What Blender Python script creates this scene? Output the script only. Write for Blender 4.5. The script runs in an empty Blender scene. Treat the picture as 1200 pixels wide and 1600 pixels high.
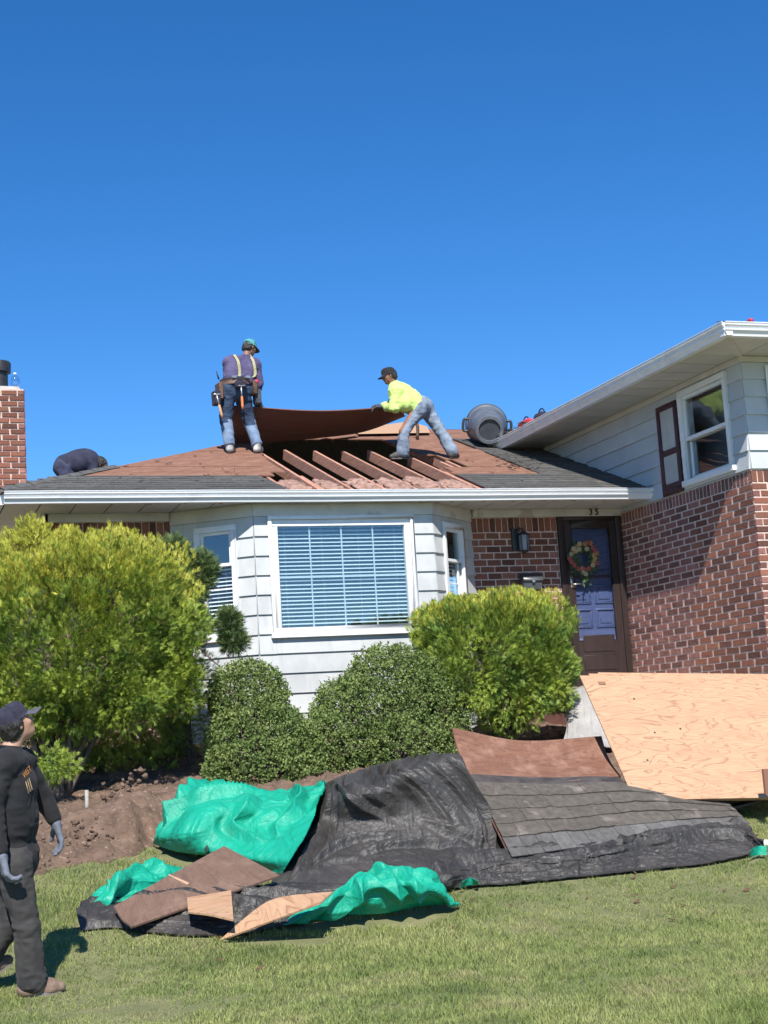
import bpy, math, random
import numpy as np
from mathutils import Vector, Matrix

# ------------------------------------------------------------------ camera, sky, sun, exposure
SC = bpy.context.scene
COL = SC.collection
random.seed(7)
RNG = np.random.default_rng(7)
F_PX, CAM_H = 2342.7, 1.42
YAW, PITCH, ROLL = (math.radians(a) for a in (19.2204, 8.4425, -3.5239))


def cam_axes():
    cy, sy, cp, sp = math.cos(YAW), math.sin(YAW), math.cos(PITCH), math.sin(PITCH)
    fwd = np.array([sy * cp, cy * cp, sp])
    right = np.array([cy, -sy, 0.0])
    up = np.cross(right, fwd)
    cr, sr = math.cos(ROLL), math.sin(ROLL)
    return cr * right + sr * up, -sr * right + cr * up, fwd


CR, CU, CF = cam_axes()
EYE = np.array([0.0, 0.0, CAM_H])
cd = bpy.data.cameras.new('camera')
cam = bpy.data.objects.new('camera', cd)
COL.objects.link(cam)
cam.matrix_world = Matrix(((CR[0], CU[0], -CF[0], 0), (CR[1], CU[1], -CF[1], 0), (CR[2], CU[2], -CF[2], CAM_H), (0, 0, 0, 1)))
cd.sensor_fit = 'VERTICAL'
cd.sensor_height = 36
cd.lens = 36 * F_PX / 1600
cd.clip_end = 3000
SC.camera = cam

SUN_DIR = Vector((0.206, 0.65, -0.731)).normalized()
SUN_EL = math.asin(-SUN_DIR.z)
SUN_AZ = math.atan2(-SUN_DIR.x, -SUN_DIR.y)
W = bpy.data.worlds.new('World')
SC.world = W
W.use_nodes = True
wn, wl = W.node_tree.nodes, W.node_tree.links
wn.clear()
wo = wn.new('ShaderNodeOutputWorld')
wb = wn.new('ShaderNodeBackground')
sky = wn.new('ShaderNodeTexSky')
sky.sky_type = 'NISHITA'
sky.sun_disc = False
sky.sun_elevation = SUN_EL
sky.sun_rotation = SUN_AZ
sky.altitude = 2500
sky.air_density = 1.0
sky.dust_density = 0.05
sky.ozone_density = 4.0
hs = wn.new('ShaderNodeHueSaturation')
hs.inputs['Saturation'].default_value = 1.28
hs.inputs['Hue'].default_value = 0.503
hs.inputs['Value'].default_value = 1.0
wl.new(sky.outputs[0], hs.inputs['Color'])
wl.new(hs.outputs[0], wb.inputs[0])
wb.inputs[1].default_value = 0.11
wl.new(wb.outputs[0], wo.inputs[0])
sd = bpy.data.lights.new('sun', 'SUN')
sd.energy = 4.6
sd.angle = math.radians(0.53)
sd.color = (1.0, 0.955, 0.89)
sun = bpy.data.objects.new('sun', sd)
COL.objects.link(sun)
sun.rotation_euler = SUN_DIR.to_track_quat('-Z', 'Y').to_euler()
sun.location = (-10, -20, 30)
SC.view_settings.view_transform = 'Standard'
SC.view_settings.look = 'None'
SC.view_settings.exposure = 0.7
SC.view_settings.gamma = 1.0
SC.view_settings.use_curve_mapping = False


# ------------------------------------------------------------------ helpers
def at(px, py, Y):
    """the world point at depth Y on the sight line of a spot measured in the photograph"""
    d = (px - 600) * CR - (py - 800) * CU + F_PX * CF
    return EYE + d * (Y / d[1])


def atX(px, py, X):
    d = (px - 600) * CR - (py - 800) * CU + F_PX * CF
    return EYE + d * (X / d[0])


def ath(px, py, h):
    """the point h above the lawn seen there"""
    lo, hi = 4.0, 17.0
    for _ in range(40):
        m = (lo + hi) / 2
        if at(px, py, m)[2] > ground(m) + h:
            lo = m
        else:
            hi = m
    return at(px, py, lo)


def atr(px, py):
    """the point of the main roof's front slope seen there"""
    d = (px - 600) * CR - (py - 800) * CU + F_PX * CF
    t = (EZ - CAM_H - PITCHR * EY) / (d[2] - PITCHR * d[1])
    return EYE + t * d


def nrm(v):
    v = np.asarray(v, float)
    return v / max(1e-9, np.linalg.norm(v))


def ground(Y):
    d = np.asarray(Y, float) - 9.5
    z = 0.09 * (d + np.sqrt(d * d + 0.2))
    return 1.42 - 0.5 * ((1.42 - z) + np.sqrt((1.42 - z) ** 2 + 0.004))


def _h(i, j, k, s):
    n = (i * 374761393 + j * 668265263 + k * 2147483647 + s * 144665) & 0xffffffff
    n = ((n ^ (n >> 13)) * 1274126177) & 0xffffffff
    n = n ^ (n >> 16)
    return (n & 0xffff) / 65535.0


def vnoise(P, s=0):
    P = np.asarray(P, float)
    I = np.floor(P).astype(np.int64)
    f = P - I
    f = f * f * (3 - 2 * f)
    i, j, k = I[..., 0], I[..., 1], I[..., 2]
    r = 0
    for a in (0, 1):
        for b in (0, 1):
            for c in (0, 1):
                w = (f[..., 0] if a else 1 - f[..., 0]) * (f[..., 1] if b else 1 - f[..., 1]) * (f[..., 2] if c else 1 - f[..., 2])
                r = r + w * _h(i + a, j + b, k + c, s)
    return r * 2 - 1


def fbm(P, o=4, s=0):
    P = np.asarray(P, float)
    r, a = 0, 1.0
    for q in range(o):
        r = r + a * vnoise(P * (2 ** q) + 17.3 * q, s + q)
        a *= 0.5
    return r


ORG = {}


def org(p):
    return ORG.get(p.name, np.zeros(3)) if p is not None else np.zeros(3)


def tag(o, label=None, cat=None, group=None, kind=None):
    for k, v in (('label', label), ('category', cat), ('group', group), ('kind', kind)):
        if v:
            o[k] = v
    return o


def empty(name, loc, label=None, cat=None, group=None):
    o = bpy.data.objects.new(name, None)
    COL.objects.link(o)
    o.empty_display_size = 0.1
    o.location = Vector([float(x) for x in loc])
    ORG[o.name] = np.array(loc, float)
    return tag(o, label, cat, group)


def link(name, me, parent=None):
    o = bpy.data.objects.new(name, me)
    COL.objects.link(o)
    if parent is not None:
        o.parent = parent
    ORG[o.name] = org(parent)
    return o


class MB:
    def __init__(self):
        self.v, self.f, self.n, self.uv = [], [], 0, []

    def add(self, v, f, uv=None):
        v = np.asarray(v, float).reshape(-1, 3)
        self.v.append(v)
        self.f += [tuple(int(i) + self.n for i in q) for q in f]
        self.n += len(v)
        if uv is not None:
            self.uv += uv
        elif self.uv is not None:
            self.uv += [None] * len(f)
        return self

    def box(self, c, s, ax=None, taper=None):
        A = np.eye(3) if ax is None else np.array([nrm(a) for a in ax])
        s = np.array(s, float) / 2
        pts = []
        for x in (-1, 1):
            for y in (-1, 1):
                for z in (-1, 1):
                    k = 1 if taper is None or z < 0 else taper
                    pts.append(np.array(c, float) + A[0] * x * s[0] * k + A[1] * y * s[1] * k + A[2] * z * s[2])
        return self.add(pts, [(0, 1, 3, 2), (4, 6, 7, 5), (0, 4, 5, 1), (2, 3, 7, 6), (0, 2, 6, 4), (1, 5, 7, 3)])

    def span(self, lo, hi):
        lo, hi = np.array(lo, float), np.array(hi, float)
        return self.box((lo + hi) / 2, hi - lo)

    def prism(self, poly, d):
        """polygon in 3-D pushed along d"""
        P = np.array(poly, float)
        n = len(P)
        Q = P + np.array(d, float)
        f = [tuple(range(n))[::-1], tuple(range(n, 2 * n))] + [(i, (i + 1) % n, n + (i + 1) % n, n + i) for i in range(n)]
        return self.add(np.vstack([P, Q]), f)

    def tube(self, pts, r, n=8, flat=None):
        P = np.array(pts, float)
        m = len(P)
        R = np.full(m, r, float) if np.isscalar(r) else np.array(r, float)
        T = np.gradient(P, axis=0)
        T = T / np.linalg.norm(T, axis=1)[:, None].clip(1e-9)
        u = np.cross(T[0], [0, 0, 1.0])
        if np.linalg.norm(u) < 1e-3:
            u = np.array([1.0, 0, 0])
        u = nrm(u)
        V = []
        for i in range(m):
            u = nrm(u - T[i] * np.dot(u, T[i]))
            w = np.cross(T[i], u)
            for k in range(n):
                a = 2 * math.pi * k / n
                V.append(P[i] + R[i] * (math.cos(a) * u * (flat or 1) + math.sin(a) * w))
        f = []
        for i in range(m - 1):
            for k in range(n):
                f.append((i * n + k, i * n + (k + 1) % n, (i + 1) * n + (k + 1) % n, (i + 1) * n + k))
        f.append(tuple(range(n))[::-1])
        f.append(tuple((m - 1) * n + k for k in range(n)))
        return self.add(V, f)

    def lathe(self, prof, c, axis=(0, 0, 1), n=24, cap=True):
        """prof: (radius, height) pairs along axis"""
        a = nrm(axis)
        u = nrm(np.cross(a, [0.31, 0.9, 0.2]))
        w = np.cross(a, u)
        V, f = [], []
        for r, h in prof:
            for k in range(n):
                t = 2 * math.pi * k / n
                V.append(np.array(c, float) + a * h + r * (math.cos(t) * u + math.sin(t) * w))
        for i in range(len(prof) - 1):
            for k in range(n):
                f.append((i * n + k, i * n + (k + 1) % n, (i + 1) * n + (k + 1) % n, (i + 1) * n + k))
        if cap:
            f.append(tuple(range(n))[::-1])
            f.append(tuple((len(prof) - 1) * n + k for k in range(n)))
        return self.add(V, f)

    def ell(self, c, r, ax=None, nu=12, nv=8, jit=0.0, seed=0):
        A = np.eye(3) if ax is None else np.array([nrm(a) for a in ax])
        r = np.array([r] * 3 if np.isscalar(r) else r, float)
        D = []
        for i in range(1, nv):
            t = math.pi * i / nv
            for k in range(nu):
                p = 2 * math.pi * k / nu
                D.append((math.sin(t) * math.cos(p), math.sin(t) * math.sin(p), math.cos(t)))
        D += [(0, 0, 1), (0, 0, -1)]
        D = np.array(D)
        if jit:
            D = D * (1 + jit * vnoise(D * 1.7 + seed * 3.1, seed))[:, None]
        V = np.array(c, float) + (D * r) @ A
        f = []
        for i in range(nv - 2):
            for k in range(nu):
                f.append((i * nu + k, (i + 1) * nu + k, (i + 1) * nu + (k + 1) % nu, i * nu + (k + 1) % nu))
        t, b = (nv - 1) * nu, (nv - 1) * nu + 1
        for k in range(nu):
            f.append((t, k, (k + 1) % nu))
            f.append((b, (nv - 2) * nu + (k + 1) % nu, (nv - 2) * nu + k))
        return self.add(V, f)

    def grid(self, P, thick=0.0, uvs=None):
        """P: rows x cols x 3, upper side given by the row/col order; thick > 0 closes it into a shell"""
        P = np.asarray(P, float)
        a, b = P.shape[:2]
        du = np.zeros((a, b))
        dv = np.zeros((a, b))
        du[:, 1:] = np.cumsum(np.linalg.norm(np.diff(P, axis=1), axis=2), axis=1)
        dv[1:] = np.cumsum(np.linalg.norm(np.diff(P, axis=0), axis=2), axis=0)
        UV = np.stack([du, dv], -1).reshape(-1, 2)
        idx = np.arange(a * b).reshape(a, b)
        q = np.stack([idx[:-1, :-1], idx[1:, :-1], idx[1:, 1:], idx[:-1, 1:]], -1).reshape(-1, 4)
        V = P.reshape(-1, 3)
        F = q.tolist()
        uvl = [[tuple(UV[i]) for i in r] for r in q]
        if thick:
            gu, gv = np.gradient(P, axis=1), np.gradient(P, axis=0)
            N = np.cross(gv, gu)
            N /= np.linalg.norm(N, axis=2)[..., None].clip(1e-9)
            V2 = (P - N * thick).reshape(-1, 3)
            m = a * b
            F += [[i + m for i in r[::-1]] for r in q.tolist()]
            uvl += [[tuple(UV[i]) for i in r[::-1]] for r in q]
            rim = list(idx[0, :]) + list(idx[1:, -1]) + list(idx[-1, :-1][::-1]) + list(idx[1:-1, 0][::-1])
            for i in range(len(rim)):
                p0, p1 = rim[i], rim[(i + 1) % len(rim)]
                F.append([p1 + m, p0 + m, p0, p1][::-1])
                uvl.append([tuple(UV[j]) for j in (p1, p0, p0, p1)][::-1])
            V = np.vstack([V, V2])
        return self.add(V, F, uvl)

    def mesh(self, name, mats, off=(0, 0, 0), smooth=False, mi=None):
        V = np.vstack(self.v) - np.array(off, float)
        me = bpy.data.meshes.new(name)
        me.from_pydata(V.tolist(), [], self.f)
        if any(u is not None for u in self.uv):
            ul = me.uv_layers.new(name='UVMap')
            flat = []
            for u, f in zip(self.uv, self.f):
                flat += ([c for p in u for c in p] if u is not None else [0.0] * (2 * len(f)))
            ul.data.foreach_set('uv', flat)
        for m in (mats if isinstance(mats, (list, tuple)) else [mats]):
            me.materials.append(m)
        if smooth:
            me.polygons.foreach_set('use_smooth', [True] * len(me.polygons))
        if mi is not None:
            me.polygons.foreach_set('material_index', mi)
        me.update()
        return me

    def build(self, name, mats, parent=None, smooth=False, angle=None):
        o = link(name, self.mesh(name, mats, org(parent), smooth or angle is not None), parent)
        if angle is not None:
            o.data.set_sharp_from_angle(angle=math.radians(angle))
        return o

    def bevel(self, name, mats, parent=None, w=0.004, seg=1, angle=40):
        o = self.build(name, mats, parent)
        import bmesh
        bm = bmesh.new()
        bm.from_mesh(o.data)
        bmesh.ops.remove_doubles(bm, verts=bm.verts, dist=1e-5)
        es = [e for e in bm.edges if len(e.link_faces) == 2 and e.calc_face_angle(0) > 0.6]
        bmesh.ops.bevel(bm, geom=es, offset=w, segments=seg, affect='EDGES', profile=0.6)
        bm.to_mesh(o.data)
        bm.free()
        o.data.polygons.foreach_set('use_smooth', [True] * len(o.data.polygons))
        o.data.set_sharp_from_angle(angle=math.radians(angle))
        return o


def fastmesh(name, V, Q, mat, parent=None, smooth=False, off=None):
    """big numpy mesh: V n x 3, Q m x k (all faces with k corners)"""
    me = bpy.data.meshes.new(name)
    V = np.asarray(V, np.float32) - np.asarray(org(parent) if off is None else off, np.float32)
    Q = np.asarray(Q, np.int32)
    m, k = Q.shape
    me.vertices.add(len(V))
    me.vertices.foreach_set('co', V.ravel())
    me.loops.add(m * k)
    me.loops.foreach_set('vertex_index', Q.ravel())
    me.polygons.add(m)
    me.polygons.foreach_set('loop_start', np.arange(0, m * k, k, dtype=np.int32))
    me.polygons.foreach_set('loop_total', np.full(m, k, np.int32))
    if smooth:
        me.polygons.foreach_set('use_smooth', np.ones(m, bool))
    me.materials.append(mat)
    me.update(calc_edges=True)
    return link(name, me, parent)


def catmull(P, n, axis=0):
    P = np.moveaxis(np.asarray(P, float), axis, 0)
    m = len(P)
    t = np.linspace(0, m - 1, n)
    i = np.clip(t.astype(int), 0, m - 2)
    u = (t - i).reshape((-1,) + (1,) * (P.ndim - 1))
    g = lambda k: P[np.clip(k, 0, m - 1)]
    p0, p1, p2, p3 = 2 * g(i) - g(i + 1), g(i), g(i + 1), 2 * g(i + 1) - g(i)
    p0 = np.where((i > 0).reshape(u.shape), g(i - 1), p0)
    p3 = np.where((i < m - 2).reshape(u.shape), g(i + 2), p3)
    R = 0.5 * (2 * p1 + (p2 - p0) * u + (2 * p0 - 5 * p1 + 4 * p2 - p3) * u ** 2 + (3 * p1 - p0 - 3 * p2 + p3) * u ** 3)
    return np.moveaxis(R, 0, axis)


def net(ctrl, nr, nc):
    P = np.array([[(at if q[2] > 4 else ath)(*q) for q in r] for r in ctrl])
    return catmull(catmull(P, nr, 0), nc, 1)


# ------------------------------------------------------------------ materials
def mat(name, c1, rough=0.7, c2=None, scale=8.0, stretch=(1, 1, 1), detail=5, lohi=(0.35, 0.65), bump=0.0, bscale=None, bstretch=None,
        metal=0.0, coord='Object', rnd=0.0, rnd_cols=None, spots=None, spec=0.5, island=0.0, trans=None, sheen=0.0):
    m = bpy.data.materials.new(name)
    m.use_nodes = True
    N, L = m.node_tree.nodes, m.node_tree.links
    N.clear()
    out = N.new('ShaderNodeOutputMaterial')
    b = N.new('ShaderNodeBsdfPrincipled')
    b.inputs['Roughness'].default_value = rough
    b.inputs['Metallic'].default_value = metal
    b.inputs['Specular IOR Level'].default_value = spec
    if sheen:
        b.inputs['Sheen Weight'].default_value = sheen
    tc = N.new('ShaderNodeTexCoord')
    mp = N.new('ShaderNodeMapping')
    mp.inputs['Scale'].default_value = stretch
    L.new(tc.outputs[coord], mp.inputs[0])
    oi = N.new('ShaderNodeObjectInfo')
    if rnd or rnd_cols:
        # let every object of a kind show another stretch of the texture
        mul = N.new('ShaderNodeMath')
        mul.operation = 'MULTIPLY'
        mul.inputs[1].default_value = 37.0
        L.new(oi.outputs['Random'], mul.inputs[0])
        L.new(mul.outputs[0], mp.inputs['Location'])
    nz = N.new('ShaderNodeTexNoise')
    nz.inputs['Scale'].default_value = scale
    nz.inputs['Detail'].default_value = detail
    nz.inputs['Roughness'].default_value = 0.62
    L.new(mp.outputs[0], nz.inputs['Vector'])
    rgba = lambda c: (c[0], c[1], c[2], 1)
    cr = N.new('ShaderNodeValToRGB')
    cr.color_ramp.elements[0].position, cr.color_ramp.elements[1].position = lohi
    c2 = c2 or tuple(min(1, x * 1.18) for x in c1)
    cr.color_ramp.elements[0].color, cr.color_ramp.elements[1].color = rgba(c1), rgba(c2)
    L.new(nz.outputs['Fac'], cr.inputs[0])
    cur = cr.outputs[0]
    if rnd_cols:
        rr = N.new('ShaderNodeValToRGB')
        rr.color_ramp.interpolation = 'CONSTANT'
        e = rr.color_ramp.elements
        for i, c in enumerate(rnd_cols):
            el = e[i] if i < 2 else e.new(i / len(rnd_cols))
            el.position = i / len(rnd_cols)
            el.color = rgba(c)
        L.new(oi.outputs['Random'], rr.inputs[0])
        mx = N.new('ShaderNodeMix')
        mx.data_type = 'RGBA'
        mx.blend_type = 'MULTIPLY'
        mx.inputs[0].default_value = 1
        L.new(cur, mx.inputs[6])
        L.new(rr.outputs[0], mx.inputs[7])
        cur = mx.outputs[2]
    src = None
    if rnd:
        src, amt = oi.outputs['Random'], rnd
    if island:
        gi = N.new('ShaderNodeNewGeometry')
        src, amt = gi.outputs['Random Per Island'], island
    if src is not None:
        mr = N.new('ShaderNodeMapRange')
        mr.inputs['To Min'].default_value, mr.inputs['To Max'].default_value = 1 - amt, 1 + amt
        L.new(src, mr.inputs[0])
        hv = N.new('ShaderNodeHueSaturation')
        L.new(cur, hv.inputs['Color'])
        L.new(mr.outputs[0], hv.inputs['Value'])
        cur = hv.outputs[0]
    if spots:  # (colour, scale, threshold, softness[, stretch]) : stains with a shape of their own
        for sp in spots:
            mp2 = N.new('ShaderNodeMapping')
            mp2.inputs['Scale'].default_value = sp[4] if len(sp) > 4 else (1, 1, 1)
            L.new(tc.outputs[coord], mp2.inputs[0])
            n2 = N.new('ShaderNodeTexNoise')
            n2.inputs['Scale'].default_value = sp[1]
            n2.inputs['Detail'].default_value = 6
            L.new(mp2.outputs[0], n2.inputs['Vector'])
            r2 = N.new('ShaderNodeMapRange')
            r2.inputs['From Min'].default_value, r2.inputs['From Max'].default_value = sp[2], sp[2] + sp[3]
            r2.inputs['To Max'].default_value = sp[5] if len(sp) > 5 else 1.0
            L.new(n2.outputs['Fac'], r2.inputs[0])
            mx = N.new('ShaderNodeMix')
            mx.data_type = 'RGBA'
            L.new(r2.outputs[0], mx.inputs[0])
            L.new(cur, mx.inputs[6])
            mx.inputs[7].default_value = rgba(sp[0])
            cur = mx.outputs[2]
    L.new(cur, b.inputs['Base Color'])
    if bump:
        nb = N.new('ShaderNodeTexNoise')
        nb.inputs['Scale'].default_value = bscale or scale * 3
        nb.inputs['Detail'].default_value = 6
        if bstretch:
            mp3 = N.new('ShaderNodeMapping')
            mp3.inputs['Scale'].default_value = bstretch
            L.new(tc.outputs[coord], mp3.inputs[0])
            L.new(mp3.outputs[0], nb.inputs['Vector'])
        else:
            L.new(mp.outputs[0], nb.inputs['Vector'])
        bu = N.new('ShaderNodeBump')
        bu.inputs['Strength'].default_value = bump
        bu.inputs['Distance'].default_value = 0.02
        L.new(nb.outputs['Fac'], bu.inputs['Height'])
        L.new(bu.outputs[0], b.inputs['Normal'])
    sh = b.outputs[0]
    if trans:  # leaf or thin plastic: some light comes through
        tr = N.new('ShaderNodeBsdfTranslucent')
        hv = N.new('ShaderNodeHueSaturation')
        hv.inputs['Value'].default_value = 1.3
        L.new(cur, hv.inputs['Color'])
        L.new(hv.outputs[0], tr.inputs[0])
        ms = N.new('ShaderNodeMixShader')
        ms.inputs[0].default_value = trans
        L.new(sh, ms.inputs[1])
        L.new(tr.outputs[0], ms.inputs[2])
        sh = ms.outputs[0]
    L.new(sh, out.inputs[0])
    return m


def mat_glass(name, refl=0.12, tint=(0.9, 0.95, 1.0), rough=0.0):
    m = bpy.data.materials.new(name)
    m.use_nodes = True
    N, L = m.node_tree.nodes, m.node_tree.links
    N.clear()
    out = N.new('ShaderNodeOutputMaterial')
    t = N.new('ShaderNodeBsdfTransparent')
    t.inputs[0].default_value = (*tint, 1)
    g = N.new('ShaderNodeBsdfGlossy')
    g.inputs['Roughness'].default_value = rough
    fr = N.new('ShaderNodeLayerWeight')
    fr.inputs['Blend'].default_value = 0.5
    pw = N.new('ShaderNodeMath')
    pw.operation = 'POWER'
    pw.inputs[1].default_value = 5.0
    L.new(fr.outputs['Facing'], pw.inputs[0])
    ad = N.new('ShaderNodeMath')
    ad.operation = 'MULTIPLY_ADD'
    ad.use_clamp = True
    ad.inputs[1].default_value = 1 - refl
    ad.inputs[2].default_value = refl
    L.new(pw.outputs[0], ad.inputs[0])
    # old glass is never flat
    tc = N.new('ShaderNodeTexCoord')
    nz = N.new('ShaderNodeTexNoise')
    nz.inputs['Scale'].default_value = 1.3
    L.new(tc.outputs['Object'], nz.inputs['Vector'])
    bu = N.new('ShaderNodeBump')
    bu.inputs['Strength'].default_value = 0.06
    bu.inputs['Distance'].default_value = 0.05
    L.new(nz.outputs['Fac'], bu.inputs['Height'])
    L.new(bu.outputs[0], g.inputs['Normal'])
    ms = N.new('ShaderNodeMixShader')
    L.new(ad.outputs[0], ms.inputs[0])
    L.new(t.outputs[0], ms.inputs[1])
    L.new(g.outputs[0], ms.inputs[2])
    L.new(ms.outputs[0], out.inputs[0])
    return m


def mat_ply(name, base, dark, line, rough=0.65, freq=26.0, stretch=(1.0, 5.0), blot=None):
    """rotary-cut veneer: contour lines of a stretched noise, read in the sheet's own UV metres"""
    m = bpy.data.materials.new(name)
    m.use_nodes = True
    N, L = m.node_tree.nodes, m.node_tree.links
    N.clear()
    out = N.new('ShaderNodeOutputMaterial')
    b = N.new('ShaderNodeBsdfPrincipled')
    b.inputs['Roughness'].default_value = rough
    tc = N.new('ShaderNodeTexCoord')
    oi = N.new('ShaderNodeObjectInfo')
    mp = N.new('ShaderNodeMapping')
    mp.inputs['Scale'].default_value = (stretch[0], stretch[1], 1)
    mul = N.new('ShaderNodeMath')
    mul.operation = 'MULTIPLY'
    mul.inputs[1].default_value = 50
    L.new(oi.outputs['Random'], mul.inputs[0])
    L.new(mul.outputs[0], mp.inputs['Location'])
    L.new(tc.outputs['UV'], mp.inputs[0])
    nz = N.new('ShaderNodeTexNoise')
    nz.inputs['Scale'].default_value = 1.6
    nz.inputs['Detail'].default_value = 3
    nz.inputs['Roughness'].default_value = 0.4
    nz.inputs['Distortion'].default_value = 0.6
    L.new(mp.outputs[0], nz.inputs['Vector'])
    k = N.new('ShaderNodeMath')
    k.operation = 'MULTIPLY'
    k.inputs[1].default_value = freq
    L.new(nz.outputs['Fac'], k.inputs[0])
    fr = N.new('ShaderNodeMath')
    fr.operation = 'PINGPONG'
    fr.inputs[1].default_value = 0.5
    L.new(k.outputs[0], fr.inputs[0])
    cr = N.new('ShaderNodeValToRGB')
    cr.color_ramp.elements[0].position, cr.color_ramp.elements[1].position = 0.0, 0.13
    cr.color_ramp.elements[0].color = (*line, 1)
    cr.color_ramp.elements[1].color = (*base, 1)
    L.new(fr.outputs[0], cr.inputs[0])
    n2 = N.new('ShaderNodeTexNoise')
    n2.inputs['Scale'].default_value = 2.2
    n2.inputs['Detail'].default_value = 5
    L.new(mp.outputs[0], n2.inputs['Vector'])
    r2 = N.new('ShaderNodeMapRange')
    r2.inputs['From Min'].default_value, r2.inputs['From Max'].default_value = 0.42, 0.75
    r2.inputs['To Max'].default_value = 0.75
    L.new(n2.outputs['Fac'], r2.inputs[0])
    mx = N.new('ShaderNodeMix')
    mx.data_type = 'RGBA'
    L.new(r2.outputs[0], mx.inputs[0])
    L.new(cr.outputs[0], mx.inputs[6])
    mx.inputs[7].default_value = (*dark, 1)
    cur = mx.outputs[2]
    n3 = N.new('ShaderNodeTexNoise')  # fine pores along the grain
    n3.inputs['Scale'].default_value = 30
    n3.inputs['Detail'].default_value = 4
    mp3 = N.new('ShaderNodeMapping')
    mp3.inputs['Scale'].default_value = (0.25, 3, 1)
    L.new(tc.outputs['UV'], mp3.inputs[0])
    L.new(mp3.outputs[0], n3.inputs['Vector'])
    r3 = N.new('ShaderNodeMapRange')
    r3.inputs['From Min'].default_value, r3.inputs['From Max'].default_value = 0.3, 0.7
    r3.inputs['To Min'].default_value, r3.inputs['To Max'].default_value = 0.82, 1.1
    L.new(n3.outputs['Fac'], r3.inputs[0])
    hv = N.new('ShaderNodeHueSaturation')
    L.new(cur, hv.inputs['Color'])
    L.new(r3.outputs[0], hv.inputs['Value'])
    cur = hv.outputs[0]
    if blot:
        n4 = N.new('ShaderNodeTexNoise')
        n4.inputs['Scale'].default_value = 3.5
        n4.inputs['Detail'].default_value = 7
        n4.inputs['Roughness'].default_value = 0.7
        L.new(tc.outputs['UV'], n4.inputs['Vector'])
        r4 = N.new('ShaderNodeMapRange')
        r4.inputs['From Min'].default_value, r4.inputs['From Max'].default_value = 0.48, 0.68
        L.new(n4.outputs['Fac'], r4.inputs[0])
        mx = N.new('ShaderNodeMix')
        mx.data_type = 'RGBA'
        L.new(r4.outputs[0], mx.inputs[0])
        L.new(cur, mx.inputs[6])
        mx.inputs[7].default_value = (*blot, 1)
        cur = mx.outputs[2]
    L.new(cur, b.inputs['Base Color'])
    bu = N.new('ShaderNodeBump')
    bu.inputs['Strength'].default_value = 0.15
    bu.inputs['Distance'].default_value = 0.01
    L.new(n3.outputs['Fac'], bu.inputs['Height'])
    L.new(bu.outputs[0], b.inputs['Normal'])
    L.new(b.outputs[0], out.inputs[0])
    return m


def mat_tarp(name, c1, c2, rough=0.38, trans=0.0, crinkle=0.5, dust=None):
    """woven poly sheeting: sharp crease network (voronoi edges) plus weave sheen"""
    m = mat(name, c1, rough, c2, scale=3.0, detail=6, lohi=(0.3, 0.7), coord='UV', trans=trans or None, spots=dust)
    N, L = m.node_tree.nodes, m.node_tree.links
    b = next(n for n in N if n.type == 'BSDF_PRINCIPLED')
    tc = next(n for n in N if n.type == 'TEX_COORD')
    hs_ = []
    for sc, st, w in ((5.0, (1, 0.35, 1), 1.0), (13.0, (1, 0.6, 1), 0.5), (34.0, (1, 1, 1), 0.2)):
        mp = N.new('ShaderNodeMapping')
        mp.inputs['Scale'].default_value = st
        nd = N.new('ShaderNodeTexNoise')
        nd.inputs['Scale'].default_value = sc * 0.5
        nd.inputs['Detail'].default_value = 3
        L.new(tc.outputs['UV'], nd.inputs['Vector'])
        va = N.new('ShaderNodeVectorMath')
        va.operation = 'MULTIPLY_ADD'
        va.inputs[1].default_value = (0.25, 0.25, 0)
        L.new(nd.outputs['Color'], va.inputs[0])
        L.new(tc.outputs['UV'], va.inputs[2])
        L.new(va.outputs[0], mp.inputs[0])
        vo = N.new('ShaderNodeTexVoronoi')
        vo.feature = 'F1'
        vo.inputs['Scale'].default_value = sc
        L.new(mp.outputs[0], vo.inputs['Vector'])
        k = N.new('ShaderNodeMath')
        k.operation = 'MULTIPLY'
        k.inputs[1].default_value = w
        L.new(vo.outputs['Distance'], k.inputs[0])
        hs_.append(k.outputs[0])
    cur = hs_[0]
    for h in hs_[1:]:
        a = N.new('ShaderNodeMath')
        L.new(cur, a.inputs[0])
        L.new(h, a.inputs[1])
        cur = a.outputs[0]
    bu = N.new('ShaderNodeBump')
    bu.inputs['Strength'].default_value = crinkle
    bu.inputs['Distance'].default_value = 0.03
    L.new(cur, bu.inputs['Height'])
    L.new(bu.outputs[0], b.inputs['Normal'])
    return m


M = {}
M['siding'] = mat('siding_paint', (0.4, 0.415, 0.415), 0.62, (0.52, 0.535, 0.53), scale=2.2, detail=8, lohi=(0.3, 0.62), rnd=0.05, bump=0.06, bscale=60, bstretch=(1, 1, 0.2),
                  spots=[((0.36, 0.37, 0.36), 5.0, 0.54, 0.2, (2.2, 2.2, 0.4), 0.5), ((0.4, 0.4, 0.36), 1.2, 0.6, 0.2, (1, 1, 1), 0.5)])
M['siding_clean'] = mat('siding_paint_clean', (0.44, 0.465, 0.48), 0.6, (0.52, 0.545, 0.56), scale=1.6, detail=6, rnd=0.04, bump=0.05, bscale=60, bstretch=(1, 1, 0.2))
M['trim'] = mat('trim_white', (0.72, 0.73, 0.73), 0.45, (0.8, 0.8, 0.79), scale=3)
M['frieze'] = mat('frieze_paint', (0.5, 0.48, 0.45), 0.6, (0.62, 0.6, 0.56), scale=2, spots=[((0.3, 0.24, 0.2), 2.0, 0.6, 0.06, (1, 1, 1), 0.6)])
M['gutter'] = mat('gutter_aluminium', (0.74, 0.75, 0.77), 0.3, (0.84, 0.85, 0.86), scale=1.5, stretch=(0.6, 3, 3), metal=0.0, spots=[((0.5, 0.47, 0.43), 3.0, 0.6, 0.15, (1, 1, 1), 0.4)])
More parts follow.
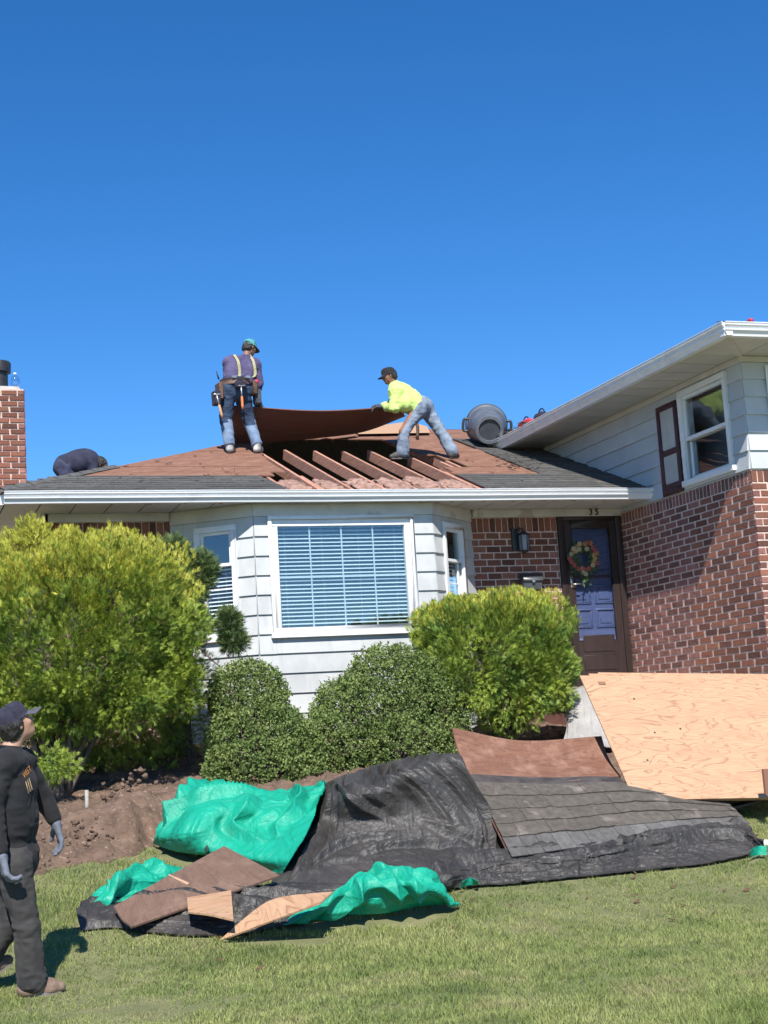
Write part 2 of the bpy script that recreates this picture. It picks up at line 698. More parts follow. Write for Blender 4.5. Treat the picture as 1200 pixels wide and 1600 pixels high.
M['soffit'] = mat('soffit_vinyl', (0.5, 0.5, 0.48), 0.6, (0.58, 0.58, 0.56), scale=2, rnd=0.04)
BRICKS = [(1.0, 1.0, 1.0), (0.72, 0.62, 0.62), (1.2, 1.05, 1.0), (0.5, 0.48, 0.52), (0.88, 0.8, 0.8), (1.25, 1.2, 1.15), (0.62, 0.58, 0.6), (1.05, 0.9, 0.85), (0.8, 0.72, 0.7)]
M['brick'] = mat('brick', (0.17, 0.07, 0.046), 0.88, (0.31, 0.135, 0.088), scale=9, detail=8, lohi=(0.3, 0.72), rnd=0.1, rnd_cols=BRICKS, bump=0.5, bscale=45,
                 spots=[((0.42, 0.33, 0.29), 6, 0.63, 0.12, (1, 1, 1), 0.5)])
M['brick_many'] = mat('brick_many', (0.16, 0.072, 0.058), 0.88, (0.29, 0.13, 0.105), scale=7, detail=8, lohi=(0.3, 0.72), island=0.4, bump=0.5, bscale=45)
M['mortar'] = mat('mortar', (0.52, 0.39, 0.33), 0.95, (0.68, 0.53, 0.46), scale=14, detail=8, bump=0.5, bscale=80)
M['shingle'] = mat('roof_shingle', (0.055, 0.056, 0.055), 0.95, (0.12, 0.115, 0.105), scale=22, detail=8, lohi=(0.3, 0.7), rnd=0.2, bump=0.6, bscale=160,
                   spots=[((0.2, 0.17, 0.14), 3.0, 0.62, 0.1, (1, 1, 1), 0.6)])
M['old_shingle'] = mat('old_shingle', (0.07, 0.06, 0.049), 0.96, (0.145, 0.127, 0.105), scale=18, detail=9, lohi=(0.3, 0.72), rnd=0.12, bump=0.7, bscale=140,
                       spots=[((0.3, 0.26, 0.22), 5.0, 0.6, 0.1, (1, 1, 1), 0.6)])
M['tab_grey'] = mat('grey_shingle_tab', (0.085, 0.082, 0.078), 0.96, (0.165, 0.158, 0.148), scale=20, detail=9, lohi=(0.3, 0.72), rnd=0.25, bump=0.7, bscale=150)
M['felt'] = mat('felt_paper', (0.03, 0.026, 0.026), 0.85, (0.085, 0.07, 0.066), scale=6, detail=8, bump=0.4, bscale=40, spots=[((0.25, 0.16, 0.12), 9, 0.66, 0.06, (0.3, 2, 2), 0.7)])
M['sheath'] = mat_ply('old_sheathing', (0.235, 0.112, 0.068), (0.17, 0.078, 0.047), (0.12, 0.055, 0.035), 0.85, 13, (0.7, 6), blot=(0.29, 0.165, 0.11))
M['sheath_dark'] = mat_ply('dark_sheathing', (0.16, 0.065, 0.05), (0.11, 0.043, 0.035), (0.12, 0.05, 0.04), 0.85, 10, (0.7, 5))
M['brown_ply'] = mat_ply('weathered_plywood', (0.2, 0.092, 0.056), (0.135, 0.06, 0.038), (0.11, 0.05, 0.032), 0.85, 14, (1, 6), blot=(0.3, 0.17, 0.12))
M['mud_ply'] = mat_ply('muddy_plywood', (0.17, 0.1, 0.07), (0.115, 0.065, 0.045), (0.12, 0.07, 0.05), 0.9, 12, (1, 5), blot=(0.23, 0.14, 0.1))
M['new_ply'] = mat_ply('new_plywood', (0.47, 0.292, 0.172), (0.45, 0.24, 0.135), (0.3, 0.155, 0.085), 0.6, 12, (0.9, 3.0))
M['rafter'] = mat('rafter_wood', (0.34, 0.16, 0.11), 0.85, (0.52, 0.28, 0.2), scale=5, stretch=(8, 0.6, 8), detail=7, rnd=0.12, bump=0.25)
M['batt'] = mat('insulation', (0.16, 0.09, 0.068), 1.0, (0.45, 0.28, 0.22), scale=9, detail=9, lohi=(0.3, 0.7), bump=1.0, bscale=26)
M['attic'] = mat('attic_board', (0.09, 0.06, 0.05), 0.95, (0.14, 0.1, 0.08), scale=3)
M['glass'] = mat_glass('window_glass', 0.12, (0.86, 0.93, 0.95))
M['glass_clear'] = mat_glass('clear_glass', 0.04, (0.9, 0.94, 0.97))
M['blind'] = mat('blind_slat', (0.8, 0.81, 0.8), 0.5, (0.84, 0.85, 0.84), scale=2)
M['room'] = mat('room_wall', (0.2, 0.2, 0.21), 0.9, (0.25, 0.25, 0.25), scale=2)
M['door_brown'] = mat('door_brown', (0.026, 0.016, 0.014), 0.45, (0.036, 0.023, 0.02), scale=3, stretch=(4, 4, 0.5))
M['door_blue'] = mat('door_blue', (0.085, 0.105, 0.21), 0.5, (0.1, 0.12, 0.24), scale=3)
M['maroon'] = mat('shutter_maroon', (0.05, 0.012, 0.017), 0.5, (0.07, 0.018, 0.023), scale=5)
M['black'] = mat('black_metal', (0.02, 0.02, 0.022), 0.4, (0.035, 0.035, 0.037), scale=9)
M['mailbox'] = mat('mailbox_metal', (0.06, 0.065, 0.07), 0.35, (0.1, 0.105, 0.11), scale=8, metal=0.3)
M['brass'] = mat('handle_metal', (0.5, 0.48, 0.42), 0.3, metal=0.8)
M['concrete'] = mat('concrete', (0.3, 0.285, 0.26), 0.92, (0.44, 0.42, 0.39), scale=5, detail=8, bump=0.4, bscale=50)
M['soil'] = mat('soil', (0.075, 0.046, 0.03), 0.97, (0.2, 0.13, 0.09), scale=7, detail=10, lohi=(0.3, 0.72), bump=1.0, bscale=25, spots=[((0.33, 0.24, 0.18), 22, 0.62, 0.08, (1, 1, 1), 0.7)])
M['clod'] = mat('soil_clod', (0.075, 0.046, 0.032), 0.97, (0.19, 0.125, 0.088), scale=16, detail=8, bump=1.0, bscale=40, island=0.35)
M['lawn'] = mat('lawn_soil', (0.12, 0.13, 0.05), 0.97, (0.2, 0.19, 0.09), scale=3, detail=9, bump=0.6, bscale=40)


# ------------------------------------------------------------------ ground
def axis(*seg):
    r = []
    for a, b, n in seg:
        r += list(np.linspace(a, b, n, endpoint=False))
    return np.array(r + [seg[-1][1]])


XS = axis((-400, -20, 12), (-20, -2, 18), (-2, 12, 140), (12, 30, 18), (30, 400, 12))
YS = axis((-60, 0, 12), (0, 6, 12), (6, 18, 120), (18, 30, 12), (30, 900, 20))
gx, gy = np.meshgrid(XS, YS)
gz = ground(gy) + 0.012 * fbm(np.stack([gx, gy, gx * 0], -1) * 0.7, 3) * ((gy > 3) & (gy < 17))
i_ = np.arange(gx.size).reshape(gx.shape)
q_ = np.stack([i_[:-1, :-1], i_[:-1, 1:], i_[1:, 1:], i_[1:, :-1]], -1).reshape(-1, 4)
lawn = fastmesh('lawn', np.stack([gx, gy, gz], -1).reshape(-1, 3), q_, M['lawn'], None, True)
tag(lawn, kind='structure')


# the dug-over bed along the house
def bed_front(x):
    return np.interp(x, [-3, 0.8, 1.25, 1.75, 2.25, 2.9, 3.6, 4.6, 6.2, 7.6, 8.4], [12.2, 12.3, 12.35, 12.5, 12.78, 13.3, 13.7, 13.6, 13.7, 14.0, 15.6]) + 0.06 * np.sin(x * 9) + 0.04 * np.sin(x * 23 + 1)


bx, bt = np.meshgrid(np.linspace(-1.5, 8.4, 420), np.linspace(0, 1, 170))
by = bed_front(bx) + bt ** 1.3 * (17.6 - bed_front(bx))
dist = by - bed_front(bx)
Pb = np.stack([bx, by, bx * 0], -1)
hump = np.exp(-((dist - 0.75) / 0.55) ** 2) * np.interp(bx, [-3, 1.0, 1.7, 2.1, 2.5, 3.4], [0.1, 0.12, 0.16, 0.26, 0.2, 0.05])
bz = ground(by) + 0.008 + np.clip(dist / 0.25, 0, 1) * (0.03 + hump + 0.04 * fbm(Pb * 5, 5, 3) + 0.03 * np.abs(fbm(Pb * 14, 4, 8)))
bz = np.where(bt == 0, ground(by) - 0.03, bz)
i_ = np.arange(bx.size).reshape(bx.shape)
q_ = np.stack([i_[:-1, :-1], i_[:-1, 1:], i_[1:, 1:], i_[1:, :-1]], -1).reshape(-1, 4)
tag(fastmesh('soil_bed', np.stack([bx, by, bz], -1).reshape(-1, 3), q_, M['soil'], None, True), kind='structure')


def bedz(x, y):
    d = y - bed_front(x)
    return ground(y) + np.clip(d / 0.25, 0, 1) * (0.03 + math.exp(-((d - 0.75) / 0.55) ** 2) * np.interp(x, [-3, 1.0, 1.7, 2.1, 2.5, 3.4], [0.1, 0.12, 0.16, 0.24, 0.2, 0.05]))


mb = MB()
for k in range(900):
    x = random.uniform(0.2, 3.4)
    y = float(bed_front(x)) + abs(random.gauss(0.0, 0.55)) + 0.05
    r = random.choice([0.006, 0.008, 0.01, 0.012, 0.016, 0.02])
    mb.ell((x, y, bedz(x, y) + r * 0.4), (r, r * random.uniform(0.7, 1.3), r * 0.8), None, 6, 4, 0.7, k)
for k in range(45):
    x, y = random.gauss(2.16, 0.12), random.gauss(13.7, 0.1)
    r = random.uniform(0.012, 0.034)
    mb.ell((x, y, bedz(x, y) + max(0, random.gauss(0.1, 0.07))), (r, r * 0.8, r * 0.8), None, 7, 5, 0.7, k)
tag(mb.build('soil_clods', M['clod'], None, True), kind='stuff')

# ------------------------------------------------------------------ the house
EY, EZ, PITCHR = 17.2, 4.42, 0.365
XW, YF, YB, YW = 9.658, 18.0, 17.3, 14.75
EX0 = 1.42
RIDGE_Y = 22.3


def rz(y):
    return EZ + PITCHR * (y - EY)


house = empty('brick_house', (5.5, 18.0, 1.35), 'low brick house with a white bay window and its front roof half stripped open', 'house')


def core(name, m, parent, p0, u, n, ulen, z0, z1, holes=(), thick=0.14, setback=0.0):
    """a wall slab behind its facing, real openings where the holes are (u0, u1, z0, z1)"""
    u, n = np.array(u, float), np.array(n, float)
    us = sorted({0.0, ulen, *[h[0] for h in holes], *[h[1] for h in holes]})
    zs = sorted({z0, z1, *[h[2] for h in holes], *[h[3] for h in holes]})
    mb = MB()
    for a, b in zip(us[:-1], us[1:]):
        for c, d in zip(zs[:-1], zs[1:]):
            if any(h[0] - 1e-6 <= a and b <= h[1] + 1e-6 and h[2] - 1e-6 <= c and d <= h[3] + 1e-6 for h in holes):
                continue
            ctr = np.array(p0, float) + u * (a + b) / 2 - n * (setback + thick / 2)
            mb.box((ctr[0], ctr[1], (c + d) / 2), (b - a, thick, d - c), (u, n, (0, 0, 1)))
    return mb.build(name, m, parent)


def siding(parent, p0, u, n, ulen, z0, z1, course, holes=(), piece=1.22, m=None, off=0.0, start=0):
    u, n = np.array(u, float), np.array(n, float)
    p0 = np.array(p0, float)
    k = start
    z = z0
    while z < z1 - 1e-3:
        zt = min(z + course, z1)
        cuts = [0.0]
        c = piece * (0.5 if k % 2 else 1.0) + off
        while c < ulen - 0.05:
            cuts.append(c)
            c += piece
        cuts.append(ulen)
        for a, b in zip(cuts[:-1], cuts[1:]):
            parts = [(a, b, z, zt)]
            for h in holes:
                nw = []
                for (pa, pb, pc, pd) in parts:
                    if pb <= h[0] or pa >= h[1] or pd <= h[2] or pc >= h[3]:
                        nw.append((pa, pb, pc, pd))
                        continue
                    if pa < h[0]:
                        nw.append((pa, h[0], pc, pd))
                    if pb > h[1]:
                        nw.append((h[1], pb, pc, pd))
                    ma, mb_ = max(pa, h[0]), min(pb, h[1])
                    if pc < h[2]:
                        nw.append((ma, mb_, pc, h[2]))
                    if pd > h[3]:
                        nw.append((ma, mb_, h[3], pd))
                parts = nw
            for (pa, pb, pc, pd) in parts:
                if pb - pa < 0.012 or pd - pc < 0.012:
                    continue
                fl, ft = 0.022 * (pd - z) / course + 0.004, 0.022 * (pd - pc) / course
                lo = 0.004 + 0.022 * (zt - pc) / course
                hi = 0.004 + 0.022 * (zt - pd) / course
                w0, w1 = pa + 0.001, pb - 0.001
                j = random.uniform(-0.003, 0.003)
                mb = MB()
                V = []
                for w in (w0, w1):
                    q = p0 + u * w
                    for (zz, d) in ((pc + j, lo), (pc + j, -0.01), (pd + 0.004, -0.01), (pd + 0.004, hi)):
                        V.append((q[0] + n[0] * d, q[1] + n[1] * d, zz))
                mb.add(V, [(0, 1, 2, 3)[::-1], (4, 5, 6, 7), (0, 3, 7, 4)[::-1], (0, 4, 5, 1)[::-1], (1, 5, 6, 2)[::-1], (2, 6, 7, 3)[::-1]])
                mb.build('siding_shingle', m or M['siding'], parent)
        z = zt
        k += 1


# --- bricks: spots first, then the largest become parts of their own, the rest one mesh per wall
BR = []


def bricks(parent, p0, u, n, ulen, z0, z1, blen, course, holes=(), soldier=None, joint=0.017, vis=None, k0=0, ju=None):
    ju = ju or joint
    u, n = np.array(u, float), np.array(n, float)
    p0 = np.array(p0, float)
    zt = z1
    if soldier:
        w = course
        a = 0.0
        while a < ulen - 0.02:
            b = min(a + w, ulen)
            if not any(h[0] < b and a < h[1] and h[2] < z1 and z1 - soldier < h[3] for h in holes) and b - a > 0.03:
                BR.append((parent, p0 + u * (a + b) / 2, u, n, (z1 - soldier / 2), b - a - ju * 0.7, soldier - joint, vis))
            a = b
        zt = z1 - soldier
    k = k0
    z = zt
    while z > z0 + 0.02:
        lo = max(z - course, z0)
        a = -(k % 2) * blen / 2
        while a < ulen - 0.02:
            s, e = max(a, 0), min(a + blen, ulen)
            segs = [(s, e)]
            for h in holes:
                if h[2] < z - 0.01 and lo + 0.01 < h[3]:
                    segs = [t for (x, y) in segs for t in ((x, min(y, h[0])), (max(x, h[1]), y)) if t[1] - t[0] > 0.03]
            for x, y in segs:
                if y - x > 0.03:
                    BR.append((parent, p0 + u * (x + y) / 2, u, n, (z + lo) / 2, y - x - ju, z - lo - joint, vis))
            a += blen
        z = lo
        k += 1


def brick_unit(seed):
    r = random.Random(seed)
    mb = MB()
    j = lambda a: a + r.uniform(-0.03, 0.03)
    V = [(j(-0.5), -0.03, j(-0.5)), (j(0.5), -0.03, j(-0.5)), (j(0.5), -0.03, j(0.5)), (j(-0.5), -0.03, j(0.5))]
    F_ = [(x, 0.001 + r.uniform(-0.001, 0.001), z) for x, _, z in V]
    G = [(x * 0.955, 0.006 + r.uniform(-0.002, 0.002), z * 0.9) for x, _, z in V]
    mb.add(V + F_ + G, [(4, 5, 1, 0), (5, 6, 2, 1), (6, 7, 3, 2), (7, 4, 0, 3), (8, 9, 5, 4), (9, 10, 6, 5), (10, 11, 7, 6), (11, 8, 4, 7), (11, 10, 9, 8)])
    return mb


def lay_bricks():
    def area(b):
        parent, c, u, n, z, w, h, vis = b
        P = np.array([c[0], c[1], z])
        if vis is not None and not vis(P):
            return 0
        d = P - EYE
        x, y, f = d @ CR, d @ CU, d @ CF
        px, py = 600 + F_PX * x / f, 800 - F_PX * y / f
        if not (-10 < px < 1210 and -10 < py < 1610):
            return 0
        return abs(np.dot(n, d / np.linalg.norm(d))) * w * h * (F_PX / f) ** 2
    order = sorted(BR, key=area, reverse=True)
    units = [brick_unit(s).mesh('brick', M['brick']) for s in range(8)]
    rest = {}
    for i, (parent, c, u, n, z, w, h, vis) in enumerate(order):
        if i < 300 and area(order[i]) > 0:
            me = units[i % 8]
            o = link('brick', me, parent)
            L_ = org(parent)
            o.matrix_local = Matrix(((u[0] * w, n[0], 0, c[0] - L_[0]), (u[1] * w, n[1], 0, c[1] - L_[1]), (0, 0, h, z - L_[2]), (0, 0, 0, 1)))
        else:
            mb = rest.setdefault(parent.name, (parent, MB()))[1]
            un = brick_unit(1000 + i)
            v = np.vstack(un.v)
            mb.add(np.array([c[0], c[1], z]) + v[:, :1] * w * u + v[:, 1:2] * n + v[:, 2:] * h * np.array([0, 0, 1.0]), un.f)
    for parent, mb in rest.values():
        tag(mb.build('brickwork', M['brick_many'], parent), kind='stuff')


# --- front brick walls and door opening (facade at Y = 18)
DX0, DX1, DZ0, DZ1 = 8.70, 9.64, 1.86, 4.155
AX, BXl, CX, DXr = 3.50, 4.368, 6.658, 7.46
ND = (0, -1, 0)
front_wall = core('front_wall', M['mortar'], house, (2.0, YF, 0), (1, 0, 0), ND, XW - 2.0, 0.9, 4.262, [(DX0 - 2, DX1 - 2, DZ0, DZ1), (AX + 0.1 - 2, DXr - 0.1 - 2, 1.2, 4.2)])
bricks(front_wall, (DXr, YF, 0), (1, 0, 0), ND, XW - DXr, 1.3, 4.158, 0.2, 0.0885, [(DX0 - DXr, DX1 - DXr, DZ0, DZ1)], soldier=0.2, vis=lambda P: P[2] > 2.75)
bricks(front_wall, (2.0, YF, 0), (1, 0, 0), ND, AX - 2.0, 1.3, 4.158, 0.2, 0.0885, soldier=0.2, vis=lambda P: P[2] > 3.75)
left_wall = core('left_wall', M['mortar'], house, (2.0, 23.0, 0), (0, -1, 0), (-1, 0, 0), 5.0, 0.9, 4.262)

# --- the bay
bay_pts = [np.array([AX, YF]), np.array([BXl, YB]), np.array([CX, YB]), np.array([DXr, YF])]
bay = None
WX0, WX1, WZ0, WZ1 = 4.535, 6.40, 2.63, 4.10
faces = []
for i in range(3):
    a, b = bay_pts[i], bay_pts[i + 1]
    L_ = np.linalg.norm(b - a)
    u = (b - a) / L_
    n = np.array([u[1], -u[0]])
    faces.append((np.array([a[0], a[1], 0]), np.array([u[0], u[1], 0]), np.array([n[0], n[1], 0]), L_))
side_h = {0: (0.30, 0.80), 2: (0.20, 0.74)}
for i, (p0, u, n, L_) in enumerate(faces):
    if i == 1:
        H_ = [(WX0 - BXl + 0.04, WX1 - BXl - 0.04, WZ0 + 0.04, WZ1 - 0.03)]
    else:
        a, b = side_h[i]
        H_ = [(a * L_ + 0.03, b * L_ - 0.03, WZ0 + 0.04, 4.0)]
    o = core('bay_wall', M['trim'], house, p0, u, n, L_, 1.1, 4.262, H_, 0.1, 0.012)
    siding(o, p0, u, n, L_, 1.27, 4.10, 0.2355, H_, m=M['siding'], piece=3.0, start=i)
    # smooth board above the window line
    mb = MB()
    c = p0 + u * L_ / 2
    mb.box((c[0] + n[0] * 0.004, c[1] + n[1] * 0.004, 4.181), (L_ - 0.004 + (0.02 if i == 1 else 0), 0.03, 0.158), (u, n, (0, 0, 1)))
    mb.build('bay_head_board', M['frieze'], o)
    faces[i] = (p0, u, n, L_, o)
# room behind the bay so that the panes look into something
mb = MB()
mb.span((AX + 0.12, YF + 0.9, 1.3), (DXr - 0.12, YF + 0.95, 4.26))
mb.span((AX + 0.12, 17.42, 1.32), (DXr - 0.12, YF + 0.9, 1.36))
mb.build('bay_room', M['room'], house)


def frame_boxes(mb, p0, u, n, u0, u1, z0, z1, w, d0, d1, sill=0.0):
    """four bars round an opening; d0..d1 is how far they stand out along n"""
    u, n = np.array(u, float), np.array(n, float)
    dm, dd = (d0 + d1) / 2, abs(d1 - d0)

    def bar(a, b, c, d, ex=0.0):
        q = np.array(p0, float) + u * (a + b) / 2 + n * (dm + ex / 2)
        mb.box((q[0], q[1], (c + d) / 2), (b - a, dd + ex, d - c), (u, n, (0, 0, 1)))
    bar(u0, u0 + w, z0 + w, z1 - w)
    bar(u1 - w, u1, z0 + w, z1 - w)
    bar(u0, u1, z1 - w, z1)
    bar(u0 - sill, u1 + sill, z0, z0 + w, 0.02 if sill else 0)
    return mb


def pane(parent, p0, u, n, u0, u1, z0, z1, d, m, name='pane'):
    mb = MB()
    q = np.array(p0, float) + np.array(u) * (u0 + u1) / 2 + np.array(n) * d
    mb.box((q[0], q[1], (z0 + z1) / 2), (u1 - u0, 0.004, z1 - z0), (u, n, (0, 0, 1)))
    return mb.build(name, m, parent)


def blind(parent, p0, u, n, u0, u1, z0, z1, d, pitch=0.047, w=0.046, tilt=0.5):
    u, n = np.array(u, float), np.array(n, float)
    mb = MB()
    z = z0 + 0.02
    up = np.array([0, 0, 1.0])
    while z < z1:
        q = np.array(p0, float) + u * (u0 + u1) / 2 + n * (d + random.uniform(-0.001, 0.001))
        ax = nrm(n * math.cos(tilt) - up * math.sin(tilt))
        mb.box((q[0], q[1], z + random.uniform(-0.0015, 0.0015)), (u1 - u0, w, 0.003), (u, ax, np.cross(u, ax)))
        z += pitch
    for f in (0.08, 0.36, 0.64, 0.92):
        q = np.array(p0, float) + u * (u0 + (u1 - u0) * f) + n * d
        mb.tube([(q[0], q[1], z0), (q[0], q[1], z1)], 0.0018, 4)
    return mb.build('blind', M['blind'], parent)


# big front window
p0, u, n, L_, o = faces[1]
a0, a1 = WX0 - BXl, WX1 - BXl
mb = frame_boxes(MB(), p0, u, n, a0, a1, WZ0, WZ1, 0.045, 0.0, 0.05, 0.02)
win = mb.bevel('window', M['trim'], house, 0.004)
frame_boxes(MB(), p0, u, n, a0 + 0.047, a1 - 0.047, WZ0 + 0.047, WZ1 - 0.047, 0.075, -0.06, 0.02).bevel('sash', M['trim'], win, 0.006)
g0, g1, gz0, gz1 = a0 + 0.124, a1 - 0.124, WZ0 + 0.124, WZ1 - 0.124
pane(win, p0, u, n, g0, g1, gz0, gz1, -0.012, M['glass'])
mb = MB()
for f in (0.25, 0.5, 0.75):
    q = p0 + u * (g0 + (g1 - g0) * f) + n * -0.024
    mb.box((q[0], q[1], (gz0 + gz1) / 2), (0.016, 0.008, gz1 - gz0), (u, n, (0, 0, 1)))
q = p0 + u * (g0 + g1) / 2 + n * -0.024
mb.box((q[0], q[1], (gz0 + gz1) / 2), (g1 - g0, 0.007, 0.016), (u, n, (0, 0, 1)))
mb.build('muntin', M['trim'], win)
blind(win, p0, u, n, g0 - 0.03, g1 + 0.03, gz0 - 0.02, gz1 + 0.01, -0.085)

# windows of the slanting faces
for i in (0, 2):
    p0, u, n, L_, o = faces[i]
    a, b = side_h[i][0] * L_, side_h[i][1] * L_
    z0, z1 = WZ0, 4.03
    w2 = frame_boxes(MB(), p0, u, n, a, b, z0, z1, 0.07, 0.0, 0.045, 0.01).bevel('window', M['trim'], house, 0.004)
    zm = 3.56
    frame_boxes(MB(), p0, u, n, a + 0.072, b - 0.072, zm - 0.02, z1 - 0.072, 0.035, -0.03, 0.012).build('sash', M['trim'], w2)
    frame_boxes(MB(), p0, u, n, a + 0.072, b - 0.072, z0 + 0.072, zm + 0.012, 0.035, -0.062, -0.032).build('sash', M['trim'], w2)
    pane(w2, p0, u, n, a + 0.108, b - 0.108, zm + 0.016, z1 - 0.108, -0.01, M['glass'])
    pane(w2, p0, u, n, a + 0.108, b - 0.108, z0 + 0.108, zm - 0.024, -0.046, M['glass_clear'])
    mb = MB()
    for zz in (2.98, 3.27):
        q = p0 + u * (a + b) / 2 + n * -0.04
        mb.box((q[0], q[1], zz), (b - a - 0.22, 0.008, 0.014), (u, n, (0, 0, 1)))
    mb.build('muntin', M['trim'], w2)
    blind(w2, p0, u, n, a + 0.08, b - 0.08, z0 + 0.06, zm, -0.11, 0.047, 0.046, 0.5)

# --- door
mb = MB()
mb.span((DX0, 17.955, DZ0), (DX0 + 0.085, 18.1, DZ1))
mb.span((DX1 - 0.085, 17.955, DZ0), (DX1, 18.1, DZ1))
mb.span((DX0 + 0.085, 17.955, DZ1 - 0.05), (DX1 - 0.085, 18.1, DZ1))
door = mb.bevel('door_frame', M['door_brown'], house, 0.004)
sx0, sx1 = DX0 + 0.088, DX1 - 0.088
mb = MB()
y0, y1 = 17.962, 17.995
mb.span((sx0, y0, DZ0 + 0.03), (sx0 + 0.1, y1, DZ1 - 0.053))
mb.span((sx1 - 0.1, y0, DZ0 + 0.03), (sx1, y1, DZ1 - 0.053))
mb.span((sx0 + 0.1, y0, DZ1 - 0.16), (sx1 - 0.1, y1, DZ1 - 0.053))
mb.span((sx0 + 0.1, y0, DZ0 + 0.03), (sx1 - 0.1, y1, DZ0 + 0.62))
storm = mb.bevel('storm_door', M['door_brown'], house, 0.005)
mb = MB()
for z0, z1 in ((2.1, 2.3), (2.34, 2.56)):
    mb.span((sx0 + 0.15, y0 - 0.007, z0), (sx1 - 0.15, y0 - 0.0005, z1))
mb.bevel('kick_panel', M['door_brown'], storm, 0.006)
mb = MB()
mb.span((sx0 + 0.1, y0 + 0.004, 3.335), (sx1 - 0.1, y1 - 0.004, 3.36))
mb.build('glazing_bar', M['door_brown'], storm)
pane(storm, (0, 17.98, 0), (1, 0, 0), ND, sx0 + 0.1, sx1 - 0.1, 2.62, 3.335, 0.0, M['glass_clear'])
pane(storm, (0, 17.975, 0), (1, 0, 0), ND, sx0 + 0.1, sx1 - 0.1, 3.36, 3.995, 0.0, M['glass_clear'])
mb = MB()
mb.span((sx0 + 0.03, y0 - 0.012, 3.2), (sx0 + 0.07, y0 - 0.001, 3.36))
mb.tube([(sx0 + 0.05, y0 - 0.01, 3.24), (sx0 + 0.05, y0 - 0.05, 3.24), (sx0 + 0.15, y0 - 0.055, 3.24)], 0.01, 8)
mb.build('handle', M['brass'], storm, True)
mb = MB()
mb.span((DX0 + 0.05, 18.05, DZ0 + 0.02), (DX1 - 0.05, 18.09, DZ1 - 0.02))
inner = mb.build('front_door', M['door_blue'], house)
for (xa, xb) in ((sx0 + 0.07, (sx0 + sx1) / 2 - 0.03), ((sx0 + sx1) / 2 + 0.03, sx1 - 0.07)):
    for (za, zb) in ((2.2, 2.52), (2.66, 2.92), (2.98, 3.24), (3.4, 3.95)):
        mb = MB()
        frame_boxes(mb, (0, 18.05, 0), (1, 0, 0), ND, xa, xb, za, zb, 0.025, 0.0005, 0.014)
        mb.span((xa + 0.06, 18.04, za + 0.06), (xb - 0.06, 18.0495, zb - 0.06))
        mb.bevel('door_panel', M['door_blue'], inner, 0.006)

# --- frieze and soffit of the low wing
MB().span((2.03, 17.955, 4.157), (AX - 0.02, 17.998, 4.262)).bevel('frieze_board', M['frieze'], house, 0.004)
MB().span((1.955, 17.955, 4.157), (1.998, 23.0, 4.262)).bevel('frieze_board', M['frieze'], house, 0.004)
frieze = MB()
frieze.span((DXr + 0.03, 17.945, 4.157), (XW - 0.002, 17.998, 4.262))
fz = frieze.bevel('frieze_board', M['frieze'], house, 0.004)
x = 1.47
while x < XW - 0.02:
    x2 = min(x + 0.406, XW - 0.004)
    mb = MB()
    ya = 17.145
    mb.span((x + 0.008, ya, 4.263), (x2 - 0.008, 17.999, 4.275))
    mb.build('soffit_panel', M['soffit'], house)
    x = x2
MB().span((1.48, 17.15, 4.278), (9.64, 17.3, 4.288)).build('soffit_sun_block', M['attic'], house)  # unseen strip added to stop sun leaking through the panel gaps
y = 18.005
while y < 22.6:
    mb = MB()
    mb.span((1.47, y + 0.003, 4.263), (1.997, y + 0.4, 4.275))
    mb.build('soffit_panel', M['soffit'], house)
    y += 0.406
# house number
for ch, xx in (('3', 9.165), ('5', 9.255)):
    cu = bpy.data.curves.new('house_number', 'FONT')
    cu.body = ch
    cu.size = 0.115
    cu.extrude = 0.004
    cu.bevel_depth = 0.002
    cu.materials.append(M['black'])
    tmp = bpy.data.objects.new('tmp_text', cu)
    me = bpy.data.meshes.new_from_object(tmp)
    bpy.data.objects.remove(tmp)
    t = link('house_number', me, fz)
    t.rotation_euler = (math.pi / 2, 0, 0)
    t.location = Vector((xx, 17.94, 4.172)) - Vector(org(fz))


# --- gutters
def gutter(name, A, d, out, L_, ztop, h=0.135, endcaps=True):
    """K-style trough: A = back top start point (x, y), d along, out = away from the wall"""
    prof = [(0.0, 1.0), (0.0, 0.0), (0.075, 0.0), (0.08, 0.16), (0.095, 0.3), (0.112, 0.4), (0.114, 0.47), (0.1, 0.5), (0.098, 0.56), (0.118, 0.7), (0.13, 0.76), (0.132, 0.84), (0.118, 0.88), (0.118, 0.93), (0.136, 0.96), (0.136, 1.0), (0.12, 1.0), (0.118, 0.98), (0.03, 0.8)]
    d, out = np.array(d, float), np.array(out, float)
    P0 = [np.array([A[0], A[1], ztop - h]) + out * a + np.array([0, 0, 1]) * b * h for a, b in prof]
    mb = MB()
    nseg = max(1, int(L_ / 0.6))
    n_ = len(prof)
    V, f = [], []
    for i in range(nseg + 1):
        wob = 0.0015 * math.sin(i * 1.9) + 0.0012 * math.sin(i * 0.7)
        for p in P0:
            V.append(p + d * L_ * i / nseg + np.array([0, 0, wob]))
    for i in range(nseg):
        for k in range(n_):
            f.append((i * n_ + k, (i + 1) * n_ + k, (i + 1) * n_ + (k + 1) % n_, i * n_ + (k + 1) % n_))
    f.append(tuple(range(n_)))
    f.append(tuple(nseg * n_ + k for k in range(n_))[::-1])
    mb.add(V, f)
    return mb.build(name, M['gutter'], house, angle=35)


gutter('gutter', (1.45, 17.14), (1, 0, 0), (0, -1, 0), XW + 0.07 - 1.45, 4.376)
gutter('gutter', (1.45, 17.14), (0, 1, 0), (-1, 0, 0), 5.6, 4.376)

# --- main roof: deck, sheathing, rafters, batts, shingles
t_ = 0.016
mb = MB()
hx = EX0 + (RIDGE_Y - EY)
zr = rz(RIDGE_Y)
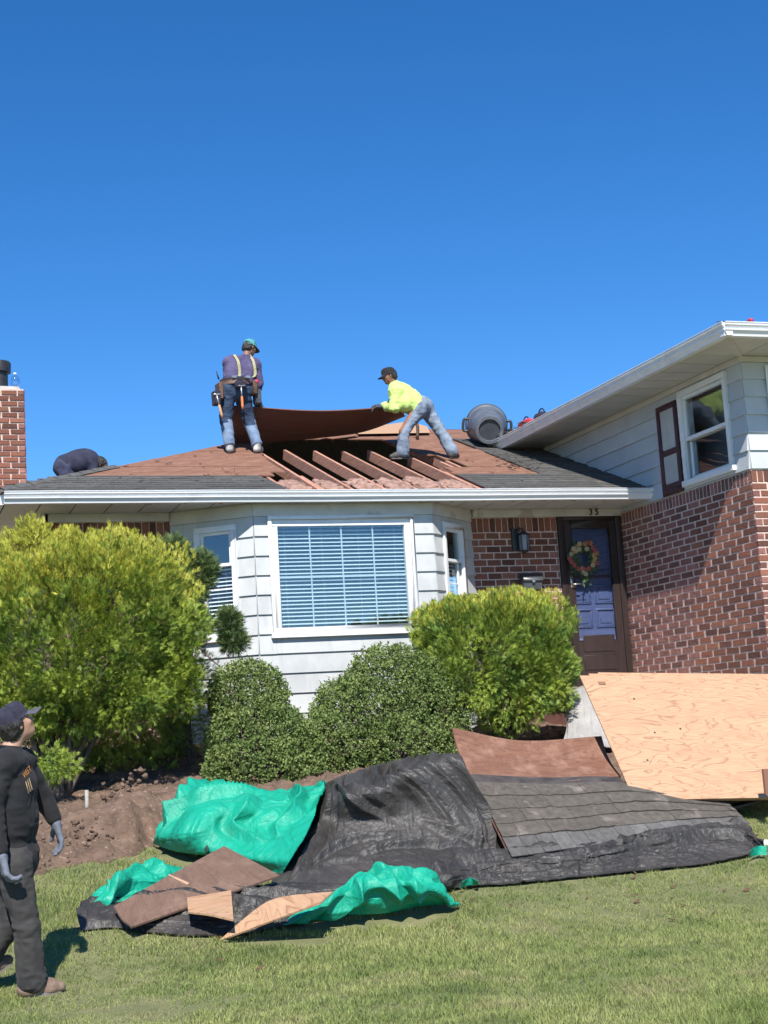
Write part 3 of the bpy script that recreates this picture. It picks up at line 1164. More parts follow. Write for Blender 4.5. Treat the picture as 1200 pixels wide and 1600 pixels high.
# left slope, back slope (front slope is laid board by board)
mb.add([(EX0, EY - 0.12, rz(EY - 0.12)), (hx, RIDGE_Y, zr), (EX0 - 0.0, 27.4, EZ)], [(0, 1, 2)])
mb.add([(hx, RIDGE_Y, zr), (12.5, RIDGE_Y, zr), (12.5, 27.4, EZ), (EX0, 27.4, EZ)], [(0, 1, 2, 3)])
mb.add([(EX0, EY - 0.12, rz(EY - 0.12) - 0.02), (hx, RIDGE_Y, zr - 0.02), (EX0, 27.4, EZ - 0.02)], [(2, 1, 0)])
roof = mb.build('roof', M['shingle'], house)
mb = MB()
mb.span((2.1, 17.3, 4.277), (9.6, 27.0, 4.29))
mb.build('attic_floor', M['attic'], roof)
HOLE = [(17.0, 17.9, 4.76, 7.33), (17.9, 18.36, 4.88, 7.36), (18.36, 18.62, 5.09, 7.42), (18.62, 19.32, 5.09, 7.8), (19.32, 19.75, 5.13, 7.7), (19.75, 20.3, 5.19, 7.5), (20.3, 21.3, 5.25, 7.43)]


def slab(name, m, xa0, xa1, xb0, xb1, ya, yb, lift, th, parent, jit=0.0):
    """a piece on the front slope: x from xa0..xa1 at ya and xb0..xb1 at yb"""
    nx = 6
    P = []
    for f in np.linspace(0, 1, 3):
        y = ya + (yb - ya) * f
        l, r = xa0 + (xb0 - xa0) * f, xa1 + (xb1 - xa1) * f
        P.append([(l + (r - l) * g, y, rz(y) + lift + jit * random.uniform(-1, 1)) for g in np.linspace(0, 1, nx)])
    mb = MB()
    P = np.array(P)[::-1]
    mb.grid(P, th)
    return mb.build(name, m, parent)


rows = [(18.10, 18.36), (18.36, 18.745), (18.75, 19.345), (19.35, 19.745), (19.75, 19.995), (20.0, 20.295), (20.3, 20.595), (20.6, 21.195), (21.2, 21.795), (21.8, 22.29)]
for ya, yb in rows:
    ym = (ya + yb) / 2
    l0, l1 = EX0 + (ya - EY) + 0.02, EX0 + (yb - EY) + 0.02
    rgt = 8.58 + 0.03 * math.sin(ya * 7) if yb < 21.3 else 9.65
    spans = [[l0, rgt, l1, rgt]]
    hs_ = [h for h in HOLE if h[0] < ym < h[1]]
    if hs_:
        h = hs_[0]
        spans = [[l0, h[2], l1, h[2]], [h[3], rgt, h[3], rgt]]
    for s in spans:
        # break long runs into boards
        cuts = [0.0]
        ln = s[1] - s[0]
        k = random.uniform(0.9, 2.2)
        while k < ln - 0.5:
            cuts.append(k / ln)
            k += 2.44
        cuts.append(1.0)
        for a, b in zip(cuts[:-1], cuts[1:]):
            slab('sheathing_panel', M['sheath'], s[0] + ln * a + 0.002, s[0] + ln * b - 0.002, s[2] + (s[3] - s[2]) * a + 0.002, s[2] + (s[3] - s[2]) * b - 0.002, ya + 0.003, yb - 0.003, 0.0 + random.uniform(-0.003, 0.004), t_, roof, 0.002)
# rafters and batts
dirs = nrm((0, 1, PITCHR))
ups = nrm((0, -PITCHR, 1))
RX = [4.79 + 0.42 * k for k in range(-4, 12)]
for k, x in enumerate(RX):
    y0 = 17.1 if x > 3 else EY + (x - EX0)
    y1 = min(RIDGE_Y - 0.03, EY + (x - EX0) - 0.03)
    a, b = np.array([x, y0, rz(y0)]), np.array([x, y1, rz(y1)])
    # over the opening the middle rafters stop short and start again near the ridge
    ends = [(y0, y1)] if not (5.0 < x < 7.5) else [(y0, 20.22 + 0.05 * math.sin(k * 2.3) - (0.45 if x > 7.2 else 0)), (21.95, y1)]
    for ya_, yb_ in ends:
        if yb_ - ya_ < 0.1:
            continue
        a, b = np.array([x, ya_, rz(ya_)]), np.array([x, yb_, rz(yb_)])
        c = (a + b) / 2 - ups * (t_ + 0.003 + 0.072)
        MB().box(c, (0.04, np.linalg.norm(b - a), 0.14), ((1, 0, 0), dirs, ups)).build('rafter', M['rafter'], roof)
# sistered short pieces beside two of the rafters
for x, y0, y1 in ((7.35, 17.15, 18.5), (5.255, 17.15, 18.2), (7.62, 18.7, 19.3)):
    a, b = np.array([x, y0, rz(y0)]), np.array([x, y1, rz(y1)])
    c = (a + b) / 2 - ups * (t_ + 0.003 + 0.075)
    MB().box(c, (0.04, np.linalg.norm(b - a), 0.14), ((1, 0, 0), dirs, ups)).build('rafter', M['rafter'], roof)


def lumpy(name, m, c, r, ax, parent, seed, amp=0.35, fq=3.0, n=(26, 16)):
    mb = MB()
    mb.ell((0, 0, 0), 1.0, None, *n)
    D = mb.v[0]
    D = D * (1 + amp * fbm(D * fq + seed * 5.7, 4, seed))[:, None]
    D = np.sign(D) * np.abs(D) ** 0.8
    mb.v[0] = np.array(c) + (D * np.array(r)) @ np.array([nrm(a) for a in ax])
    return mb.build(name, m, parent, True)


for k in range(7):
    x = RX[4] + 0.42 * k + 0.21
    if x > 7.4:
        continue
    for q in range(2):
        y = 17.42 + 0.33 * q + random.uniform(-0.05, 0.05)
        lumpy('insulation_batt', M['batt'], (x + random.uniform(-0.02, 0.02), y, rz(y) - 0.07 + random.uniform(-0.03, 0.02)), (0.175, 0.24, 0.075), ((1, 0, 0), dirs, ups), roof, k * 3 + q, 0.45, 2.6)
# old shingles left at the eave and along the wing
def shingle_rows(x0f, x1f, ya, yb, exposure=0.135, piece=1.0):
    y = ya
    k = 0
    while y < yb:
        l, r = x0f(y), x1f(y)
        x = l - (k % 3) * piece / 3
        while x < r:
            a, b = max(x, l), min(x + piece, r)
            if b - a > 0.06:
                la, lb = max(a, x0f(y)), b
                ye = min(y + exposure * 1.35, yb + 0.05)
                n_ = max(2, int(round((b - a) / 0.11)))
                P = []
                gxs = np.linspace(a, b - 0.004, n_ + 1)
                e = [random.uniform(-0.008, 0.008) for _ in gxs]
                P.append([(g, ye, rz(ye) + 0.007) for g in gxs])
                P.append([(g, y + e_, rz(y) + 0.014 + abs(e_) * 0.6) for g, e_ in zip(gxs, e)])
                MB().grid(np.array(P), 0.007).build('roof_shingle', M['shingle'], roof)
            x += piece
        y += exposure
        k += 1


shingle_rows(lambda y: EX0 + max(0, y - EY) - 0.02, lambda y: 4.76 - 0.16 * max(0, (y - 17.3)), 17.03, 18.02)
shingle_rows(lambda y: 7.35 if y < 18.05 else 8.6, lambda y: XW - 0.01, 17.03, 21.2)
# thin deck under those shingles
slab('eave_deck', M['sheath'], EX0, 4.72, EX0 + 0.9, 4.6, 17.08, 18.098, -0.001, t_, roof)
slab('eave_deck', M['sheath'], 7.37, XW - 0.005, 7.37, XW - 0.005, 17.08, 18.098, -0.001, t_, roof)
slab('eave_deck', M['sheath'], 8.61, XW - 0.005, 8.61, XW - 0.005, 18.1, 21.6, -0.002, t_, roof)
# hip cap
mb = MB()
a, b = np.array([EX0, EY, EZ + 0.012]), np.array([hx, RIDGE_Y, zr + 0.012])
nn = 30
for k in range(9):
    p, q = a + (b - a) * k / nn, a + (b - a) * (k + 1.1) / nn
    c = (p + q) / 2
    mb.add([p + [-0.09, 0.06, -0.03], p + [0, 0, 0.02], p + [0.06, -0.09, -0.03], q + [-0.09, 0.06, -0.035], q + [0, 0, 0.012], q + [0.06, -0.09, -0.035]], [(0, 1, 4, 3), (1, 2, 5, 4)])
mb.build('hip_cap', M['shingle'], roof)

# --- chimney
cx0, cx1, cyf = 0.85, 2.045, 20.5
ch = MB()
ch.span((cx0 + 0.008, cyf + 0.008, 1.3), (cx1 - 0.008, cyf + 0.75, 6.40))
chim = ch.build('chimney', M['mortar'], house)
bricks(chim, (cx0, cyf, 0), (1, 0, 0), ND, cx1 - cx0, 4.7, 6.385, 0.22, 0.0775, vis=lambda P: P[0] > 1.6)
bricks(chim, (cx1, cyf, 0), (0, 1, 0), (1, 0, 0), 0.75, 4.7, 6.385, 0.22, 0.0775, vis=lambda P: False)
mb = MB()
mb.add([(cx0 + 0.03, cyf + 0.03, 6.386), (cx1 - 0.03, cyf + 0.03, 6.386), (cx1 - 0.03, cyf + 0.72, 6.386), (cx0 + 0.03, cyf + 0.72, 6.386),
        (cx0 + 0.15, cyf + 0.12, 6.47), (cx1 - 0.06, cyf + 0.1, 6.465), (cx1 - 0.12, cyf + 0.62, 6.48), (cx0 + 0.15, cyf + 0.62, 6.48)],
       [(0, 1, 5, 4), (1, 2, 6, 5), (2, 3, 7, 6), (3, 0, 4, 7), (4, 5, 6, 7)])
mb.bevel('chimney_crown', M['concrete'], chim, 0.02, 2)
mb = MB()
mb.lathe([(0.0, 0.0), (0.13, 0.0), (0.13, 0.2), (0.125, 0.2), (0.125, 0.23), (0.17, 0.235), (0.175, 0.36), (0.16, 0.385), (0.0, 0.385)], (1.73, cyf + 0.3, 6.46), n=20)
mb.build('flue_cap', M['black'], chim, angle=40)

# --- the taller wing on the right
ZB = 4.19
ZS = 5.54
side = (0, -1, 0)
WY0, WY1 = 15.05, 16.17
holeS = [(YF + 3.2 - WY1 + 0.03, YF + 3.2 - WY0 - 0.03, 4.29, 5.40)]
side_wall = core('side_wall', M['mortar'], house, (XW, YF, 0), side, (-1, 0, 0), YF - YW, 0.9, ZB)
bricks(side_wall, (XW, YF, 0), side, (-1, 0, 0), YF - YW, 1.75, ZB, 0.295, 0.0835, soldier=0.155, vis=lambda P: P[2] > 1.9, ju=0.036)
upper = core('upper_side_wall', M['trim'], house, (XW, YF + 3.2, 0), side, (-1, 0, 0), YF + 3.2 - YW, ZB + 0.001, ZS, holeS, 0.14, 0.012)
siding(upper, (XW, YF + 3.2, 0), side, (-1, 0, 0), YF + 3.2 - YW - 0.002, ZB + 0.012, ZS - 0.03, 0.212, holeS, piece=2.4, m=M['siding_clean'])
front_of_wing = core('wing_front_wall', M['mortar'], house, (XW + 0.14, YW, 0), (1, 0, 0), ND, 4.0, 0.5, ZB, thick=0.14)
bricks(front_of_wing, (XW - 0.012, YW, 0), (1, 0, 0), ND, 3.0, 1.9, ZB, 0.21, 0.0835, soldier=0.155, vis=lambda P: P[0] < 10.0)
holeF = [(0.33, 1.2, 4.55, 5.4)]
upf = core('wing_upper_front', M['trim'], house, (XW + 0.14, YW, 0), (1, 0, 0), ND, 4.0, ZB + 0.001, ZS, [(h[0] - 0.14, h[1] - 0.14, h[2], h[3]) for h in holeF], 0.14, 0.012)
siding(upf, (XW, YW, 0), (1, 0, 0), ND, 4.0, ZB + 0.012, ZS - 0.03, 0.212, holeF, piece=1.22, m=M['siding_clean'])
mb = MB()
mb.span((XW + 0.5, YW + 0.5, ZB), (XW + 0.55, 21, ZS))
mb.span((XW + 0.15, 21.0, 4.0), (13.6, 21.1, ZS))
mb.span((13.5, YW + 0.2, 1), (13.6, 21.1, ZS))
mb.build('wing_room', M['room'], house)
# side window of the wing
P0 = (XW, YF + 3.2, 0)
a, b = YF + 3.2 - WY1, YF + 3.2 - WY0
w3 = frame_boxes(MB(), P0, side, (-1, 0, 0), a, b, 4.235, 5.44, 0.075, 0.0, 0.05, 0.03).bevel('window', M['trim'], house, 0.005)
frame_boxes(MB(), P0, side, (-1, 0, 0), a + 0.077, b - 0.077, 4.80, 5.363, 0.045, -0.03, 0.02).bevel('sash', M['trim'], w3, 0.004)
frame_boxes(MB(), P0, side, (-1, 0, 0), a + 0.077, b - 0.077, 4.312, 4.84, 0.045, -0.065, -0.032).bevel('sash', M['trim'], w3, 0.004)
pane(w3, P0, side, (-1, 0, 0), a + 0.123, b - 0.123, 4.846, 5.317, -0.008, M['glass_clear'])
pane(w3, P0, side, (-1, 0, 0), a + 0.123, b - 0.123, 4.358, 4.794, -0.05, M['glass_clear'])
# front window of the wing, only its first inches are in the picture
w4 = frame_boxes(MB(), (XW, YW, 0), (1, 0, 0), ND, 0.3, 1.23, 4.52, 5.43, 0.07, 0.0, 0.05, 0.02).bevel('window', M['trim'], house, 0.005)
pane(w4, (XW, YW, 0), (1, 0, 0), ND, 0.37, 1.16, 4.59, 5.36, -0.02, M['glass'])
frame_boxes(MB(), (XW, YW, 0), (1, 0, 0), ND, 0.372, 1.158, 4.592, 5.358, 0.04, -0.015, 0.02).build('sash', M['trim'], w4)
# shutter beside the side window
sy0, sy1, sz0, sz1 = 16.22, 16.72, 4.2, 5.36
a, b = YF + 3.2 - sy1, YF + 3.2 - sy0
mb = frame_boxes(MB(), P0, side, (-1, 0, 0), a, b, sz0, sz1, 0.075, 0.014, 0.05)
q = np.array([XW - 0.032, (sy0 + sy1) / 2, 4.74])
mb.span((XW - 0.05, sy0 + 0.075, 4.7), (XW - 0.014, sy1 - 0.075, 4.775))
mb.span((XW - 0.0495, sy0 + 0.075, sz0 + 0.075), (XW - 0.015, sy1 - 0.075, sz0 + 0.14))
shut = mb.bevel('shutter', M['maroon'], house, 0.004)
for z0, z1 in ((4.342, 4.698), (4.777, 5.283)):
    mb = MB()
    z = z0 + 0.012
    mb.span((XW - 0.028, sy0 + 0.077, z0), (XW - 0.018, sy1 - 0.077, z1))
    while z < z1 - 0.01:
        mb.box((XW - 0.033, (sy0 + sy1) / 2, z + 0.015), (0.004, sy1 - sy0 - 0.16, 0.036), (nrm((1, 0, 0.25)), (0, 1, 0), nrm((-0.25, 0, 1))))
        z += 0.036
    mb.build('louvre_panel', M['siding'], shut)
# soffit, frieze, gutter, roof of the wing
OX, OYF = 9.035, 13.99
mb = MB()
mb.span((XW - 0.03, YW - 0.03, ZS - 0.075), (XW - 0.001, 21.2, ZS - 0.002))
mb.span((XW - 0.001, YW - 0.03, ZS - 0.075), (13.6, YW - 0.001, ZS - 0.002))
mb.bevel('frieze_board', M['frieze'], house, 0.004)
y = YW
while y < 21.0:
    mb = MB()
    mb.span((OX + 0.005, y + 0.009, ZS), (XW - 0.001, y + 0.397, ZS + 0.012))
    mb.build('soffit_panel', M['soffit'], house)
    y += 0.406
x = XW
while x < 13.4:
    mb = MB()
    mb.span((x + 0.009, OYF + 0.005, ZS), (x + 0.397, YW - 0.001, ZS + 0.012))
    mb.build('soffit_panel', M['soffit'], house)
    x += 0.406
mb = MB()
mb.prism([(OX + 0.005, OYF + 0.005, ZS + 0.0002), (XW - 0.003, OYF + 0.005, ZS + 0.0002), (XW - 0.003, YW - 0.003, ZS + 0.0002)], (0, 0, 0.012)).prism([(OX + 0.005, OYF + 0.02, ZS + 0.0002), (XW - 0.02, YW - 0.002, ZS + 0.0002), (OX + 0.005, YW - 0.002, ZS + 0.0002)], (0, 0, 0.012))
mb.build('soffit_panel', M['soffit'], house)
dg = nrm((XW - OX, YW - OYF, 0))
MB().box(((OX + XW) / 2, (OYF + YW) / 2, ZS - 0.006), (0.97, 0.06, 0.012), (dg, np.cross((0, 0, 1), dg), (0, 0, 1))).build('soffit_strip', M['frieze'], house)
gutter('gutter', (OX, 21.0), (0, -1, 0), (-1, 0, 0), 21.0 - OYF + 0.1, ZS + 0.145, 0.15)
gutter('gutter', (OX - 0.1, OYF), (1, 0, 0), (0, -1, 0), 4.7, ZS + 0.1455, 0.15)
mb = MB()
zt = ZS + 0.15
hgt = 0.31
pk = 2.35
mb.add([(OX - 0.06, OYF - 0.06, zt), (OX + pk, OYF + pk, zt + hgt * (pk + 0.06)), (OX - 0.06, 21.2, zt), (OX + pk, 20.5, zt + hgt * (pk + 0.06)), (13.7, OYF - 0.06, zt), (13.7 - 1, OYF + pk, zt + hgt * (pk + 0.06)), (13.7, 21.2, zt)],
       [(0, 1, 3, 2), (0, 4, 5, 1), (1, 5, 6, 3), (4, 6, 5), (2, 3, 6)])
wing_roof = mb.build('wing_roof', M['shingle'], house)
k = 0
for i in range(14):
    d = 0.13 * i
    z = zt + hgt * (d)
    n_ = 12
    P = []
    xs_ = np.linspace(OX - 0.06 + d, 13.6, n_)
    P.append([(g, OYF - 0.06 + d + 0.18, zt + hgt * (d + 0.18) + 0.008) for g in xs_])
    P.append([(g, OYF - 0.06 + d + random.uniform(-0.006, 0.006), z + 0.016) for g in xs_])
    MB().grid(np.array(P), 0.007).build('roof_shingle', M['shingle'], wing_roof)
lay_bricks()


# ------------------------------------------------------------------ plants
def leafmat(name, c1, c2, rough=0.55, trans=0.12, isl=0.45, spots=None, scale=3.0):
    return mat(name, c1, rough, c2, scale=scale, detail=4, lohi=(0.35, 0.65), island=isl, trans=trans, spots=spots, spec=0.35)


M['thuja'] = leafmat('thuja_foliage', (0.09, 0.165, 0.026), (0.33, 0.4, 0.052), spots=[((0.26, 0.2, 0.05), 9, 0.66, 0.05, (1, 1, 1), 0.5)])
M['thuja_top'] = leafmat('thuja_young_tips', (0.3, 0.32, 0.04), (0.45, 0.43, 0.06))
M['thuja2'] = leafmat('thuja_foliage_green', (0.095, 0.175, 0.03), (0.33, 0.41, 0.06))
M['box'] = leafmat('boxwood_leaf', (0.12, 0.18, 0.05), (0.21, 0.27, 0.08), 0.6, 0.22, 0.3, spots=[((0.16, 0.07, 0.045), 7, 0.7, 0.04, (1, 1, 1), 0.6)])
M['juniper'] = leafmat('juniper_needles', (0.08, 0.135, 0.05), (0.16, 0.21, 0.07))
M['bark'] = mat('bark', (0.09, 0.066, 0.05), 0.95, (0.22, 0.18, 0.15), scale=14, stretch=(3, 3, 0.5), bump=0.8)
M['grass'] = mat('grass_blades', (0.2, 0.265, 0.075), 0.55, (0.37, 0.4, 0.145), scale=1.1, detail=5, lohi=(0.38, 0.62), island=0.35, trans=0.4, spec=0.3,
                 spots=[((0.42, 0.38, 0.19), 1.7, 0.58, 0.12, (1, 1, 1), 0.75), ((0.46, 0.41, 0.22), 6, 0.64, 0.08, (1, 1, 1), 0.6), ((0.11, 0.17, 0.05), 0.9, 0.57, 0.1, (1, 1, 1), 0.7)])


def rotm(ax, ay, az):
    return np.stack([ax, ay, az], -1)  # n,3,3 columns


def frames(D, roll):
    """right-handed frames whose third column is D"""
    D = D / np.linalg.norm(D, axis=1)[:, None].clip(1e-9)
    ref = np.where(np.abs(D[:, 2:3]) < 0.9, np.array([[0, 0, 1.0]]), np.array([[1.0, 0, 0]]))
    u = np.cross(ref, D)
    u /= np.linalg.norm(u, axis=1)[:, None].clip(1e-9)
    w = np.cross(D, u)
    c, s = np.cos(roll)[:, None], np.sin(roll)[:, None]
    return rotm(c * u + s * w, -s * u + c * w, D)


def scatter(name, T, Q, C, D, roll, S, m, parent):
    """T template verts k x 3 (z = growth axis), Q faces; C centres, D directions, S scales"""
    Rm = frames(D, roll)
    V = np.einsum('nij,kj->nki', Rm, T) * S[:, None, None] + C[:, None, :]
    k = len(T)
    F = (np.arange(len(C))[:, None, None] * k + Q[None]).reshape(-1, Q.shape[1])
    return fastmesh(name, V.reshape(-1, 3), F, m, parent)


def spray_template(n=5, seed=0):
    """a flat fan of scale-leaf twigs, unit height"""
    r = random.Random(seed)
    V, Q = [], []

    def blade(p, d, l, w):
        p, d = np.array(p, float), nrm(d)
        s = nrm(np.cross(d, (0, 1, 0)))
        b = len(V)
        mid = p + d * l * 0.55 + np.array([0, r.uniform(-0.06, 0.06), 0])
        V.extend([p, mid + s * w, p + d * l, mid - s * w])
        Q.append((b, b + 1, b + 2, b + 3))
    blade((0, 0, 0), (r.uniform(-0.1, 0.1), 0, 1), 1.0, 0.05)
    for i in range(n):
        t = 0.08 + 0.62 * i / n
        for sg in (-1, 1):
            a = sg * (0.62 - 0.25 * t) * r.uniform(0.8, 1.2)
            blade((0, 0, t), (math.sin(a), r.uniform(-0.3, 0.3), math.cos(a)), 0.5 * (1 - 0.35 * t) * r.uniform(0.7, 1.2), 0.038)
    return np.array(V), np.array(Q)


SPRAY = [spray_template(3, s) for s in range(3)]


def shell(n, c, r, ex, lump, seed, depth=0.22, lo=-1.0):
    """points in the outer shell of a lumpy superellipsoid, with outward normals"""
    rg = np.random.default_rng(seed)
    d = rg.normal(size=(n * 2, 3))
    d /= np.linalg.norm(d, axis=1)[:, None]
    k = (np.abs(d) ** ex).sum(1) ** (-1.0 / ex)
    P = d * k[:, None]
    P = P[P[:, 2] > lo][:n]
    L_ = 1 + lump * fbm(P * 2.3 + seed, 3, seed)
    rad = 1 - depth * rg.random(len(P)) ** 2.0
    N_ = np.sign(P) * np.abs(P) ** (ex - 1) / np.array(r)
    N_ /= np.linalg.norm(N_, axis=1)[:, None]
    return np.array(c) + P * (L_ * rad)[:, None] * np.array(r), N_, rad, P


def limbs(name, base, c, r, n, m, parent, seed, rad=0.05, th=0.75):
    rg = random.Random(seed)
    mb = MB()
    for i in range(n):
        a = rg.uniform(0, 2 * math.pi)
        e = rg.uniform(-0.4, 0.9)
        tip = np.array(c) + np.array([math.cos(a) * math.cos(e), math.sin(a) * math.cos(e), math.sin(e)]) * np.array(r) * th
        b = np.array(base) + np.array([rg.uniform(-0.08, 0.08), rg.uniform(-0.08, 0.08), 0])
        mid = b * 0.5 + tip * 0.5 + np.array([rg.uniform(-0.1, 0.1), rg.uniform(-0.1, 0.1), 0.1])
        q = rad * rg.uniform(0.5, 1)
        mb.tube(catmull(np.array([b, mid, tip]), 7), np.linspace(q, q * 0.25, 7), 6)
    return mb.build(name, m, parent, True)


def thuja(label, base, c, r, ex, n, seed, m, mtop=None, size=(0.07, 0.13), lump=0.09, lo=-1.0, name='arborvitae_bush', top=0.45, extra=(), trunks=3, holes=()):
    t = empty(name, base, label, 'bush')
    P, N_, rad, U = shell(n, c, r, ex, lump, seed, 0.36, lo)
    for (cc, rr, nn) in extra:
        p2, n2, r2, u2 = shell(nn, cc, rr, 2.2, 0.12, seed + 5, 0.6)
        P, N_, rad = np.vstack([P, p2]), np.vstack([N_, n2]), np.concatenate([rad, r2])
        U = np.vstack([U, (p2 - np.array(c)) / np.array(r)])
    rg = np.random.default_rng(seed + 1)
    for hc, hr in holes:
        keep = (((P - np.array(hc)) / hr) ** 2).sum(1) > 1 + 0.4 * rg.random(len(P))
        P, N_, rad, U = P[keep], N_[keep], rad[keep], U[keep]
    # clumps: sprays of one branchlet point the same way
    gap = vnoise(P * np.array([7, 7, 3.5]), seed + 20) + 0.5 * vnoise(P * 15, seed + 21)
    keep = gap > -0.2 - 0.45 * rg.random(len(P))
    P, N_, rad, U = P[keep], N_[keep], rad[keep], U[keep]
    w = 0.5 * np.stack([vnoise(P * 5 + 3.1 * i, seed + i) for i in range(3)], -1)
    D = N_ * 0.55 + np.array([0, 0, 1.0]) * (0.45 + 0.55 * np.clip(U[:, 2:3], -1, 1)) + w + 0.22 * rg.normal(size=P.shape)
    P = P + N_ * (0.04 * vnoise(P * 9, seed + 9) + 0.15 * (np.minimum(np.abs(vnoise(P * np.array([5.0, 5.0, 1.9]) + seed, seed + 13)) * 3.2, 1) - 0.75) + 0.05 * vnoise(P * np.array([11, 11, 5]) + seed, seed + 14))[:, None]
    S = rg.uniform(*size, len(P))
    roll = rg.uniform(0, 6.283, len(P))
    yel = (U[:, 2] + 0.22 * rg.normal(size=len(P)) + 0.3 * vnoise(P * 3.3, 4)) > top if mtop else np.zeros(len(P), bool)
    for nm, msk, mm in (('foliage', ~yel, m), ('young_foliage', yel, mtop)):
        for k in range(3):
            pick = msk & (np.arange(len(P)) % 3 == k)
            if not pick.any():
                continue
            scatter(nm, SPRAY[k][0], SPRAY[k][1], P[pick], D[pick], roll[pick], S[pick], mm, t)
    # merge the template variants of each part into one mesh
    for nm in ('foliage', 'young_foliage'):
        os_ = [o for o in t.children if o.name.split('.')[0] == nm]
        if len(os_) > 1:
            join(os_)
    for o in t.children:
        o['kind'] = 'stuff'
    # old wood inside
    limbs('branches', base, c, r, 26, M['bark'], t, seed, 0.035, 0.7)
    mb = MB()
    for k in range(trunks):
        a = k * 2.1 + seed
        b = np.array(base, float) + np.array([math.cos(a) * 0.09, math.sin(a) * 0.07, -0.05])
        mb = MB().tube(catmull(np.array([b, b + [0.03, 0.0, 0.4], np.array(c) + [math.cos(a) * 0.3, math.sin(a) * 0.25, 0.2]]), 8), np.linspace(0.055, 0.025, 8), 8)
        mb.build('trunk', M['bark'], t, True)
    return t


def join(os_):
    V, Q, b = [], [], 0
    for o in os_:
        me = o.data
        v = np.empty(len(me.vertices) * 3, np.float32)
        me.vertices.foreach_get('co', v)
        f = np.empty(len(me.loops), np.int32)
        me.loops.foreach_get('vertex_index', f)
        V.append(v.reshape(-1, 3))
        Q.append(f.reshape(-1, 4) + b)
        b += len(me.vertices)
    o0 = os_[0]
    n = fastmesh(o0.name, np.vstack(V), np.vstack(Q), o0.data.materials[0], o0.parent, off=(0, 0, 0))
    nm = o0.name
    for o in os_:
        bpy.data.objects.remove(o)
    n.name = nm
    return n


big_c = at(128, 960, 15.35)
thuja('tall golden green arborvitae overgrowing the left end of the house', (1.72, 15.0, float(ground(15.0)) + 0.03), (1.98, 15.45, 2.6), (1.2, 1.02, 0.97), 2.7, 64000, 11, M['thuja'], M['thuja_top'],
      (0.05, 0.105), 0.16, -0.9, top=0.56,
      extra=[(at(50, 838, 15.1), (0.13, 0.13, 0.14), 420), (at(82, 1197, 14.5), (0.2, 0.16, 0.13), 700), (at(210, 1085, 14.75), (0.32, 0.25, 0.17), 1500), (at(95, 1085, 14.7), (0.3, 0.25, 0.2), 1500), (at(285, 1075, 14.9), (0.18, 0.2, 0.22), 1100),
             ((2.35, 16.0, 1.85), (1.0, 0.45, 0.62), 7000), ((1.2, 15.9, 1.8), (0.8, 0.45, 0.62), 4000), ((2.8, 16.7, 1.9), (0.95, 0.45, 0.85), 9000), (at(150, 1118, 14.9), (0.62, 0.35, 0.17), 2600), (at(30, 1110, 14.9), (0.4, 0.35, 0.2), 1500)],  # the low rear clumps are added to darken the gap below the crown
      holes=[(at(178, 925, 14.45), 0.1), (at(245, 1050, 14.65), 0.2), (at(70, 950, 14.4), 0.09), (at(232, 1000, 14.5), 0.12), (at(30, 1030, 14.5), 0.1)], trunks=3)
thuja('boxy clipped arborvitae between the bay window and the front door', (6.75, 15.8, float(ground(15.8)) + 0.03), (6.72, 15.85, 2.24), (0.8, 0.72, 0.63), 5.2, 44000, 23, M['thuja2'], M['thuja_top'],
      (0.05, 0.1), 0.075, -0.97, top=0.9, extra=[(at(795, 1095, 15.5), (0.42, 0.35, 0.3), 3000)], holes=[(at(868, 935, 15.2), 0.09), (at(700, 1040, 15.15), 0.1)], trunks=3)


def leaf_bush(label, base, lobes, n, seed, m, size=0.03, name='boxwood_bush'):
    t = empty(name, base, label, 'bush')
    rg = np.random.default_rng(seed)
    T = np.array([(0, 0, 0), (0.34, 0.1, 0.5), (0, 0.0, 1.0), (-0.34, 0.1, 0.5)])
    Q = np.array([(0, 1, 2, 3)])
    Pl, Dl = [], []
    tot = sum(np.prod(r) ** (2 / 3) for _, r in lobes)
    for c, r in lobes:
        k = int(n * np.prod(r) ** (2 / 3) / tot)
        P, N_, rad, U = shell(k, c, r, 2.3, 0.1, seed, 0.4)
        # twiglets: 6 leaves on each spot
        keep = np.ones(len(P), bool)
        for c2, r2 in lobes:
            if c2 is not c:
                keep &= (((P - np.array(c2)) / np.array(r2)) ** 2).sum(1) > 0.6
        P, N_ = P[keep], N_[keep]
        tw = N_ * 0.8 + 0.55 * rg.normal(size=P.shape) + [0, 0, 0.25]
        tw /= np.linalg.norm(tw, axis=1)[:, None]
        for q in range(7):
            o = P + tw * (q - 3) * 0.011
            d = tw * 0.45 + 0.8 * rg.normal(size=P.shape)
            Pl.append(o)
            Dl.append(d)
    P, D = np.vstack(Pl), np.vstack(Dl)
    o = scatter('foliage', T, Q, P, D, rg.uniform(0, 6.28, len(P)), rg.uniform(0.7, 1.25, len(P)) * size, m, t)
    o['kind'] = 'stuff'
    for c, r in lobes:
        limbs('branches', base, c, r, 34, M['bark'], t, seed + int(c[0] * 10), 0.014, 0.92)
    return t


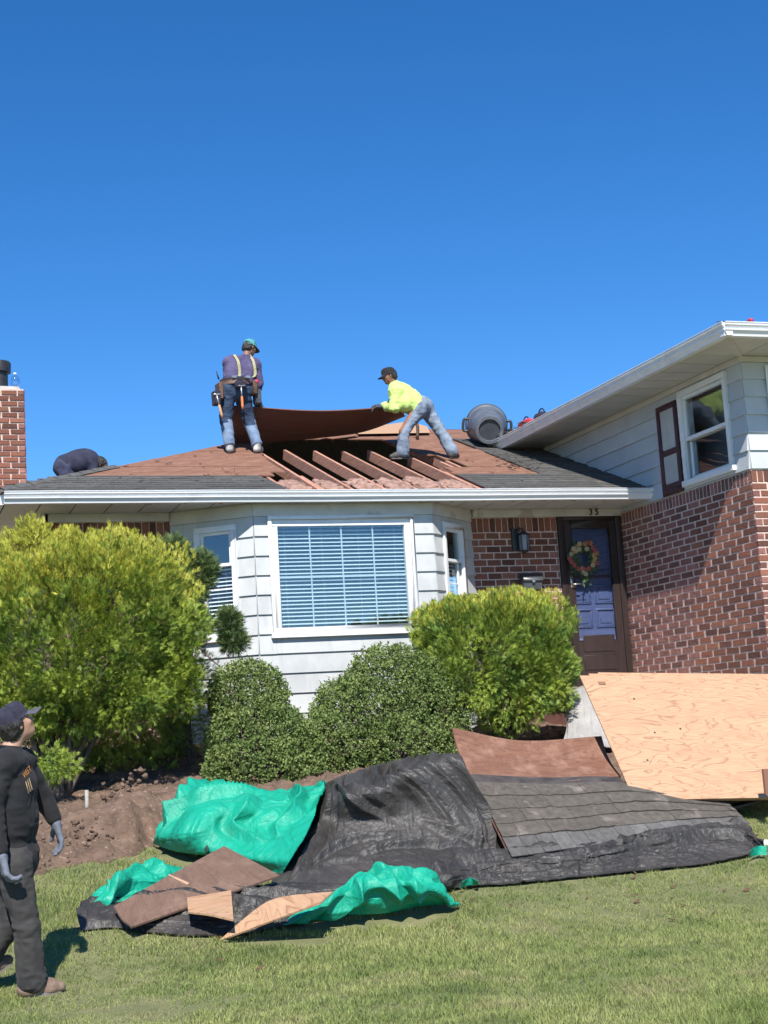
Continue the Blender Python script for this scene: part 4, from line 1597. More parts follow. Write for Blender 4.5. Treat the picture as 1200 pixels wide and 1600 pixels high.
gz_ = lambda y: float(ground(y)) + 0.03
leaf_bush('rounded two humped dark green bush just left below the bay window', (*at(400, 1230, 15.3)[:2], gz_(15.3)), [(at(388, 1092, 15.6), (0.42, 0.42, 0.38)), (at(405, 1165, 15.35), (0.56, 0.48, 0.44)), (at(450, 1185, 15.2), (0.4, 0.4, 0.4)), (at(405, 1205, 15.1), (0.56, 0.42, 0.34))], 9500, 31, M['box'])
leaf_bush('broad domed dark green bush with a bare hollow below the bay window', (*at(610, 1215, 15.5)[:2], gz_(15.5)), [(at(618, 1078, 15.75), (0.62, 0.5, 0.46)), (at(560, 1120, 15.6), (0.55, 0.45, 0.42)), (at(660, 1120, 15.5), (0.5, 0.42, 0.48)), (at(520, 1170, 15.4), (0.34, 0.34, 0.38)), (at(640, 1170, 15.3), (0.6, 0.4, 0.36))], 13000, 37, M['box'])

# the topiary juniper whose pads show in front of the left bay window
jb = at(300, 1215, 16.1)
jt = empty('topiary_juniper', (jb[0], jb[1], gz_(16.1)), 'straggly juniper with leafy pads on bare branches before the left bay window', 'bush')
rg = np.random.default_rng(5)
stem = np.array([(jb[0], jb[1], gz_(16.1) - 0.05), at(292, 1100, 16.2), at(300, 1000, 16.2), at(312, 930, 16.15), at(315, 880, 16.1)])
MB().tube(catmull(stem, 14), np.linspace(0.045, 0.015, 14), 7).build('trunk', M['bark'], jt, True)
for pa in ([(300, 985, 16.2), (325, 985, 16.1), (352, 990, 16.0)], [(298, 1010, 16.2), (330, 1005, 16.05), (360, 1000, 15.95)], [(303, 960, 16.2), (285, 900, 16.15), (275, 870, 16.1)], [(300, 1000, 16.2), (330, 1030, 16.0), (342, 1040, 15.95)]):
    MB().tube(catmull(np.array([at(*q) for q in pa]), 8), np.linspace(0.014, 0.006, 8), 5).build('branch', M['bark'], jt, True)
Pj, Nj = [], []
for q, r, k in (((314, 893, 16.1), (0.15, 0.14, 0.2), 300), ((303, 930, 16.1), (0.12, 0.12, 0.15), 180), ((272, 862, 16.1), (0.13, 0.12, 0.15), 190), ((358, 975, 16.0), (0.11, 0.11, 0.15), 190), ((364, 1003, 16.0), (0.13, 0.11, 0.1), 170), ((316, 968, 16.1), (0.09, 0.1, 0.08), 50), ((296, 950, 16.2), (0.1, 0.1, 0.12), 70)):
    P, N_, _, _ = shell(k * 4, at(*q), r, 2.0, 0.2, 3, 0.7)
    Pj.append(P)
    Nj.append(N_)
P, N_ = np.vstack(Pj), np.vstack(Nj)
o = scatter('foliage', *SPRAY[1], P, N_ + 0.5 * rg.normal(size=P.shape) + [0, 0, 0.5], rg.uniform(0, 6.28, len(P)), rg.uniform(0.06, 0.12, len(P)), M['juniper'], jt)
o['kind'] = 'stuff'


# ------------------------------------------------------------------ grass
def grass():
    rg = np.random.default_rng(3)
    N_ = 400000
    # nearer ground gets more blades: sample depth with a falling density
    u = rg.random(N_)
    y = 5.6 + (14.3 - 5.6) * u ** 1.25
    x0 = y * math.tan(YAW - 0.262) - 0.35
    x1 = y * math.tan(YAW + 0.252) + 0.9
    x = x0 + (x1 - x0) * rg.random(N_)
    keep = (y < bed_front(x) + 0.06 * rg.normal(size=N_)) & ((x < 4.6) | (y < 13.4))
    keep &= np.array([c not in OCC for c in zip((x // CELL).astype(int).tolist(), (y // CELL).astype(int).tolist())])
    x, y = x[keep], y[keep]
    n = len(x)
    pat = fbm(np.stack([x * 0.8, y * 0.8, x * 0], -1), 3, 21)
    clump = vnoise(np.stack([x * 9, y * 9, x * 0], -1), 22)
    h = (0.026 + 0.009 * pat + 0.009 * clump) * rg.uniform(0.6, 1.5, n)
    h = np.clip(h, 0.014, 0.09)
    a = rg.uniform(0, 6.283, n)
    lean = rg.uniform(0.3, 1.5, n) * h
    wdt = rg.uniform(0.0011, 0.0022, n) * (0.75 + y * 0.05)
    dx, dy = np.cos(a), np.sin(a)
    z = ground(y) - 0.004
    B = np.stack([x, y, z], -1)
    side_ = np.stack([-dy, dx, dx * 0], -1) * wdt[:, None]
    ld = np.stack([dx, dy, dx * 0], -1)
    up = np.array([0, 0, 1.0])
    p1 = B + up * (h * 0.55)[:, None] + ld * (lean * 0.3)[:, None]
    tip = B + up * h[:, None] + ld * lean[:, None]
    V = np.stack([B - side_, B + side_, p1 + side_ * 0.8, p1 - side_ * 0.8, tip + side_ * 0.15, tip - side_ * 0.15], 1).reshape(-1, 3)
    b = np.arange(n)[:, None] * 6
    Q = np.concatenate([b + np.array([[0, 1, 2, 3]]), b + np.array([[3, 2, 4, 5]])], 1).reshape(-1, 4)
    return fastmesh('grass', V, Q, M['grass'], None)



# ------------------------------------------------------------------ tarps, sheets, torn-off roofing on the lawn
M['tarp_black'] = mat_tarp('black_tarp', (0.028, 0.026, 0.024), (0.05, 0.046, 0.043), 0.5, crinkle=0.6, dust=[((0.13, 0.115, 0.1), 2.2, 0.5, 0.25, (1, 1, 1), 0.45), ((0.17, 0.15, 0.13), 30, 0.66, 0.06, (1, 1, 1), 0.35)])
M['tarp_green'] = mat_tarp('green_tarp', (0.004, 0.3, 0.19), (0.008, 0.4, 0.26), 0.52, trans=0.12, crinkle=0.55, dust=[((0.1, 0.3, 0.2), 2.5, 0.6, 0.15, (1, 1, 1), 0.4)])
M['plastic'] = mat_tarp('grey_plastic', (0.3, 0.29, 0.27), (0.42, 0.4, 0.38), 0.35, crinkle=0.6)


def ridge(P, s):
    n = vnoise(P, s)
    return 1 - np.abs(n) * 2.0


def resample(P, nr, nc):
    return catmull(catmull(P, nr, 0), nc, 1)


def normals(P):
    gu, gv = np.gradient(P, axis=1), np.gradient(P, axis=0)
    N_ = np.cross(gv, gu)
    N_ /= np.linalg.norm(N_, axis=2)[..., None].clip(1e-9)
    c = P[P.shape[0] // 2, P.shape[1] // 2]
    return N_ if N_[P.shape[0] // 2, P.shape[1] // 2] @ (EYE - c) > 0 else -N_


def relax(p, B, su, sv, iters, attach, bend):
    """too much cloth for the surface B: stretch constraints on rest lengths longer than B's, so that it buckles"""
    H, W_ = B.shape[:2]
    pairs = []
    for (dr, dc, sl, w) in ((0, 1, su, 1.0), (1, 0, sv, 1.0), (1, 1, (su + sv) / 2, 0.5), (1, -1, (su + sv) / 2, 0.5)):
        for ph in (0, 1):
            rr = slice(ph if dr else 0, H - dr, 2 if dr else 1)
            if dc == 1 and not dr:
                A_ = (slice(None), slice(ph, W_ - 1, 2))
                C_ = (slice(None), slice(ph + 1, W_, 2))
            elif dc == 0:
                A_ = (slice(ph, H - 1, 2), slice(None))
                C_ = (slice(ph + 1, H, 2), slice(None))
            elif dc == 1:
                A_ = (slice(ph, H - 1, 2), slice(0, W_ - 1))
                C_ = (slice(ph + 1, H, 2), slice(1, W_))
            else:
                A_ = (slice(ph, H - 1, 2), slice(1, W_))
                C_ = (slice(ph + 1, H, 2), slice(0, W_ - 1))
            L0 = np.linalg.norm(B[C_] - B[A_], axis=2)
            s_ = sl[A_] if not np.isscalar(sl) else sl
            pairs.append((A_, C_, L0 * (1 + s_), w))
    for it in range(iters):
        for A_, C_, L0, w in pairs:
            d = p[C_] - p[A_]
            l = np.linalg.norm(d, axis=2).clip(1e-6)
            k = (0.5 * w * (l - L0) / l)[..., None] * d
            p[A_] += k
            p[C_] -= k
        p += attach * (B - p)
        lap = np.zeros_like(p)
        lap[1:-1] += p[2:] + p[:-2] - 2 * p[1:-1]
        lap[:, 1:-1] += p[:, 2:] + p[:, :-2] - 2 * p[:, 1:-1]
        p += bend * lap
    return p


def ridges(B, lines):
    """sharp-crested folds: lines of (u0, v0, u1, v1, height, half-width, bow) in 0..1 across / along"""
    H, W_ = B.shape[:2]
    du = np.zeros((H, W_))
    dv = np.zeros((H, W_))
    du[:, 1:] = np.cumsum(np.linalg.norm(np.diff(B, axis=1), axis=2), axis=1)
    dv[1:] = np.cumsum(np.linalg.norm(np.diff(B, axis=0), axis=2), axis=0)
    su, sv = du[:, -1].mean(), dv[-1].mean()
    U = du + 0.05 * fbm(np.stack([du * 3, dv * 3, du * 0], -1), 2, 5)
    V_ = dv + 0.05 * fbm(np.stack([du * 3, dv * 3, du * 0 + 7], -1), 2, 6)
    out = np.zeros((H, W_))
    for (u0, v0, u1, v1, h, w, bow) in lines:
        a, b = np.array([u0 * su, v0 * sv]), np.array([u1 * su, v1 * sv])
        d = b - a
        l = np.linalg.norm(d)
        t = ((U - a[0]) * d[0] + (V_ - a[1]) * d[1]) / (l * l)
        n = ((U - a[0]) * -d[1] + (V_ - a[1]) * d[0]) / l - bow * (1 - (2 * t - 1) ** 2)
        along = np.clip(1.25 - np.abs(2 * t - 1) ** 2 * 1.25, 0, 1) ** 0.7
        prof = np.exp(-np.abs(n) / w) - 0.45 * np.exp(-(np.abs(n) - 1.9 * w) ** 2 / (w * w))
        out += h * along * prof
    return out


def wild(n, seed, ang, spread, ln, h, w):
    r = random.Random(seed)
    o = []
    for _ in range(n):
        u, v = r.random(), r.random()
        a = ang + r.gauss(0, spread)
        l = ln * r.uniform(0.5, 1.5) / 2
        o.append((u - l * math.cos(a), v - l * math.sin(a), u + l * math.cos(a), v + l * math.sin(a), h * r.uniform(0.4, 1.3), w * r.uniform(0.6, 1.5), r.uniform(-0.06, 0.06)))
    return o


def drape(ctrl, nr, nc, slack, seed, lift=0.012, fine=0.003, amp=0.03, attach=(0.008, 0.03, 0.08), iters=(80, 40, 20), folds=(), taut=None):
    """spline through the control net, sharp folds, then cloth with slack (across, along) buckled on it from coarse to fine"""
    B = net(ctrl, nr, nc)
    B = B + normals(B) * ridges(B, folds)[..., None]
    D_ = None
    for lv, f in enumerate((6, 3, 1)):
        h, w = max(8, nr // f), max(8, nc // f)
        b_ = resample(B, h, w) if f > 1 else B
        N_ = normals(b_)
        mod = np.clip(1 + 0.9 * fbm(b_ * 1.3 + seed, 2, seed + 70), 0.15, 2.2)
        if taut:
            vv = np.linspace(0, 1, h)[:, None]
            mod = mod * np.clip((vv - taut[0]) / (taut[1] - taut[0]), 0.06, 1)
        else:
            vv = 1.0
        if D_ is None:
            p = b_ + N_ * ((amp * np.clip((vv - taut[0]) * 4, 0.1, 1) if taut else amp) * fbm(b_ * 2.6 + seed * 3, 3, seed))[..., None]
        else:
            p = b_ + resample(D_, h, w) + N_ * ((np.clip((vv - taut[0]) * 4, 0.05, 1) if taut else 1) * amp * 0.22 / lv * fbm(b_ * (9 * lv) + seed * 3, 2, seed + lv))[..., None]
        p = relax(p, b_, slack[0] * mod, slack[1] * mod, iters[lv], attach[lv], 0.012)
        D_ = p - b_
    N_ = normals(p)
    p = p + N_ * (fine * ridge(p * 9 + 0.4 * fbm(p * 4, 2, seed)[..., None], seed + 3) + fine * 0.5 * ridge(p * 22, seed + 4))[..., None]
    g = ground(p[..., 1]) + lift
    soft = p[..., 2] - g
    p[..., 2] = g + np.where(soft > 0, soft, 0.004 * (1 + vnoise(p * 20, seed)))
    return p


TARPS = []


def tarp(name, label, m, ctrl, nr, nc, slack, seed, cat='tarp', th=0.004, lift=0.012, **kw):
    P = drape(ctrl, nr, nc, slack, seed, lift, **kw)
    TARPS.append(P)
    mb = MB()
    mb.grid(P, th)
    o = mb.build(name, m, None, True)
    return tag(o, label, cat)


# black tarp over the heap
tarp('black_tarp', 'black tarp draped over the tall heap in the middle of the lawn', M['tarp_black'], [
    [(500, 1260, 14.2), (520, 1250, 14.2), (560, 1240, 14.3), (627, 1230, 14.3), (680, 1225, 14.3), (712, 1225, 14.2), (730, 1240, 14.0)],
    [(508, 1226, 0.3), (522, 1219, 0.45), (560, 1207, 0.56), (627, 1189, 0.6), (680, 1181, 0.64), (712, 1181, 0.66), (724, 1192, 0.55)],
    [(500, 1236, 0.33), (524, 1229, 0.5), (547, 1229, 0.58), (602, 1218, 0.62), (652, 1194, 0.72), (713, 1184, 0.76), (728, 1198, 0.66)],
    [(494, 1252, 0.35), (520, 1242, 0.52), (544, 1242, 0.58), (600, 1232, 0.62), (652, 1208, 0.7), (716, 1195, 0.74), (733, 1208, 0.66)],
    [(470, 1290, 0.2), (505, 1285, 0.3), (535, 1288, 0.33), (600, 1285, 0.34), (662, 1278, 0.36), (730, 1270, 0.37), (765, 1272, 0.33)],
    [(445, 1340, 0.08), (470, 1340, 0.14), (515, 1336, 0.17), (597, 1332, 0.18), (668, 1325, 0.18), (742, 1315, 0.18), (790, 1308, 0.15)],
    [(424, 1378, 0.04), (450, 1388, 0.04), (520, 1388, 0.04), (600, 1380, 0.04), (670, 1380, 0.04), (740, 1362, 0.04), (806, 1342, 0.04)]],
    170, 224, (0.08, 0.025), 4, taut=(0.42, 0.6), attach=(0.04, 0.07, 0.12), folds=[
        (0.29, 0.475, 0.61, 0.465, 0.022, 0.02, 0), (0.57, 0.47, 0.85, 0.46, 0.025, 0.02, 0),
        (0.32, 0.49, 0.12, 0.97, 0.06, 0.05, 0.02), (0.33, 0.46, 0.24, 0.92, 0.04, 0.035, 0), (0.34, 0.46, 0.47, 0.86, 0.04, 0.05, -0.03), (0.62, 0.49, 0.66, 0.84, 0.06, 0.04, 0.02), (0.68, 0.49, 0.715, 0.88, 0.05, 0.03, 0.01),
        (0.74, 0.48, 0.735, 0.8, 0.045, 0.03, 0), (0.84, 0.5, 0.98, 0.9, 0.05, 0.04, -0.02), (0.8, 0.5, 0.86, 0.92, 0.04, 0.035, 0), (0.55, 0.46, 0.53, 0.8, 0.03, 0.04, 0), (0.42, 0.48, 0.6, 0.8, 0.025, 0.04, 0.02),
        (0.1, 0.9, 0.5, 0.87, 0.05, 0.03, 0.02), (0.35, 0.94, 0.8, 0.9, 0.05, 0.03, -0.02), (0.6, 0.86, 0.98, 0.88, 0.045, 0.03, 0.02)] + [w for w in wild(22, 4, 1.5, 0.4, 0.35, 0.014, 0.03) if w[1] > 0.42] + [w for w in wild(14, 5, 0.2, 0.4, 0.3, 0.016, 0.03) if w[1] > 0.7])
# its front skirt pulled along the foot of the old roofing
tarp('black_tarp_skirt', 'long rumpled strip of black tarp along the foot of the old shingles', M['tarp_black'], [
    [(640, 1375, 0.08), (720, 1349, 0.08), (800, 1335, 0.08), (900, 1325, 0.08), (1000, 1305, 0.08), (1090, 1291, 0.08), (1150, 1289, 0.08), (1172, 1307, 0.08)],
    [(648, 1383, 0.12), (725, 1359, 0.12), (800, 1345, 0.12), (900, 1335, 0.12), (1000, 1315, 0.12), (1090, 1301, 0.12), (1160, 1301, 0.12), (1188, 1313, 0.12)],
    [(660, 1388, 0.09), (730, 1370, 0.09), (800, 1358, 0.09), (900, 1350, 0.09), (1000, 1334, 0.09), (1090, 1322, 0.09), (1165, 1314, 0.09), (1193, 1318, 0.09)],
    [(668, 1398, 0.025), (735, 1385, 0.025), (800, 1381, 0.025), (900, 1371, 0.025), (1000, 1360, 0.025), (1100, 1350, 0.025), (1168, 1336, 0.025), (1196, 1326, 0.025)]],
    72, 330, (0.08, 0.3), 12, lift=0.03, amp=0.04, folds=wild(8, 7, 0.0, 0.12, 0.675, 0.048, 0.0525) + wild(12, 8, 0.9, 0.6, 0.18, 0.032, 0.045) + wild(11, 9, -0.6, 0.6, 0.15, 0.028, 0.0375))
tarp('black_tarp_edge', 'low crumpled black tarp under the muddy brown sheet', M['tarp_black'], [
    [(128, 1408, 0.09), (165, 1395, 0.09), (230, 1372, 0.09), (300, 1365, 0.09), (380, 1385, 0.09), (450, 1378, 0.09), (540, 1380, 0.09)],
    [(120, 1425, 0.1), (160, 1412, 0.1), (230, 1400, 0.1), (300, 1400, 0.1), (380, 1400, 0.1), (450, 1395, 0.1), (550, 1390, 0.1)],
    [(122, 1436, 0.08), (165, 1432, 0.08), (230, 1430, 0.08), (300, 1432, 0.08), (375, 1430, 0.08), (450, 1420, 0.08), (550, 1402, 0.08)],
    [(128, 1453, 0.02), (180, 1449, 0.02), (235, 1456, 0.02), (300, 1460, 0.02), (370, 1458, 0.02), (440, 1446, 0.02), (545, 1424, 0.02)]],
    80, 260, (0.1, 0.2), 21, folds=wild(6, 17, 0.0, 0.2, 0.525, 0.048, 0.06) + wild(12, 18, 0.8, 0.7, 0.21, 0.036, 0.045))
tarp('black_tarp_flap', 'small folded flap of black tarp poking out between the green folds', M['tarp_black'], [
    [(318, 1322, 0.13), (340, 1300, 0.13), (365, 1292, 0.13), (388, 1296, 0.13)],
    [(322, 1330, 0.15), (342, 1312, 0.15), (368, 1304, 0.15), (392, 1306, 0.15)],
    [(330, 1336, 0.08), (348, 1324, 0.08), (372, 1318, 0.08), (394, 1318, 0.08)]], 32, 56, (0.06, 0.2), 33, lift=0.05, folds=wild(3, 19, 0.1, 0.4, 1.2, 0.032, 0.0375))
# green tarp
tarp('green_tarp', 'bright green tarp heaped behind the black one beside the soil', M['tarp_green'], [
    [(270, 1300, 14.3), (318, 1262, 14.3), (375, 1262, 14.3), (440, 1262, 14.3), (508, 1250, 14.2)],
    [(262, 1268, 0.25), (316, 1229, 0.45), (375, 1235, 0.45), (440, 1243, 0.42), (508, 1228, 0.5)],
    [(250, 1290, 0.2), (300, 1260, 0.42), (370, 1256, 0.45), (440, 1262, 0.42), (500, 1252, 0.45)],
    [(243, 1308, 0.12), (290, 1300, 0.28), (365, 1290, 0.3), (430, 1296, 0.3), (480, 1300, 0.35)],
    [(240, 1316, 0.05), (280, 1328, 0.1), (350, 1332, 0.14), (405, 1338, 0.16), (455, 1340, 0.2)],
    [(240, 1320, 0.02), (285, 1332, 0.03), (355, 1340, 0.05), (405, 1356, 0.05), (440, 1366, 0.05)]],
    128, 188, (0.05, 0.1), 41, lift=0.03, amp=0.03, attach=(0.03, 0.06, 0.1), folds=[(0.02, 0.35, 0.75, 0.48, 0.08, 0.05, 0.05), (0.1, 0.5, 0.95, 0.52, 0.07, 0.05, -0.05), (0.02, 0.62, 0.6, 0.66, 0.09, 0.05, 0.04), (0.25, 0.2, 0.15, 0.75, 0.09, 0.06, 0.05), (0.3, 0.2, 0.55, 0.42, 0.07, 0.05, 0.05),
        (0.85, 0.2, 0.7, 0.5, 0.07, 0.05, -0.05), (0.5, 0.7, 0.8, 0.95, 0.07, 0.04, 0.04), (0.75, 0.55, 0.9, 0.95, 0.07, 0.04, 0.03), (0.9, 0.5, 0.97, 0.9, 0.06, 0.04, 0.0)] + wild(14, 27, 0.3, 0.5, 0.45, 0.028, 0.045) + wild(5, 28, 1.3, 0.4, 0.3, 0.024, 0.0375))
tarp('green_tarp_fold', 'green tarp corner folded over the front edge of the black tarp', M['tarp_green'], [
    [(452, 1437, 0.05), (520, 1394, 0.22), (565, 1366, 0.3), (615, 1358, 0.32), (660, 1363, 0.28), (692, 1388, 0.12)],
    [(450, 1442, 0.05), (515, 1408, 0.2), (560, 1384, 0.27), (610, 1378, 0.29), (665, 1384, 0.25), (705, 1402, 0.1)],
    [(446, 1446, 0.04), (508, 1424, 0.12), (557, 1408, 0.16), (608, 1402, 0.18), (668, 1402, 0.14), (714, 1412, 0.06)],
    [(442, 1450, 0.02), (500, 1438, 0.02), (555, 1434, 0.02), (605, 1430, 0.02), (668, 1418, 0.02), (718, 1416, 0.02)]],
    92, 148, (0.07, 0.06), 52, lift=0.04, amp=0.04, folds=[(0.02, 0.5, 0.45, 0.1, 0.039, 0.048, 0.03), (0.1, 0.9, 0.6, 0.25, 0.0585, 0.06, 0.04), (0.45, 0.1, 0.42, 0.9, 0.052, 0.054, 0.04), (0.55, 0.1, 0.62, 0.95, 0.052, 0.048, -0.04), (0.7, 0.1, 0.8, 0.95, 0.0455, 0.048, 0.03), (0.3, 0.5, 0.9, 0.6, 0.039, 0.048, 0.05), (0.85, 0.2, 0.98, 0.9, 0.039, 0.042, 0)] + wild(11, 37, 1.2, 0.6, 0.39, 0.0336, 0.042))
tarp('green_tarp_bulge', 'rounded bulge of green tarp at the far left of the muddy sheet', M['tarp_green'], [
    [(140, 1412, 0.06), (166, 1384, 0.16), (205, 1355, 0.22), (245, 1350, 0.2), (290, 1357, 0.1)],
    [(134, 1418, 0.06), (165, 1398, 0.16), (208, 1368, 0.22), (250, 1362, 0.2), (288, 1364, 0.12)],
    [(134, 1421, 0.05), (172, 1412, 0.1), (212, 1392, 0.14), (252, 1380, 0.14), (288, 1372, 0.12)],
    [(140, 1427, 0.02), (182, 1428, 0.02), (216, 1416, 0.06), (255, 1396, 0.08), (292, 1382, 0.08)]],
    72, 108, (0.12, 0.12), 63, lift=0.03, folds=[(0.05, 0.8, 0.6, 0.3, 0.05, 0.04, 0.05), (0.6, 0.1, 0.85, 0.7, 0.06, 0.04, 0.0), (0.2, 0.3, 0.5, 0.8, 0.05, 0.04, 0.03)] + wild(7, 47, 0.5, 0.6, 0.6, 0.024, 0.042))
tarp('green_tarp_scrap', 'little green tarp tip showing at the right end of the black strip', M['tarp_green'], [
    [(1172, 1330, 0.1), (1184, 1322, 0.1), (1198, 1322, 0.1)], [(1172, 1340, 0.03), (1184, 1336, 0.03), (1198, 1336, 0.03)]], 24, 32, (0.06, 0.06), 70)
tarp('green_tarp_corner', 'torn green tarp corner between the black tarp and the lawn', M['tarp_green'], [
    [(722, 1378, 0.1), (734, 1372, 0.1), (746, 1376, 0.1)], [(718, 1390, 0.03), (733, 1386, 0.03), (748, 1384, 0.03)]], 24, 32, (0.08, 0.06), 71, lift=0.04)


def sheet(name, label, m, quad, th, cat, nr=12, nc=16, sag=None, group=None, warp=0.006, seed=0):
    """quad: TL, TR, BR, BL world points"""
    a, b, c, d = [np.array(p, float) for p in quad]
    P = []
    for i in range(nr):
        v = i / (nr - 1)
        P.append([(a + (b - a) * u) * (1 - v) + (d + (c - d) * u) * v for u in np.linspace(0, 1, nc)])
    P = np.array(P)
    n = nrm(np.cross(d - a, b - a))
    if n @ (EYE - a) < 0:
        n = -n
    U, V_ = np.meshgrid(np.linspace(0, 1, nc), np.linspace(0, 1, nr))
    if sag:
        P += sag(U, V_)
    P += n * (warp * vnoise(np.stack([U * 2, V_ * 2, U * 0 + seed], -1), seed))[..., None]
    mb = MB()
    mb.grid(P, th)
    o = mb.build(name, m, None)
    return tag(o, label, cat, group)


# muddy sheet with its cross seam added as a thin pale strip, and new offcuts on it
A_, B_, C_, D_ = ath(350, 1325, 0.2), ath(437, 1370, 0.17), ath(205, 1451, 0.08), ath(178, 1414, 0.16)
sheet('muddy_plywood_sheet', 'large muddy brown plywood sheet lying skewed on the green and black tarps', M['mud_ply'], (A_, B_, C_, D_), 0.014, 'plywood', warp=0.02, seed=3)
E1, E2 = A_ + (D_ - A_) * 0.52, B_ + (C_ - B_) * 0.45
dv_ = nrm(C_ - B_)
nn = nrm(np.cross(D_ - A_, B_ - A_))
nn = nn if nn[2] > 0 else -nn
sheet('batten', 'thin pale batten across the muddy brown plywood sheet', mat('raw_wood', (0.4, 0.26, 0.17), 0.8), (E1 + nn * 0.014, E1 + (E2 - E1) * 0.42 + nn * 0.014, E1 + (E2 - E1) * 0.42 + dv_ * 0.022 + nn * 0.014, E1 + dv_ * 0.022 + nn * 0.014), 0.008, 'batten', 3, 6)


def on_sheet(px, py, lift=0.03):
    d = at(px, py, 10) - EYE
    t = ((A_ + nn * lift - EYE) @ nn) / (d @ nn)
    return EYE + d * t


sheet('plywood_offcut', 'small pale square plywood offcut on the muddy sheet', M['new_ply'], (on_sheet(292, 1401), on_sheet(361, 1392), on_sheet(365, 1436, 0.05), on_sheet(294, 1424)), 0.012, 'plywood', 6, 6)
T0, T1, T2, T3 = ath(395, 1424, 0.17), ath(520, 1393, 0.3), ath(500, 1410, 0.28), ath(343, 1469, 0.02)
T4 = ath(436, 1402, 0.25)
mb = MB()
rows_ = []
for f in np.linspace(0, 1, 10):
    l = catmull(np.array([T3, T0, T4, T1]), 40)[int(f * 39)]
    r = T3 + (T2 - T3) * f if f < 1 else T2
    rows_.append([l + (r - l) * g for g in np.linspace(0, 1, 6)])
mb.grid(np.array(rows_), -0.012)
tag(mb.build('plywood_wedge', M['new_ply'], None), 'long pointed wedge of new plywood aimed at the lawn', 'plywood')

# the torn-off roof section leaning at the right
root = at(760, 1330, 11.9)
old = empty('old_roof_section', (root[0], root[1], float(ground(root[1]))), 'torn off slab of old roof with brown plywood top and grey shingle rows', 'roofing debris')
bL, bM, bR = at(707, 1137, 12.72), at(815, 1157, 12.75), at(940, 1150, 12.8)
cL, cM, cR = at(735, 1211, 12.2), at(850, 1217, 12.2), at(970, 1213, 12.25)
top_ = catmull(np.array([bL, bM, bR]), 20)
mid_ = catmull(np.array([cL, cM, cR]), 20)
P = np.array([top_ * (1 - f) + mid_ * f for f in np.linspace(0, 1, 12)])
P += np.array([0, 0.05, -0.02]) * np.sin(np.linspace(0, math.pi, 12))[:, None, None]
MB().grid(P, 0.016).build('plywood_panel', M['brown_ply'], old)
S_TL, S_TR, S_BR, S_BL = at(733, 1212, 12.18), at(1118, 1243, 12.3), ath(1172, 1290, 0.09), ath(800, 1342, 0.1)
S_MR = at(972, 1217, 12.2)
topedge = catmull(np.array([S_TL, at(850, 1217, 12.18), S_MR, S_TR]), 60)
botedge = np.array([S_BL + (S_BR - S_BL) * f for f in np.linspace(0, 1, 60)])


def surf(u, v):
    i = min(58.999, max(0, u * 59))
    k = int(i)
    f = i - k
    a = topedge[k] * (1 - f) + topedge[k + 1] * f
    b = botedge[k] * (1 - f) + botedge[k + 1] * f
    return a * (1 - v) + b * v + np.array([0, 0, 0.02]) * math.sin(math.pi * v)


base_ = np.array([[surf(u, v) - np.array([0, 0, 0.02]) for u in np.linspace(0, 1, 40)] for v in np.linspace(0, 1.02, 12)])
MB().grid(base_, 0.016).build('deck_panel', M['brown_ply'], old)
band = np.array([[surf(u, v) + np.array([0, -0.002, 0.004]) for u in np.linspace(0.0, 0.66, 40)] for v in (-0.02, 0.05, 0.13)])
MB().grid(band, 0.006).build('felt_strip', M['felt'], old)
vs_ = [0.125, 0.30, 0.48, 0.64, 0.80, 1.0]
for r in range(5):
    va, vb = vs_[r], vs_[r + 1]
    u = 0.0 - 0.06 * (r % 2)
    last = r == 4
    while u < 1:
        w = 0.0645 if last else random.choice([0.13, 0.195, 0.26])
        a, b = max(u, 0), min(u + w, 1 if not (r == 0 and False) else 0.7)
        if b - a > 0.01:
            n_ = 3 if last else max(4, int((b - a) * 40))
            g_ = np.linspace(a + 0.0008, b - 0.0012, n_)
            rag = [0 if last else 0.018 * fbm(np.array([[x * 60 + r * 7, r, 0.5]]), 3)[0] for x in g_]
            hi = random.uniform(0.010, 0.018)
            rows2 = []
            for f in (0, 0.5, 1.0):
                rows2.append([surf(x, (va - 0.03) * (1 - f) + (vb + e) * f) + np.array([0, -0.004, 0.006 + hi * f]) for x, e in zip(g_, rag)])
            MB().grid(np.array(rows2), 0.008).build('shingle_strip' if not last else 'shingle_tab', M['tab_grey'] if last else M['old_shingle'], old)
        u += w
# debris heap that carries it
heap = empty('debris_heap', (*at(760, 1330, 12.6)[:2], float(ground(12.6))), 'dark heap of stripped roofing under the old roof slab', 'debris')
for k in range(46):
    x = random.uniform(5.0, 8.4)
    y = random.uniform(12.3, 13.2)
    z = float(ground(y)) + random.uniform(0.03, 0.3) * (1 if x < 6.0 else 0.6)
    ax = nrm((1, random.uniform(-0.4, 0.4), random.uniform(-0.2, 0.2)))
    MB().box((x, y, z), (random.uniform(0.3, 0.8), random.uniform(0.2, 0.4), 0.02), (ax, nrm(np.cross((0, 0.1, 1), ax)), np.cross(ax, nrm(np.cross((0, 0.1, 1), ax))))).build('shingle_scrap', M['old_shingle'], heap)

